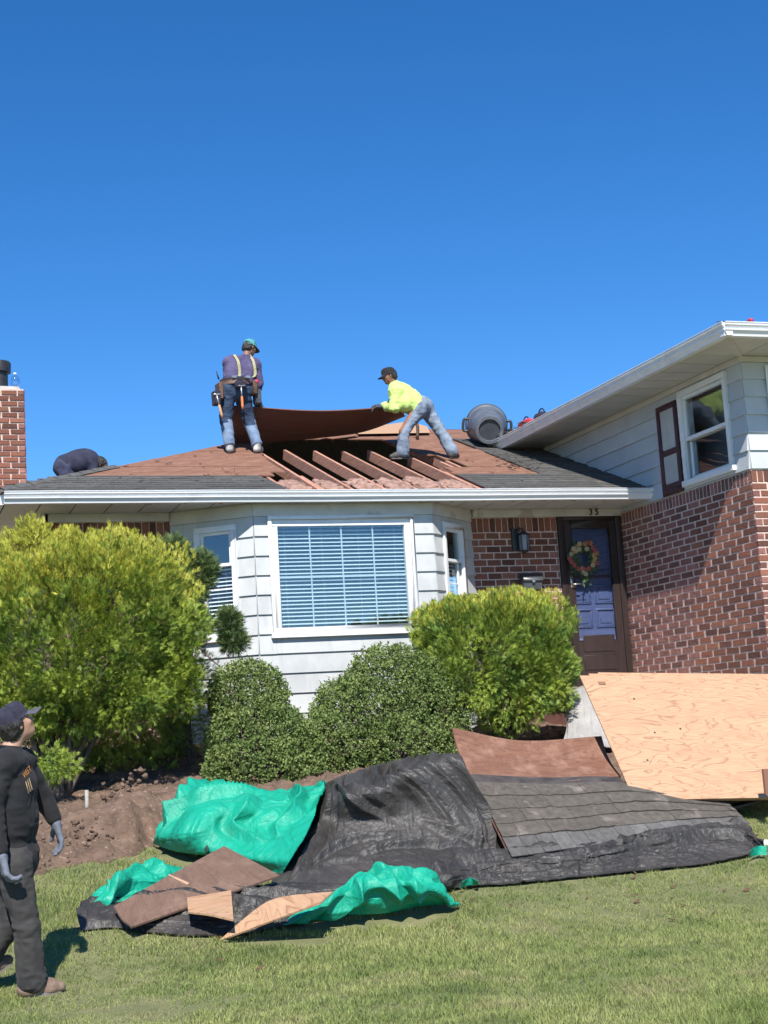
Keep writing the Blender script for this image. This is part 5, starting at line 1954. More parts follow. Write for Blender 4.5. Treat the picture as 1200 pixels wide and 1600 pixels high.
# stack of new plywood leaning back
BL0, TL0 = at(991, 1250, 11.95), at(906, 1055, 12.9)
upv = TL0 - BL0
rightv = nrm(at(1197, 1246.5, 11.9) - BL0)
rv = rightv * 2.44
nrml = nrm(np.cross(rightv, upv))
nrml = nrml if nrml[1] < 0 else -nrml
for k in range(4):
    off = -nrml * (0.016 * k)
    sh = rightv * (0.11 * k) + upv * (0, 0.026, 0.045, 0.052)[k] if k else np.zeros(3)
    top_k = [TL0 + off + sh, TL0 + off + sh + rv, BL0 + off + sh * 0.3 + rv, BL0 + off + sh * 0.3]
    lab = ['front sheet of the new plywood stack leaning by the brick wall', 'second new plywood sheet peeping out left behind the front one', 'third new plywood sheet in the stack against the brick wall', 'rearmost new plywood sheet whose edge tops the leaning stack'][k]
    o = sheet('plywood_sheet', lab, M['new_ply'], top_k, 0.012, 'plywood', 6, 10, group='new plywood sheets leaning by the door', warp=0.003, seed=k)
    if k == 0:
        p = TL0 + (at(955, 1059, 13.1) - TL0) * 1.0
        q = BL0 + upv * 0.93 + rightv * 0.19 + nrml * 0.003
        MB().box(q, (0.07, 0.035, 0.003), (rightv, nrm(upv), nrml)).build('paper_tag', mat('tag_brown', (0.2, 0.1, 0.06), 0.8), o)
        for uu, vv in ((0.5, 0.52), (0.78, 0.55), (0.45, 0.8), (0.3, 0.3)):
            q = BL0 + upv * vv + rightv * uu + nrml * 0.001
            MB().lathe([(0, 0), (0.011, 0), (0.009, 0.003), (0, 0.003)], q, nrml, 8).build('knot_hole', M['felt'], o)
# what props it: trestle of scrap boards, seen at its right end
mb = MB()
bb = [at(1193, 1203, 11.7), at(1206, 1203, 11.7), at(1206, 1252, 11.65), at(1197, 1242, 11.65)]
mb.prism(bb, (0, 0.03, 0.01))
tag(mb.build('scrap_board', M['brown_ply'], None), 'short brown scrap board standing at the right end of the new plywood', 'board')
mb = MB()
mb.prism([at(1188, 1316, 11.25), at(1206, 1314, 11.25), at(1206, 1321, 11.2), at(1190, 1321, 11.2)], (0, 0.1, 0.01))
tag(mb.build('pale_trim_strip', M['trim'], None), 'pale bit of metal trim lying at the right edge of the tarp', 'trim')

# porch, with a dust sheet over its corner
pz = 1.8
porch = empty('porch', (8.6, 17.0, 1.35), 'dark brick porch block below the front door', 'porch')
MB().span((8.05, 16.2, 1.2), (9.64, 17.94, pz - 0.08)).build('porch_wall', M['brick_many'], porch)
MB().span((8.0, 16.15, pz - 0.08), (9.645, 17.95, pz)).bevel('porch_slab', M['concrete'], porch, 0.008)
MB().span((8.1, 15.75, 1.2), (9.64, 16.148, 1.6)).bevel('step', M['concrete'], porch, 0.008)
MB().span((8.1, 15.35, 1.2), (9.64, 15.748, 1.45)).bevel('step', M['concrete'], porch, 0.008)
tarp('dust_sheet', 'creased grey plastic sheet hanging over the porch corner', M['plastic'], [
    [(862, 1080, 16.6), (882, 1077, 16.4), (905, 1073, 16.2), (935, 1073, 16.1), (965, 1080, 16.0)],
    [(868, 1085, 16.2), (884, 1080, 15.95), (906, 1078, 15.85), (936, 1080, 15.8), (966, 1088, 15.7)],
    [(880, 1110, 15.8), (892, 1105, 15.6), (910, 1108, 15.5), (938, 1112, 15.4), (970, 1116, 15.4)],
    [(886, 1135, 15.4), (890, 1138, 15.3), (910, 1140, 15.2), (940, 1142, 15.1), (974, 1146, 15.1)],
    [(880, 1160, 15.1), (890, 1162, 15.0), (912, 1165, 14.9), (942, 1166, 14.8), (976, 1170, 14.8)]],
    64, 64, (0.12, 0.04), 81, cat='plastic sheet')


# ------------------------------------------------------------------ grass, where nothing lies on it
CELL = 0.025
OCC = set()
for P_ in TARPS:
    q = resample(P_, P_.shape[0] * 2, P_.shape[1] * 2)
    low = q[..., 2] < ground(q[..., 1]) + 0.25
    c_ = np.floor(q[low][:, :2] / CELL).astype(int)
    OCC.update(map(tuple, c_))
for quad in ((A_, B_, C_, D_), (T0, T1, T2, T3)):
    for u in np.linspace(0.02, 0.98, 120):
        for v in np.linspace(0.02, 0.98, 120):
            p = (quad[0] * (1 - u) + quad[1] * u) * (1 - v) + (quad[3] * (1 - u) + quad[2] * u) * v
            OCC.add((int(p[0] // CELL), int(p[1] // CELL)))
tag(grass(), kind='stuff')


# ------------------------------------------------------------------ people
def surfnet(fn, lo, hi, h):
    """surface nets on a signed distance field"""
    lo, hi = np.array(lo, float), np.array(hi, float)
    n = np.ceil((hi - lo) / h).astype(int) + 1
    ax = [lo[i] + h * np.arange(n[i]) for i in range(3)]
    D = fn(ax, n)
    S = D < 0
    cnt = np.zeros(n - 1, np.int8)
    acc = np.zeros((*(n - 1), 3), np.float32)
    num = np.zeros(n - 1, np.float32)
    sl = lambda a, o: tuple(slice(o_, o_ + m - 1) for o_, m in zip(o, a))
    corners = [(i, j, k) for i in (0, 1) for j in (0, 1) for k in (0, 1)]
    for a in corners:
        for d in range(3):
            if a[d]:
                continue
            b = list(a)
            b[d] = 1
            va, vb = D[sl(n, a)], D[sl(n, b)]
            x = (va < 0) != (vb < 0)
            t = np.where(x, va / np.where(x, va - vb, 1), 0)
            for q in range(3):
                acc[..., q] += np.where(x, a[q] + (t if q == d else 0), 0)
            num += x
    has = num > 0
    idx = np.full(n - 1, -1, np.int64)
    idx[has] = np.arange(has.sum())
    cell = np.argwhere(has)
    V = lo + h * (cell + acc[has] / num[has][:, None])
    F_ = []
    for d in range(3):
        e, f = [(1, 2), (2, 0), (0, 1)][d]
        a = [slice(1, n[i] - 1) for i in range(3)]
        a[d] = slice(0, n[d] - 1)
        b = list(a)
        b[d] = slice(1, n[d])
        x = S[tuple(a)] != S[tuple(b)]
        pos = np.argwhere(x)
        pos = pos + np.array([0 if i == d else 1 for i in range(3)])
        flip = S[tuple(a)][x]
        q = []
        for (oe, of) in ((-1, -1), (0, -1), (0, 0), (-1, 0)):
            p = pos.copy()
            p[:, e] += oe
            p[:, f] += of
            q.append(idx[p[:, 0], p[:, 1], p[:, 2]])
        q = np.stack(q, 1)
        q[~flip] = q[~flip][:, ::-1]
        F_.append(q)
    F_ = np.vstack(F_)
    return V, F_[(F_ >= 0).all(1)]


def sdf(prims, k=0.02, cuts=()):
    """prims: ('c', a, b, ra, rb[, k]) tapered capsules, ('e', centre, radii, axes[, k]) ellipsoids; cuts: (point, normal) half spaces kept on the -normal side"""
    def fn(ax, n):
        D = np.full(n, 1.0, np.float32)
        for p in prims:
            if p[0] == 'c':
                a, b = np.array(p[1], float), np.array(p[2], float)
                ra, rb = p[3], p[4]
                kk = p[5] if len(p) > 5 else k
                m = max(ra, rb) + 3 * kk + 0.02
                blo, bhi = np.minimum(a, b) - m, np.maximum(a, b) + m
            else:
                c, r, A = np.array(p[1], float), np.array(p[2], float), np.array([nrm(q) for q in p[3]])
                kk = p[4] if len(p) > 4 else k
                m = max(r) + 3 * kk + 0.02
                blo, bhi = c - m, c + m
            s = []
            for i in range(3):
                i0, i1 = np.searchsorted(ax[i], blo[i]), np.searchsorted(ax[i], bhi[i])
                s.append(slice(i0, i1))
            if any(q.stop <= q.start for q in s):
                continue
            X, Y, Z = np.meshgrid(*[ax[i][s[i]] for i in range(3)], indexing='ij', sparse=True)
            if p[0] == 'c':
                d = b - a
                L2 = max(1e-9, d @ d)
                t = np.clip(((X - a[0]) * d[0] + (Y - a[1]) * d[1] + (Z - a[2]) * d[2]) / L2, 0, 1)
                dist = np.sqrt((X - a[0] - t * d[0]) ** 2 + (Y - a[1] - t * d[1]) ** 2 + (Z - a[2] - t * d[2]) ** 2) - (ra + (rb - ra) * t)
            else:
                q = [((X - c[0]) * A[i][0] + (Y - c[1]) * A[i][1] + (Z - c[2]) * A[i][2]) / r[i] for i in range(3)]
                l = np.sqrt(q[0] ** 2 + q[1] ** 2 + q[2] ** 2)
                dist = (l - 1) * min(r) * np.clip(l, 0.5, 1.2)
            o = D[tuple(s)]
            hh = np.clip(0.5 + 0.5 * (o - dist) / kk, 0, 1)
            D[tuple(s)] = o * (1 - hh) + dist * hh - kk * hh * (1 - hh)
        if cuts:
            X, Y, Z = np.meshgrid(*ax, indexing='ij', sparse=True)
            for c in cuts:
                pt, nn_ = np.array(c[0], float), nrm(c[1])
                pl = (X - pt[0]) * nn_[0] + (Y - pt[1]) * nn_[1] + (Z - pt[2]) * nn_[2]
                if len(c) > 2:  # only near this point
                    far = (X - pt[0]) ** 2 + (Y - pt[1]) ** 2 + (Z - pt[2]) ** 2 > c[2] ** 2
                    pl = np.where(far, -1, pl)
                D = np.maximum(D, pl)
        return D
    return fn


def bounds(prims):
    P = []
    for p in prims:
        if p[0] == 'c':
            for q, r in ((p[1], p[3]), (p[2], p[4])):
                P += [np.array(q) - r, np.array(q) + r]
        else:
            P += [np.array(p[1]) - max(p[2]), np.array(p[1]) + max(p[2])]
    return np.min(P, 0) - 0.04, np.max(P, 0) + 0.04


def flesh(name, prims, m, parent, h=0.012, k=0.02, cuts=(), wrinkle=None, seed=0, smooth_it=2):
    lo, hi = bounds(prims)
    V, Q = surfnet(sdf(prims, k, cuts), lo, hi, h)
    # even the net out, then press the folds in
    for _ in range(smooth_it):
        s = np.zeros_like(V)
        c = np.zeros(len(V))
        for a, b in ((0, 1), (1, 2), (2, 3), (3, 0)):
            np.add.at(s, Q[:, a], V[Q[:, b]])
            np.add.at(s, Q[:, b], V[Q[:, a]])
            np.add.at(c, Q[:, a], 1)
            np.add.at(c, Q[:, b], 1)
        V = V * 0.5 + 0.5 * s / c[:, None].clip(1)
    if wrinkle:
        N_ = np.zeros_like(V)
        fnrm = np.cross(V[Q[:, 2]] - V[Q[:, 0]], V[Q[:, 3]] - V[Q[:, 1]])
        for a in range(4):
            np.add.at(N_, Q[:, a], fnrm)
        N_ /= np.linalg.norm(N_, axis=1)[:, None].clip(1e-9)
        for amp, fx, fz in wrinkle:
            q = V * np.array([fx, fx, fz]) + seed * 3.3
            q = q + 0.6 * np.stack([vnoise(V * 6 + i * 5, seed + i) for i in range(3)], -1)
            r = 1 - 2 * np.abs(vnoise(q, seed))
            V = V + N_ * (amp * r)[:, None]
    return fastmesh(name, V, Q, m, parent, True)


def hand(w, d, pn, curl=0.5, s=1.0, th=1):
    """palm, four unequal bent fingers and a thumb: wrist, pointing direction, palm normal (towards what it holds)"""
    w, d, pn = np.array(w, float), nrm(d), nrm(pn)
    sd_ = nrm(np.cross(d, pn))
    P = []
    for o in (-0.027, -0.009, 0.009, 0.027):
        P.append(('c', w + d * 0.01 * s + sd_ * o * 0.7 * s, w + d * 0.088 * s + sd_ * o * s, 0.017 * s, 0.0145 * s, 0.008))
    for i, (o, l) in enumerate(((-0.031, 0.058), (-0.0105, 0.074), (0.0105, 0.08), (0.031, 0.07))):
        b = w + d * 0.09 * s + sd_ * o * s
        a = curl * (0.5 + 0.12 * i)
        p = b
        for seg in range(3):
            f = (0.46, 0.31, 0.25)[seg]
            dd = d * math.cos(a) + pn * math.sin(a) + sd_ * (o * 1.2)
            q = p + nrm(dd) * l * f * s
            P.append(('c', p, q, (0.0112 - 0.0009 * seg) * s, (0.0103 - 0.0009 * seg) * s, 0.003))
            p = q
            a += curl * 0.85
    b = w + d * 0.03 * s - sd_ * th * 0.026 * s + pn * 0.006
    m_ = b + (d * 0.028 - sd_ * th * 0.026 + pn * 0.016) * s
    t = m_ + (d * 0.032 - sd_ * th * 0.008 + pn * 0.016) * s
    P.append(('c', b, m_, 0.0145 * s, 0.0125 * s, 0.006))
    P.append(('c', m_, t, 0.0122 * s, 0.0098 * s, 0.004))
    return P


def head_prims(c, f, u):
    """skull centre, face direction, up"""
    c, f = np.array(c, float), nrm(f)
    u = nrm(np.array(u) - f * np.dot(u, f))
    s = np.cross(f, u)
    A = (s, f, u)
    P = [('e', c + u * 0.02 - f * 0.008, (0.076, 0.096, 0.088), A, 0.02),
         ('e', c - u * 0.04 + f * 0.028, (0.062, 0.068, 0.075), A, 0.03),
         ('e', c - u * 0.088 + f * 0.055, (0.034, 0.032, 0.026), A, 0.03),
         ('c', c + u * 0.005 + f * 0.088, c - u * 0.03 + f * 0.108, 0.011, 0.016, 0.012),
         ('c', c + u * 0.018 + f * 0.084 - s * 0.03, c + u * 0.018 + f * 0.084 + s * 0.03, 0.012, 0.012, 0.014),
         ('c', c - u * 0.055 + f * 0.088 - s * 0.018, c - u * 0.055 + f * 0.088 + s * 0.018, 0.009, 0.009, 0.008),
         ('c', c - u * 0.068 + f * 0.086 - s * 0.014, c - u * 0.068 + f * 0.086 + s * 0.014, 0.009, 0.009, 0.008)]
    for g in (-1, 1):
        P.append(('e', c - u * 0.012 - f * 0.008 + s * g * 0.078, (0.01, 0.02, 0.032), (nrm(s + f * 0.35 * g * g), f, u), 0.006))
        P.append(('c', c - u * 0.018 + f * 0.062 + s * g * 0.045, c - u * 0.022 + f * 0.06 + s * g * 0.05, 0.018, 0.018, 0.02))
    return P, (s, f, u)


def eyes(c, A, parent):
    s, f, u = A
    for g in (-1, 1):
        MB().ell(np.array(c) + u * 0.0 + f * 0.079 + s * g * 0.031, 0.0125, None, 10, 8).build('eye', M['eye'], parent, True)


def cap(c, A, mcap, mbrim, parent, brim=0.085, tilt=0.0, back=False):
    s, f, u = A
    c = np.array(c, float)
    mb = MB()
    n, m_ = 28, 9
    rows_ = []
    for i in range(m_):
        t = math.pi / 2 * i / (m_ - 1)
        row = []
        for k in range(n + 1):
            p = 2 * math.pi * k / n
            z = 0.018 + 0.102 * math.sin(t) ** 0.8
            r = math.cos(t) ** 0.55
            row.append(c + s * 0.09 * r * math.cos(p) + f * (0.106 * r * math.sin(p) - 0.006) + u * (z + 0.012 * math.sin(p) * r))
        rows_.append(row)
    mb.grid(np.array(rows_), -0.004)
    o = mb.build('cap', mcap, parent, True)
    bb = []
    for j in range(6):
        g = j / 5
        row = []
        for k in range(15):
            a = math.radians(-62 + 124 * k / 14)
            r0 = 0.088 + (brim * (math.cos(a) ** 0.6)) * g
            x, y = math.sin(a) * (0.088 + 0.012 * g), 0.1 * math.cos(a) + brim * g * math.cos(a * 0.75)
            row.append(c + s * x + f * y + u * (0.03 - 0.02 * g - 0.9 * x * x * (0.6 + g) - tilt * g))
        bb.append(row)
    MB().grid(np.array(bb), -0.004).build('brim', mbrim, o, True)
    MB().ell(c + u * 0.122 - f * 0.004, (0.007, 0.007, 0.004), None, 8, 4).build('button', mcap, o, True)
    return o


def shoe(an, toe, ms, msole, parent, up=(0, 0, 1), name='boot', h=0.1):
    """boot from the ankle joint and the toe point on the ground"""
    an, toe = np.array(an, float), np.array(toe, float)
    f = toe - an
    up = nrm(up)
    f = nrm(f - up * np.dot(f, up))
    z0 = an - up * (h + 0.005)
    l = 0.2
    P = [('c', an + up * 0.03, an - up * 0.05 - f * 0.01, 0.05, 0.05, 0.03), ('c', z0 + up * 0.045 - f * 0.05, z0 + up * 0.04 + f * l * 0.55, 0.042, 0.046, 0.03), ('c', z0 + up * 0.04 + f * l * 0.5, z0 + up * 0.034 + f * l * 0.82, 0.046, 0.036, 0.02),
         ('c', an - up * 0.02 + f * 0.02, z0 + up * 0.055 + f * 0.1, 0.042, 0.04, 0.03)]
    o = flesh(name, P, ms, parent, 0.008, 0.02, [(z0 + up * 0.012, -up)], None)
    s = np.cross(f, up)
    out = []
    for k in range(22):
        a = 2 * math.pi * k / 22
        x = math.cos(a)
        w = 0.044 if x > -0.2 else 0.038
        out.append(z0 + f * (0.055 + 0.128 * x) + s * w * np.sign(math.sin(a)) * abs(math.sin(a)) ** 0.7)
    MB().prism(out, up * 0.022).build('sole', msole, o)
    lc_ = MB()
    for k in range(4):
        q = z0 + f * (0.075 - 0.028 * k) + up * (0.083 + 0.014 * k)
        lc_.tube([q - s * 0.028 - up * 0.008, q + up * 0.006, q + s * 0.028 - up * 0.008], 0.004, 5)
    lc_.build('laces', msole, o)
    return o


M['skin'] = mat('skin', (0.32, 0.17, 0.11), 0.55, (0.4, 0.22, 0.15), scale=18, spec=0.4)
M['skin_dark'] = mat('skin_tan', (0.2, 0.1, 0.065), 0.55, (0.26, 0.135, 0.09), scale=18, spec=0.4)
M['skin_lit'] = mat('skin_sunlit', (0.4, 0.22, 0.145), 0.55, (0.5, 0.29, 0.2), scale=18, spec=0.4)  # brighter copy of skin, sunlight on the face put into the colour
M['eye'] = mat('eye', (0.6, 0.58, 0.55), 0.2)
M['hair'] = mat('hair', (0.012, 0.01, 0.009), 0.5, (0.03, 0.025, 0.022), scale=60, stretch=(1, 1, 0.2), bump=0.6)
fab = lambda n, a, b, sc=22, r=0.9: mat(n, a, r, b, scale=sc, detail=7, bump=0.25, bscale=180, sheen=0.03)
M['black_shirt'] = fab('black_jersey', (0.008, 0.008, 0.009), (0.015, 0.015, 0.017), 12)
M['work_trousers'] = fab('charcoal_twill', (0.027, 0.025, 0.025), (0.052, 0.049, 0.047), 9)
M['navy_cap'] = fab('navy_cap', (0.014, 0.013, 0.028), (0.028, 0.026, 0.048), 30)
M['grey_brim'] = fab('grey_brim', (0.06, 0.06, 0.075), (0.09, 0.09, 0.105), 30)
M['glove'] = fab('grey_glove', (0.1, 0.112, 0.145), (0.17, 0.185, 0.225), 25)
M['dark_glove'] = fab('dark_glove', (0.04, 0.045, 0.06), (0.08, 0.09, 0.11), 25)
M['tan_boot'] = mat('tan_suede', (0.13, 0.085, 0.06), 0.85, (0.27, 0.185, 0.135), scale=14, bump=0.3)
M['grey_boot'] = mat('grey_shoe', (0.22, 0.21, 0.2), 0.8, (0.5, 0.49, 0.47), scale=9)
M['dark_boot'] = mat('dark_boot', (0.03, 0.03, 0.03), 0.7, (0.075, 0.072, 0.07), scale=12)
M['rubber'] = mat('sole_rubber', (0.12, 0.1, 0.09), 0.8, (0.2, 0.18, 0.16), scale=9)
M['purple_shirt'] = fab('purple_jersey', (0.055, 0.045, 0.11), (0.1, 0.085, 0.17), 7)
M['dark_jeans'] = mat('dark_denim', (0.01, 0.022, 0.05), 0.9, (0.035, 0.065, 0.125), scale=7, detail=8, bump=0.3, bscale=120)
M['light_jeans'] = mat('faded_denim', (0.1, 0.15, 0.24), 0.9, (0.2, 0.28, 0.4), scale=8, detail=8, bump=0.3, bscale=120)
M['teal_cap'] = fab('teal_cap', (0.05, 0.24, 0.26), (0.08, 0.32, 0.33), 30)
M['hivis'] = fab('hi_vis_jersey', (0.47, 0.64, 0.17), (0.55, 0.7, 0.22), 8)
M['khaki'] = fab('khaki_webbing', (0.3, 0.28, 0.15), (0.42, 0.4, 0.24), 30)
M['leather'] = mat('tool_leather', (0.06, 0.032, 0.022), 0.6, (0.14, 0.08, 0.055), scale=12, bump=0.3)
M['orange_grip'] = mat('orange_grip', (0.62, 0.17, 0.05), 0.5, (0.7, 0.22, 0.08), scale=10)
M['wood_grip'] = mat('wood_handle', (0.5, 0.26, 0.12), 0.5, (0.62, 0.35, 0.18), scale=10)
M['steel'] = mat('steel', (0.45, 0.46, 0.48), 0.35, metal=0.9)
M['navy_cloth'] = fab('navy_cloth', (0.011, 0.012, 0.03), (0.027, 0.03, 0.06), 8)
M['orange_print'] = mat('orange_print', (0.62, 0.25, 0.05), 0.7)
M['tan_print'] = mat('tan_print', (0.6, 0.42, 0.22), 0.7)
M['red'] = mat('red_cloth', (0.4, 0.02, 0.035), 0.6, (0.6, 0.04, 0.06), scale=14)


def lerp(a, b, t):
    return np.array(a, float) * (1 - t) + np.array(b, float) * t


def torso(J, g=0.0, w=1.0):
    """chest, belly and hips as blended capsules; g thickens them for clothes"""
    sl, sr, hl, hr = J['shL'], J['shR'], J['hipL'], J['hipR']
    cs, pv = (sl + sr) / 2, (hl + hr) / 2
    nk = J['neck']
    up = nrm(nk - pv)
    P = [('c', lerp(sl, cs, 0.12), lerp(sr, cs, 0.12), 0.075 * w + g, 0.075 * w + g, 0.05)]
    ch = lerp(cs, pv, 0.24)
    wa = lerp(cs, pv, 0.66)
    ds = nrm(sl - sr)
    P += [('c', ch + ds * 0.085 * w, ch - ds * 0.085 * w, 0.108 * w + g, 0.108 * w + g, 0.05), ('c', wa + ds * 0.07 * w, wa - ds * 0.07 * w, 0.102 * w + g, 0.102 * w + g, 0.06),
          ('c', lerp(ch, wa, 0.5) + ds * 0.075 * w, lerp(ch, wa, 0.5) - ds * 0.075 * w, 0.104 * w + g, 0.104 * w + g, 0.06),
          ('c', lerp(hl, pv, 0.2), lerp(hr, pv, 0.2), 0.105 * w + g, 0.105 * w + g, 0.05)]
    return P


def arms(J, g=0.0, to=1.0):
    P = []
    for s in 'LR':
        a, b, c = J['sh' + s], J['el' + s], J['wr' + s]
        P += [('c', a, b, 0.056 + g, 0.044 + g, 0.03), ('c', b, lerp(b, c, to), 0.043 + g, 0.031 + g * 0.8, 0.015)]
    return P


def legs(J, g=0.0, to=1.0, flare=0.0):
    P = []
    for s in 'LR':
        a, b, c = J['hip' + s], J['kn' + s], J['an' + s]
        P += [('c', a, b, 0.088 + g, 0.06 + g, 0.03), ('c', b, lerp(b, c, to), 0.06 + g, 0.042 + g + flare, 0.02)]
    return P


def person(label, J, foot, group=None):
    t = empty('person', foot, label, 'person', group)
    hp, A = head_prims(J['head'], J['face'], J['crown'])
    skin = J.get('skin', M['skin'])
    P = hp + [('c', J['neck'], np.array(J['head']) - A[2] * 0.06 - A[1] * 0.02, 0.058, 0.052, 0.03)] + torso(J, 0, J.get('w', 1.0)) + arms(J) + legs(J)
    for s in 'LR':
        P += [('c', J['an' + s], lerp(J['an' + s], J['toe' + s], 0.75), 0.04, 0.03, 0.02)]
        d = nrm(np.array(J['wr' + s]) - np.array(J['el' + s])) if J.get('hd' + s) is None else nrm(J['hd' + s])
        P.append(('c', J['wr' + s], J['wr' + s] + d * 0.06, 0.027, 0.018, 0.01))  # the rest of the hand is the gloved one
    flesh('body', P, skin, t, J.get('res', 0.014), 0.02)
    eyes(J['head'], A, t)
    return t, A


def gloves(J, m, t, h=0.006):
    for s in 'LR':
        d = nrm(np.array(J['wr' + s]) - np.array(J['el' + s])) if J.get('hd' + s) is None else nrm(J['hd' + s])
        P = hand(J['wr' + s], d, J.get('pn' + s, (0, 0, -1)), J.get('curl' + s, 0.6), 1.3, J.get('th' + s, 1))
        P.append(('c', np.array(J['wr' + s]) - d * 0.015, np.array(J['wr' + s]) + d * 0.03, 0.035, 0.034, 0.012))
        flesh('glove', P, m, t, h * 0.85, 0.003, smooth_it=1)


def hair_cap(J, A, t, lowf=0.0, size=1.0):
    s, f, u = A
    c = np.array(J['head'])
    P = [('e', c + u * 0.012 - f * 0.022, (0.083 * size, 0.092 * size, 0.088 * size), A, 0.02), ('c', c - u * 0.05 - f * 0.065 - s * 0.035, c - u * 0.05 - f * 0.065 + s * 0.035, 0.034, 0.034, 0.03)]
    flesh('hair', P, M['hair'], t, 0.009, 0.02, [(c + f * 0.02, f * 1.0 + u * -0.25)], [(0.006, 60, 30)], 3)


# --- the man on the lawn, cut by the left edge of the picture
Y0 = 9.40
p_ = lambda x, y, d=0.0: at(x, y, Y0 + d)
J = dict(head=p_(24, 1131), neck=p_(16, 1172), shR=p_(3, 1194, -0.16), shL=p_(34, 1190, 0.15), elR=p_(-12, 1262, -0.2), wrR=p_(2, 1335, -0.24), elL=p_(66, 1244, 0.24), wrL=p_(86, 1283, 0.22),
         hipR=p_(20, 1350, -0.09), hipL=p_(28, 1348, 0.08), knR=p_(42, 1448, -0.1), anR=p_(50, 1533, -0.06), toeR=p_(84, 1561, -0.04), knL=p_(14, 1442, 0.1), anL=p_(-34, 1512, 0.2), toeL=p_(-12, 1540, 0.2),
         face=(0.8, 0.26, 0.44), crown=(-0.38, -0.1, 0.9), skin=M['skin_lit'], res=0.011, w=0.86, hdL=(0.25, 0.05, -0.9), pnL=(-0.9, 0, -0.2), hdR=(0.18, -0.05, -0.95), pnR=(0.9, 0.1, 0.1), curlL=0.45, curlR=0.8, thL=-1, thR=1)
g0 = float(ground(Y0))
t, A = person('person in black work clothes and navy cap striding across the lawn looking up', J, (J['anR'][0], J['anR'][1], g0))
hair_cap(J, A, t, size=1.04)
cap(np.array(J['head']) + A[2] * 0.004, A, M['navy_cap'], M['grey_brim'], t, 0.09)
cuts = [(J['neck'] + nrm(np.array(J['head']) - J['neck']) * 0.02, np.array(J['head']) - J['neck'], 0.16)]
sh = flesh('shirt', torso(J, 0.026, 0.86) + arms(J, 0.016, 0.9) + [('c', J['neck'] - [0, 0, 0.06], J['neck'] + [0.005, 0, 0.0], 0.07, 0.06, 0.03), ('c', p_(12, 1335, -0.02), p_(33, 1332, 0.04), 0.11, 0.1, 0.05), ('c', p_(8, 1292, -0.02), p_(30, 1280, 0.04), 0.108, 0.108, 0.05)],
           M['black_shirt'], t, 0.009, 0.025, cuts + [(p_(26, 1366), (0.05, 0, -1))], [(0.006, 6, 9), (0.004, 14, 22)], 5)
flesh('trousers', legs(J, 0.014, 0.97, 0.03) + [('c', J['hipL'], J['hipR'], 0.1, 0.1, 0.04), ('c', p_(18, 1335, -0.05), p_(29, 1335, 0.05), 0.1, 0.1, 0.04)], M['work_trousers'], t, 0.009, 0.03, [(p_(26, 1322), (0, 0, 1))], [(0.006, 7, 12), (0.004, 18, 26)], 8)
gloves(J, M['glove'], t)
for s in 'LR':
    d = nrm(J['wr' + s] - J['el' + s])
    MB().tube([J['wr' + s] - d * 0.04, J['wr' + s] - d * 0.018], [0.042, 0.04], 14).build('glove_cuff', M['orange_print'], t, True)
J['anR'] = J['anR'] + [0, 0, 0]
for s in 'LR':
    shoe(J['an' + s], J['toe' + s], M['tan_boot'], M['rubber'], t, (0, 0, 1) if s == 'R' else nrm((-0.45, 0, 0.9)), h=0.085)
# necklace-like collar tape and the chest print
MB().tube([J['neck'] + nrm(np.array(J['head']) - J['neck']) * 0.018 + 0.06 * (math.cos(a) * np.array([1, 0, -0.15]) + math.sin(a) * np.array([0, 1, 0])) for a in np.linspace(0, 6.283, 25)], 0.008, 6).build('collar', M['black_shirt'], sh, True)


def print_on(body, txt, org_, right, up, size, m, name, band=None):
    """lettering pressed onto the cloth: each point dropped onto the shirt along the print's normal"""
    from mathutils.bvhtree import BVHTree
    right, up = nrm(right), nrm(np.array(up) - nrm(right) * np.dot(up, nrm(right)))
    nrmv = np.cross(right, up)
    dg = bpy.context.evaluated_depsgraph_get()
    me = body.data
    off = org(body)
    vs = [v.co + Vector(off) for v in me.vertices]
    bv = BVHTree.FromPolygons(vs, [tuple(p.vertices) for p in me.polygons])
    if band:
        bw, bh = band
        P = [[np.array(org_) + right * x + up * y for x in np.linspace(0, bw, 16)] for y in np.linspace(bh, 0, 6)]
        P = np.array(P)
        lift, th = 0.003, 0.001
    else:
        cu = bpy.data.curves.new('print', 'FONT')
        cu.body = txt
        cu.size = size
        tmp = bpy.data.objects.new('tmp_text', cu)
        tm = bpy.data.meshes.new_from_object(tmp)
        bpy.data.objects.remove(tmp)
        import bmesh
        bm = bmesh.new()
        bm.from_mesh(tm)
        bmesh.ops.triangulate(bm, faces=bm.faces)
        bmesh.ops.subdivide_edges(bm, edges=bm.edges, cuts=2)
        bm.to_mesh(tm)
        bm.free()
        P = np.array([[np.array(org_) + right * v.co.x + up * v.co.y for v in tm.vertices]])
        lift = 0.0045
    sh_ = P.shape
    out = []
    for p in P.reshape(-1, 3):
        h = bv.ray_cast(Vector(p + nrmv * 0.3), Vector(-nrmv), 0.6)
        out.append(np.array(h[0]) + nrmv * lift if h[0] is not None else p)
    out = np.array(out).reshape(sh_)
    if band:
        MB().grid(out, 0.001).build(name, m, body)
    else:
        mb = MB()
        mb.add(out[0], [tuple(f.vertices) for f in tm.polygons])
        mb.build(name, m, body)


pr, pu = nrm((0.62, 0.5, 0.3)), (0, 0, 1)
c0 = p_(35, 1218, -0.13)
print_on(sh, 'WEST', c0 + np.array([0, 0, 0.004]), pr, pu, 0.05, M['orange_print'], 'print_lettering')
print_on(sh, 'III', c0 + pr * 0.02 + np.array([0, 0, -0.095]), pr, pu, 0.11, M['tan_print'], 'print_lettering')

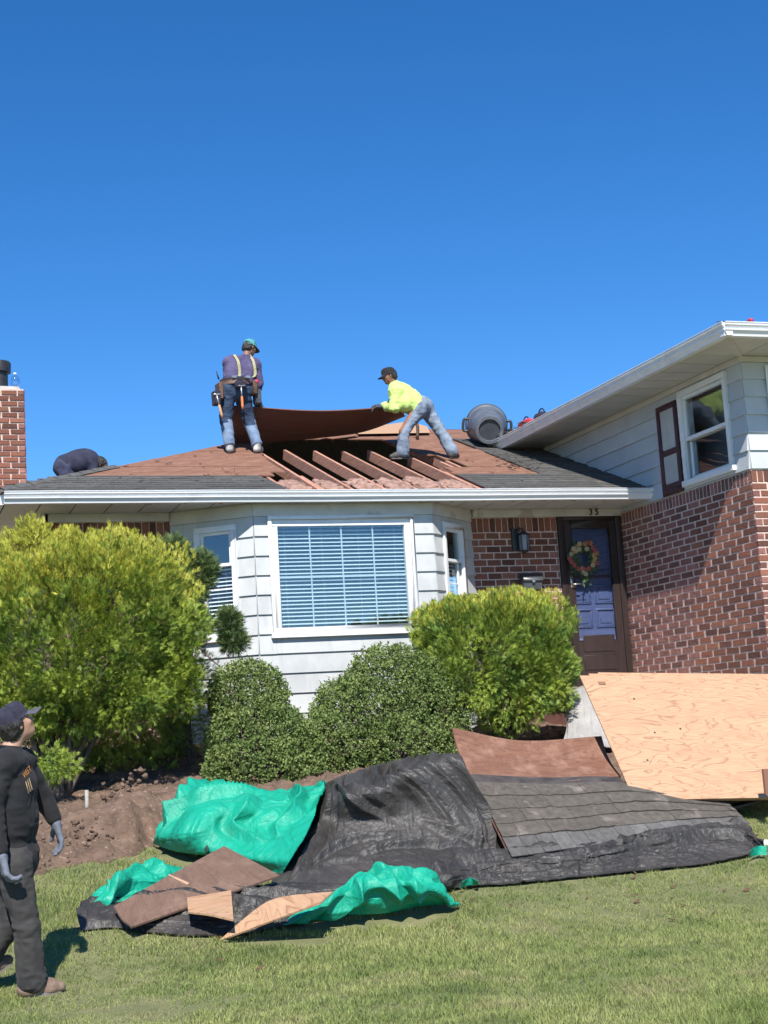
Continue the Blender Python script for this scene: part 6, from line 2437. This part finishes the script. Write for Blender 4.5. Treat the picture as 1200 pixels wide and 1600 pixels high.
# --- the roofer at the left end of the sheet, seen from behind
p_ = lambda x, y, Y=19.85: at(x, y, Y)
J = dict(head=p_(390, 543, 20.0), neck=p_(384, 559, 19.95), shL=p_(358, 567, 19.95), shR=p_(398, 570, 20.0), elL=p_(356, 596, 20.2), wrL=p_(372, 622, 20.4), elR=p_(404, 600, 20.0), wrR=p_(403, 626, 20.12),
         hipL=p_(357, 612, 19.85), hipR=p_(379, 612, 19.88), knL=p_(353, 655, 19.92), knR=p_(388, 654, 19.98), anL=p_(359, 697, 19.84), anR=p_(402, 697, 19.84), toeL=p_(363, 708, 20.05), toeR=p_(409, 708, 20.03),
         face=(0.75, 0.5, -0.3), crown=(0.15, 0.1, 1), skin=M['skin_dark'], hdR=(0.3, 0.4, -0.7), pnR=(0.3, 0.6, 0.2), hdL=(0.5, 0.5, -0.5), pnL=(0.3, 0.6, 0.2), curlR=0.9, curlL=0.9)
t, A = person('person in teal cap, purple top and jeans holding the sheet, back turned', J, (J['anL'][0], J['anL'][1], rz(19.85)))
hair_cap(J, A, t)
cap(J['head'], A, M['teal_cap'], M['dark_glove'], t, 0.08)
flesh('shirt', torso(J, 0.024, 1.02) + arms(J, 0.017, 0.95) + [('c', J['neck'] - [0, 0, 0.05], J['neck'], 0.075, 0.07, 0.03)], M['purple_shirt'], t, 0.013, 0.03, [(J['neck'] + [0, 0, 0.03], (0.1, 0, 1), 0.2), (p_(368, 609), (0.1, 0, -1))], [(0.012, 6, 9), (0.006, 15, 20)], 4)
pants = flesh('jeans', legs(J, 0.023, 0.5) + [('c', J['hipL'], J['hipR'], 0.125, 0.125, 0.04), ('c', p_(358, 606), p_(380, 606, 19.9), 0.12, 0.12, 0.04)], M['dark_jeans'], t, 0.012, 0.03, [(p_(368, 597), (0, 0, 1))], [(0.009, 6, 12), (0.005, 16, 24)], 6)
for s in 'LR':
    a, b = J['kn' + s], J['an' + s]
    flesh('jeans_leg', [('c', lerp(a, b, 0.12), lerp(a, b, 1.0), 0.083, 0.074, 0.03)], M['light_jeans'], t, 0.012, 0.02, [(lerp(a, b, 0.98), b - a)], [(0.007, 8, 13)], 9)
    shoe(J['an' + s] + [0, 0, 0.0], J['toe' + s], M['grey_boot'], M['rubber'], t, nrm((0, -PITCHR * 0.5, 1)), h=0.085)
gloves(J, M['dark_glove'], t, 0.009)
# tool belt, braces, pouches, hammers
wc = (J['hipL'] + J['hipR']) / 2 + np.array([0, 0, 0.115])
dx = nrm(J['hipR'] - J['hipL'])
dy = nrm(np.cross((0, 0, 1), dx))
ring = lambda z, rx, ry: [wc + np.array([0, 0, z]) + dx * rx * math.cos(a) + dy * ry * math.sin(a) for a in np.linspace(0, 2 * math.pi, 29)]
R0, R1 = ring(-0.035, 0.222, 0.17), ring(0.05, 0.212, 0.165)
belt = MB().grid(np.array([R1, [lerp(a, b, 0.5) for a, b in zip(R0, R1)], R0]), -0.008).build('tool_belt', M['leather'], t, True)
MB().box(wc - dy * 0.185 + [0, 0, 0.012], (0.1, 0.02, 0.1), (dx, dy, (0, 0, 1))).bevel('belt_pad', M['navy_cap'], belt, 0.01)
for xo, name_ in ((-0.13, 'brace'), (0.1, 'brace')):
    pts = [wc - dy * 0.19 + dx * xo * 0.8 + [0, 0, 0.05], lerp(J['shL'], J['shR'], 0.5) + dx * xo - dy * 0.205 - [0, 0, 0.22], lerp(J['shL'], J['shR'], 0.5) + dx * xo - dy * 0.185 - [0, 0, 0.02], lerp(J['shL'], J['shR'], 0.5) + dx * xo - dy * 0.05 + [0, 0, 0.12]]
    c_ = catmull(np.array(pts), 14)
    MB().grid(np.array([[q - dx * 0.02 for q in c_], [q + dx * 0.02 for q in c_]]), 0.006).build(name_, M['khaki'], belt)
    MB().box(c_[1] - dy * 0.004, (0.07, 0.014, 0.035), (dx, dy, (0, 0, 1))).build('buckle', M['steel'], belt)


def pouch(c, sz, m, nm='pouch'):
    return MB().box(c, sz, (dx, dy, (0, 0, 1)), 1.1).bevel(nm, m, belt, 0.012)


pouch(wc - dx * 0.25 + [0, 0, -0.12] - dy * 0.03, (0.06, 0.17, 0.24), M['leather'])
pouch(wc - dx * 0.31 + [0, 0, -0.22] - dy * 0.05, (0.09, 0.13, 0.2), M['navy_cap'])
pouch(wc + dx * 0.25 + [0, 0, -0.08] - dy * 0.06, (0.06, 0.15, 0.2), M['leather'])
pouch(wc + dx * 0.31 + [0, 0, -0.2] - dy * 0.02, (0.08, 0.13, 0.2), M['dark_glove'])
pouch(wc - dy * 0.2 + [0, 0, -0.06], (0.16, 0.05, 0.09), M['navy_cap'])
MB().ell(wc + dx * 0.27 - dy * 0.12 + [0, 0, 0.0], (0.035, 0.025, 0.035), None, 10, 8).build('chalk_reel', M['red'], belt, True)


def hammer(top, d, grip, nm='hammer'):
    d = nrm(d)
    top = np.array(top, float)
    mb = MB().tube([top, top + d * 0.17], 0.011, 8)
    h = mb.build(nm, M['steel'], belt, True)
    MB().tube(catmull(np.array([top + d * 0.15, top + d * 0.22, top + d * 0.33]), 6), [0.013, 0.017, 0.019, 0.018, 0.019, 0.016], 8).build('handle', grip, h, True)
    MB().tube([top - dx * 0.045, top - dx * 0.01, top + dx * 0.04, top + dx * 0.055], [0.012, 0.012, 0.014, 0.016], 8).build('hammer_head', M['steel'], h, True)


hammer(wc - dy * 0.215 + [0, 0, -0.08] + dx * 0.0, (0.02, 0, -1), M['orange_grip'])
hammer(wc - dx * 0.33 - dy * 0.12 + [0, 0, -0.18], (0.2, 0, -1), M['wood_grip'])
MB().tube([wc - dx * 0.24 + [0, 0, 0.06], wc - dx * 0.27 + [0, 0, 0.17]], [0.012, 0.009], 7).build('pry_bar', M['black'], belt, True)

# --- the roofer in the hi-vis top, bending to the sheet from the right
p_ = lambda x, y, Y=19.4: at(x, y, Y)
J = dict(head=p_(608, 587, 19.5), neck=p_(617, 603, 19.5), shL=p_(619, 612, 19.38), shR=p_(622, 609, 19.72), elL=p_(616, 638, 19.35), wrL=p_(602, 636, 19.6), elR=p_(612, 636, 19.9), wrR=p_(600, 634, 20.05),
         hipL=p_(653, 640, 19.38), hipR=p_(662, 636, 19.55), knL=p_(630, 675, 19.3), anL=p_(630, 707, 19.27), toeL=p_(616, 718, 19.3), knR=p_(685, 668, 19.5), anR=p_(707, 706, 19.4), toeR=p_(716, 717, 19.55),
         face=(-0.88, 0.15, -0.28), crown=(-0.3, 0, 0.95), skin=M['skin_dark'], w=1.02, hdL=(-0.85, 0.4, 0.1), hdR=(-0.85, 0.35, 0.1), pnL=(0.1, 0.1, -1), pnR=(0.1, 0.1, -1), curlL=0.5, curlR=0.5)
t, A = person('person in hi-vis yellow top and grey jeans bending to lift the sheet', J, (J['anL'][0], J['anL'][1], rz(19.3)))
hair_cap(J, A, t)
s_, f_, u_ = A
flesh('beard', [('e', np.array(J['head']) - u_ * 0.07 + f_ * 0.04, (0.058, 0.05, 0.035), A, 0.02)], M['hair'], t, 0.01, 0.02, [(np.array(J['head']) + f_ * 0.07, f_)])
cap(J['head'], A, M['black_shirt'], M['black_shirt'], t, 0.075)
flesh('shirt', torso(J, 0.03, 1.06) + arms(J, 0.024, 0.95) + [('c', J['neck'] + [0.03, 0, -0.03], J['neck'] + [-0.01, 0, 0.01], 0.085, 0.078, 0.03), ('c', lerp(J['shL'], J['hipL'], 0.45) - [0.02, 0.0, 0.06], lerp(J['shR'], J['hipR'], 0.45) - [0.02, 0, 0.06], 0.12, 0.12, 0.05)],
      M['hivis'], t, 0.013, 0.03, [(J['neck'] + [-0.03, 0, 0.045], (-0.5, 0, 0.8), 0.2), (lerp(J['shL'], J['hipL'], 0.96), (0.62, 0, -0.3))], [(0.012, 8, 8), (0.006, 18, 18)], 14)
flesh('jeans', legs(J, 0.018, 0.98, 0.024) + [('c', J['hipL'], J['hipR'], 0.135, 0.135, 0.04), ('c', lerp(J['hipL'], J['shL'], 0.16), lerp(J['hipR'], J['shR'], 0.16), 0.128, 0.128, 0.04)], mat('grey_denim', (0.1, 0.13, 0.175), 0.9, (0.24, 0.3, 0.38), scale=6, detail=8, bump=0.3, bscale=120), t, 0.013, 0.03,
      [(lerp(J['hipL'], J['shL'], 0.14), (-0.75, 0, 0.5))], [(0.008, 8, 11), (0.005, 18, 22)], 17)
gloves(J, M['dark_glove'], t, 0.009)
for s in 'LR':
    shoe(J['an' + s], J['toe' + s], M['dark_boot'], M['rubber'], t, nrm((0, -PITCHR * 0.5, 1)), h=0.085)

M['crouch'] = fab('blue_work_cloth', (0.024, 0.026, 0.06), (0.042, 0.045, 0.085), 7)

# --- the crouching roofer beyond the left hip
p_ = lambda x, y, Y=19.55: at(x, y, Y)
J = dict(head=p_(157, 727, 19.5), neck=p_(147, 722, 19.5), shL=p_(140, 716, 19.75), shR=p_(141, 719, 19.4), elL=p_(150, 742, 19.85), wrL=p_(164, 745, 19.8), elR=p_(148, 742, 19.35), wrR=p_(162, 746, 19.35),
         hipL=p_(103, 728, 19.72), hipR=p_(101, 730, 19.45), knL=p_(110, 755, 19.75), knR=p_(110, 757, 19.4), anL=p_(84, 757, 19.75), anR=p_(82, 758, 19.42), toeL=p_(74, 760, 19.75), toeR=p_(73, 762, 19.42),
         face=(0.7, 0.1, -0.65), crown=(0.65, 0, 0.75), skin=M['skin_dark'], res=0.016, hdL=(1, 0, 0), hdR=(1, 0, 0), curlL=0.3, curlR=0.3)
t, A = person('person in navy clothes crouching low on the far left roof slope', J, (*p_(100, 757)[:2], p_(100, 757)[2]))
hair_cap(J, A, t, size=1.06)
flesh('shirt', torso(J, 0.035, 1.05) + arms(J, 0.022, 0.95) + [('c', lerp(J['shL'], J['hipL'], 0.4), lerp(J['shR'], J['hipR'], 0.4), 0.13, 0.13, 0.05)], M['navy_cloth'], t, 0.015, 0.03, [(J['neck'] + [0.02, 0, 0], (1, 0, 0), 0.2)], [(0.014, 7, 7)], 24)
flesh('trousers', legs(J, 0.03, 0.95) + [('c', J['hipL'], J['hipR'], 0.12, 0.12, 0.04)], M['crouch'], t, 0.015, 0.03, [], [(0.014, 8, 8)], 27)
gloves(J, M['dark_glove'], t, 0.01)
for s in 'LR':
    shoe(J['an' + s], J['toe' + s], M['dark_boot'], M['rubber'], t, (0.2, 0, 1), h=0.07)


# ------------------------------------------------------------------ what lies on and hangs from the house
# the sheet the two roofers carry, sagging between them
q = [at(360, 633, 20.08), at(500, 641, 19.74), at(628, 634, 19.62)]
fr = [at(350, 698, 20.7), at(425, 690, 20.8), at(500, 683, 20.85), at(570, 673, 20.9), at(634, 649, 20.95)]
nearE, farE = catmull(np.array(q), 40), catmull(np.array(fr), 40)
P = np.array([nearE * (1 - f) + farE * f + np.array([0, 0, -0.05]) * math.sin(math.pi * f) for f in np.linspace(0, 1, 14)])
mb = MB()
mb.grid(P[::-1], 0.014)
tag(mb.build('roof_sheet', M['sheath_dark'], None), 'big sagging dark brown sheet carried between the two standing roofers', 'plywood')
# pale new sheet lying by the ridge, behind the hi-vis roofer
mb = MB()
c = [atr(548, 677), atr(640, 664), atr(668, 672), atr(672, 681), atr(560, 683)]
for a in c:
    a[2] += 0.05
mb.prism(c, (0, 0.004, 0.012))
tag(mb.build('plywood_piece', M['new_ply'], None), 'pale new plywood piece on the ridge behind the bending roofer', 'plywood')
mb = MB()
c = [atr(500, 686), atr(548, 678), atr(560, 684), atr(520, 689)]
for a in c:
    a[2] += 0.03
mb.prism(c, (0, 0.004, 0.012))
tag(mb.build('plywood_strip', M['sheath'], None), 'thin brown board end on the deck under the carried sheet', 'plywood')

# grey bin lying on its side, base towards us
b0, b1 = at(765, 672, 20.2), at(760, 664, 20.86)
ax_ = nrm(b1 - b0)
bl = np.linalg.norm(b1 - b0)
bin_ = empty('refuse_bin', (b0[0], b0[1], rz(b0[1])), 'grey round plastic bin lying on its side at the valley', 'bin')
M['bin'] = mat('bin_plastic', (0.08, 0.09, 0.105), 0.42, (0.135, 0.15, 0.17), scale=5)
M['bin_base'] = mat('bin_base', (0.03, 0.036, 0.046), 0.5, (0.05, 0.058, 0.07), scale=5)
BS = 1.17
MB().lathe([(r * BS, h) for r, h in ((0.135, 0.03), (0.14, 0.0), (0.178, 0.0), (0.186, 0.02), (0.2, 0.16), (0.222, bl * 0.55), (0.232, bl * 0.62), (0.25, bl * 0.9), (0.268, bl * 0.93), (0.272, bl), (0.262, bl), (0.24, bl * 0.9), (0.18, 0.05), (0.135, 0.05))], b0, ax_, 40, False).build('bin_body', M['bin'], bin_, angle=30)
MB().lathe([(0, 0.03), (0.135 * BS, 0.03), (0.135 * BS, 0.04), (0, 0.04)], b0, ax_, 30).build('bin_base', M['bin_base'], bin_, angle=30)
MB().lathe([(r * BS, h) for r, h in ((0.273, bl - 0.012), (0.281, bl - 0.008), (0.281, bl + 0.012), (0.273, bl + 0.014))], b0, ax_, 40, False).build('rim', M['bin_base'], bin_, angle=30)
for sg in (-1, 1):
    sd_ = nrm(np.cross(ax_, (0, 0, 1))) * sg
    sd_ = nrm(sd_ + np.array([0, 0, 0.12 * -sg]))
    c = b0 + ax_ * bl * 0.78 + sd_ * 0.26 * BS
    w_ = np.cross(ax_, sd_)
    MB().tube(catmull(np.array([c - w_ * 0.09 - sd_ * 0.02, c - w_ * 0.08 + sd_ * 0.055, c + w_ * 0.08 + sd_ * 0.055, c + w_ * 0.09 - sd_ * 0.02]), 12), 0.022, 8).build('handle', M['bin_base'], bin_, True)

# tools left on the edge of the upper roof
gz = ZS + 0.15
for i, (px, Yy, r, mm, nm, lb, ct) in enumerate(((822, 19.3, 0.1, 'red', 'tool_bag', 'small red tool bag perched behind the upper gutter', 'bag'), (846, 18.6, 0.08, 'navy_cap', 'glove_bundle', 'dark bundle beside the red bag on the roof edge', 'bundle'))):
    pt = atX(px, 658 if i == 0 else 648, OX + 0.1)
    pt[2] = gz + 0.05
    o = empty(nm, pt, lb, ct)
    lumpy('bag_body', M[mm], pt + np.array([0, 0, 0.03]), (0.09, 0.26 if i == 0 else 0.14, 0.085), ((1, 0, 0), (0, 1, 0), (0, 0, 1)), o, 40 + i, 0.2, 1.6)
    MB().tube(catmull(np.array([pt + [0, -0.12, 0.09], pt + [0, -0.04, 0.15], pt + [0, 0.04, 0.15], pt + [0, 0.12, 0.09]]), 9), 0.01, 6).build('strap', M['black'], o, True)
mb = MB()
for k in range(60):
    y = random.uniform(18.9, 20.3)
    x = OX - 0.05 + random.uniform(-0.1, 0.12)
    a = random.uniform(0, 3.14)
    mb.box((x, y, gz + 0.01 + random.uniform(0, 0.05)), (random.uniform(0.03, 0.1), random.uniform(0.02, 0.06), 0.006), ((math.cos(a), math.sin(a), 0.2), (-math.sin(a), math.cos(a), 0), (-0.2, 0, 1)))
for k in range(70):
    p = atr(random.uniform(770, 850), random.uniform(694, 735))
    a = random.uniform(0, 3.14)
    mb.box(p + [0, 0, 0.02], (random.uniform(0.02, 0.09), random.uniform(0.02, 0.05), 0.006), ((math.cos(a), math.sin(a), 0.2), (-math.sin(a), math.cos(a), 0), (-0.2, 0, 1)))
for k in range(90):
    p = atr(random.uniform(180, 850), random.uniform(705, 755))
    if not (4.6 < p[0] < 7.9) and p[0] > EX0 + (p[1] - EY) + 0.12:
        a = random.uniform(0, 3.14)
        mb.box(p + [0, 0, 0.018], (random.uniform(0.02, 0.08), random.uniform(0.01, 0.04), 0.005), ((math.cos(a), math.sin(a), 0.3), (-math.sin(a), math.cos(a), 0), (-0.3, 0, 1)))
tag(mb.build('shingle_crumbs', M['old_shingle'], None), kind='stuff')
pt = atX(1196, 496, 9.9)
lumpy('red_rag', M['red'], (10.05, 15.05, rz(15) * 0 + zt + hgt * 1.05 + 0.05), (0.035, 0.04, 0.03), ((1, 0, 0), (0, 1, 0), (0, 0, 1)), None, 51, 0.25, 1.5)
tag(bpy.data.objects['red_rag'], 'scrap of red cloth high on the upper roof', 'rag')
# loose shingle on the left hip
mb = MB()
a, b, c = at(88, 752, 18.55), at(126, 738, 18.6), at(140, 750, 18.35)
d = at(100, 756, 18.25)
mb.prism([a, b, c, d], (0, 0.01, 0.012))
tag(mb.build('loose_shingle', M['tab_grey'], None), 'loose grey shingle lying over the left hip of the roof', 'shingle')
# pry bar leaning by the ply piece
p = atr(652, 687)
MB().tube(catmull(np.array([p + [0, 0, 0.02], p + [0.02, 0, 0.2], p + [-0.03, 0, 0.34]]), 7), 0.025, 6).build('drill', M['leather'], None, True)
tag(bpy.data.objects['drill'], 'dark red power drill standing between the hi-vis roofer\'s legs', 'drill')
# jug on the chimney
jc = at(24, 606, 20.62)
jg = empty('plastic_jug', (jc[0], jc[1], 6.475), 'clear plastic jug standing on the brick chimney top', 'jug')
MB().lathe([(0, 0), (0.055, 0), (0.06, 0.02), (0.06, 0.09), (0.045, 0.12), (0.018, 0.14), (0.018, 0.16), (0, 0.16)], (jc[0], jc[1], 6.475), n=18).build('jug_body', mat_glass('jug_plastic', 0.12, (0.85, 0.9, 0.95), 0.1), jg, angle=40)
MB().lathe([(0, 0.158), (0.021, 0.158), (0.021, 0.18), (0, 0.18)], (jc[0], jc[1], 6.475), n=14).build('jug_cap', M['trim'], jg)

# wreath on the storm door
wc_ = at(912, 873, 17.93)
wr = empty('wreath', wc_, 'wreath of peach, pink and cream flowers hanging on the door glass', 'wreath')
M['wleaf'] = mat('wreath_leaf', (0.03, 0.06, 0.02), 0.6, (0.07, 0.11, 0.04), scale=20, island=0.4)
V, Q = [], []
rg = np.random.default_rng(9)
for k in range(420):
    a = rg.uniform(0, 6.283)
    r = 0.15 + rg.normal() * 0.04
    c = wc_ + np.array([r * math.cos(a), rg.normal() * 0.012, r * 1.08 * math.sin(a) - (0.09 if -2.0 < a - 6.283 * (a > 3.1416) < -1.15 and rg.random() < 0.5 else 0)])
    d = nrm(np.array([math.cos(a), 0, math.sin(a)]) * rg.uniform(-0.3, 1.2) + np.array([-math.sin(a), 0, math.cos(a)]) * rg.choice([-1, 1]) * 0.6 + rg.normal(size=3) * 0.25)
    s = nrm(np.cross(d, (0, 1, 0.2))) * 0.012
    l = rg.uniform(0.04, 0.085)
    b = len(V)
    V += [c, c + d * l * 0.5 + s, c + d * l, c + d * l * 0.5 - s]
    Q.append((b, b + 1, b + 2, b + 3))
o = fastmesh('leaves', np.array(V), np.array(Q), M['wleaf'], wr)
o['kind'] = 'stuff'
MB().lathe([(0.15 + 0.018 * math.cos(t), 0.018 * math.sin(t)) for t in np.linspace(0, 6.283, 9)], wc_ + [0, 0.012, 0], (0, 1, 0), 30, False).build('hoop', M['bark'], wr, True)
fl = [mat('flower_' + n, c, 0.8, tuple(min(1, x * 1.3) for x in c), scale=30) for n, c in (('peach', (0.4, 0.18, 0.09)), ('pink', (0.32, 0.09, 0.08)), ('cream', (0.42, 0.35, 0.21)), ('yellow', (0.42, 0.28, 0.08)))]
spots_ = [(-20, -16, 2), (-13, -20, 0), (-24, -6, 2), (-28, 2, 1), (-24, 8, 1), (-8, -25, 2), (2, -25, 0), (8, -28, 1), (14, -26, 0), (6, -16, 2), (-9, -15, 2), (18, -18, 1), (22, -12, 1), (20, -4, 3), (22, 2, 3), (20, 8, 3), (26, 10, 1), (18, 14, 2), (10, 20, 1), (2, 22, 1), (-4, 20, 0), (-10, 20, 1), (0, 28, 2), (4, 30, 2), (-18, 14, 1), (25, -8, 0), (-16, -12, 2), (-21, -11, 0)]
for k, (a, b, c) in enumerate(spots_):
    pc = at(912 + a * 0.8, 871 + b * 0.85, 17.905 + 0.01 * math.sin(k))
    mb = MB()
    for ring_, n_, rr, tl in ((0, 5, 0.012, 0.9), (1, 7, 0.022, 0.5)):
        for i in range(n_):
            t = 2 * math.pi * i / n_ + ring_ * 0.4 + k
            dv = np.array([math.cos(t), -0.5 * (1 - ring_) - 0.15, math.sin(t)])
            mb.ell(pc + dv * rr, (0.013, 0.006, 0.016), (np.cross((0, 1, 0), nrm(dv)), (0.2, 1, 0), nrm(dv)), 6, 4)
    mb.ell(pc + [0, -0.012, 0], 0.009, None, 6, 4)
    mb.build('flower', fl[c], wr, True)

# wall lantern
lc = at(819, 848, 17.9)
ln = empty('wall_lantern', (lc[0], lc[1], lc[2]), 'black wall lantern on the brick left of the door', 'lamp')
M['lglass'] = mat('lantern_glass', (0.16, 0.17, 0.2), 0.25, (0.26, 0.27, 0.31), scale=10)
MB().box((lc[0] - 0.09, 17.983, lc[2] + 0.05), (0.1, 0.03, 0.3)).bevel('back_plate', M['black'], ln, 0.008)
MB().tube(catmull(np.array([(lc[0] - 0.09, 17.97, lc[2] + 0.14), (lc[0] - 0.06, 17.92, lc[2] + 0.2), (lc[0], 17.9, lc[2] + 0.17), (lc[0], 17.9, lc[2] + 0.13)]), 9), 0.012, 7).build('arm', M['black'], ln, True)
MB().lathe([(0.0, 0.16), (0.03, 0.15), (0.075, 0.11), (0.078, 0.1), (0.0, 0.1)], (lc[0], 17.9, lc[2]), n=6).build('lantern_roof', M['black'], ln)
MB().lathe([(0.062, -0.1), (0.066, 0.1)], (lc[0], 17.9, lc[2]), n=6).build('lantern_pane', M['lglass'], ln)
MB().lathe([(0.0, -0.14), (0.03, -0.13), (0.068, -0.1), (0.0, -0.1)], (lc[0], 17.9, lc[2]), n=6).build('lantern_base', M['black'], ln)
for k in range(6):
    a = 2 * math.pi * k / 6
    u_ = nrm(np.cross((0, 0, 1), [0.31, 0.9, 0.2]))
    w_ = np.cross((0, 0, 1), u_)
    dd = u_ * math.cos(a) + w_ * math.sin(a)
    MB().tube([(lc[0] + dd[0] * 0.064, 17.9 + dd[1] * 0.064, lc[2] - 0.1), (lc[0] + dd[0] * 0.068, 17.9 + dd[1] * 0.068, lc[2] + 0.1)], 0.006, 5).build('lantern_bar', M['black'], ln)
# letter box
mc = at(830, 907, 17.92)
mx_ = empty('mailbox', (mc[0], mc[1], mc[2]), 'dark metal mailbox on the brick beside the door', 'mailbox')
MB().prism([(mc[0] - 0.135, 17.985, mc[2] - 0.13), (mc[0] - 0.135, 17.87, mc[2] - 0.13), (mc[0] - 0.135, 17.86, mc[2] + 0.04), (mc[0] - 0.135, 17.985, mc[2] + 0.04)], (0.27, 0, 0)).bevel('box_body', M['mailbox'], mx_, 0.01)
lid = MB()
pr_ = [(17.988, 0.045), (17.985, 0.105), (17.95, 0.1), (17.9, 0.075), (17.845, 0.03), (17.835, -0.01), (17.85, -0.012), (17.862, 0.02)]
lid.prism([(mc[0] - 0.142, y, mc[2] + z) for y, z in pr_], (0.284, 0, 0))
lid.bevel('lid', M['mailbox'], mx_, 0.004)
MB().box((mc[0], 17.838, mc[2] - 0.02), (0.04, 0.014, 0.03)).bevel('latch', M['steel'], mx_, 0.004)

# stake and blue tub by the bushes
sk = ath(136, 1277, 0.2)
sk = at(136, 1277, 14.0)
MB().tube([(sk[0], sk[1], bedz(sk[0], sk[1]) - 0.05), (sk[0] + 0.005, sk[1], bedz(sk[0], sk[1]) + 0.22)], 0.018, 7).build('stake', mat('grey_stake', (0.3, 0.28, 0.24), 0.9, (0.42, 0.4, 0.35), scale=20), None, True)
tag(bpy.data.objects['stake'], 'short grey wooden stake stuck in the brown soil', 'stake')
tb = at(277, 1215, 16.9)
M['blue_tub'] = mat('blue_plastic', (0.02, 0.06, 0.2), 0.5, (0.03, 0.08, 0.25), scale=5)
tz = float(ground(16.9)) + 0.04
tub = empty('blue_tub', (tb[0], tb[1], tz), 'blue plastic tub in the deep shade under the bushes', 'tub')
MB().lathe([(0, 0.0), (0.15, 0.0), (0.18, 0.36), (0.195, 0.37), (0.195, 0.4), (0.175, 0.4), (0.145, 0.02), (0, 0.02)], (tb[0], tb[1], tz), n=28, cap=False).build('tub_body', M['blue_tub'], tub, angle=35)
MB().tube(catmull(np.array([(tb[0] - 0.19, tb[1], tz + 0.37), (tb[0] - 0.12, tb[1] - 0.16, tz + 0.22), (tb[0] + 0.12, tb[1] - 0.16, tz + 0.22), (tb[0] + 0.19, tb[1], tz + 0.37)]), 14), 0.005, 5).build('handle', M['steel'], tub, True)

# bits dropped round the heap
mb = MB()
rr_ = random.Random(77)
for k in range(45):
    y = rr_.uniform(9.3, 11.2)
    x = rr_.uniform(0.18 * y, 0.62 * y)
    if (int(x // CELL), int(y // CELL)) in OCC:
        continue
    a = rr_.uniform(0, 3.14)
    mb.box((x, y, float(ground(y)) + 0.022), (rr_.uniform(0.015, 0.06), rr_.uniform(0.008, 0.03), 0.005), ((math.cos(a), math.sin(a), 0.3), (-math.sin(a), math.cos(a), 0.1), (-0.3, 0, 1)))
tag(mb.build('debris_bits', M['brown_ply'], None), kind='stuff')
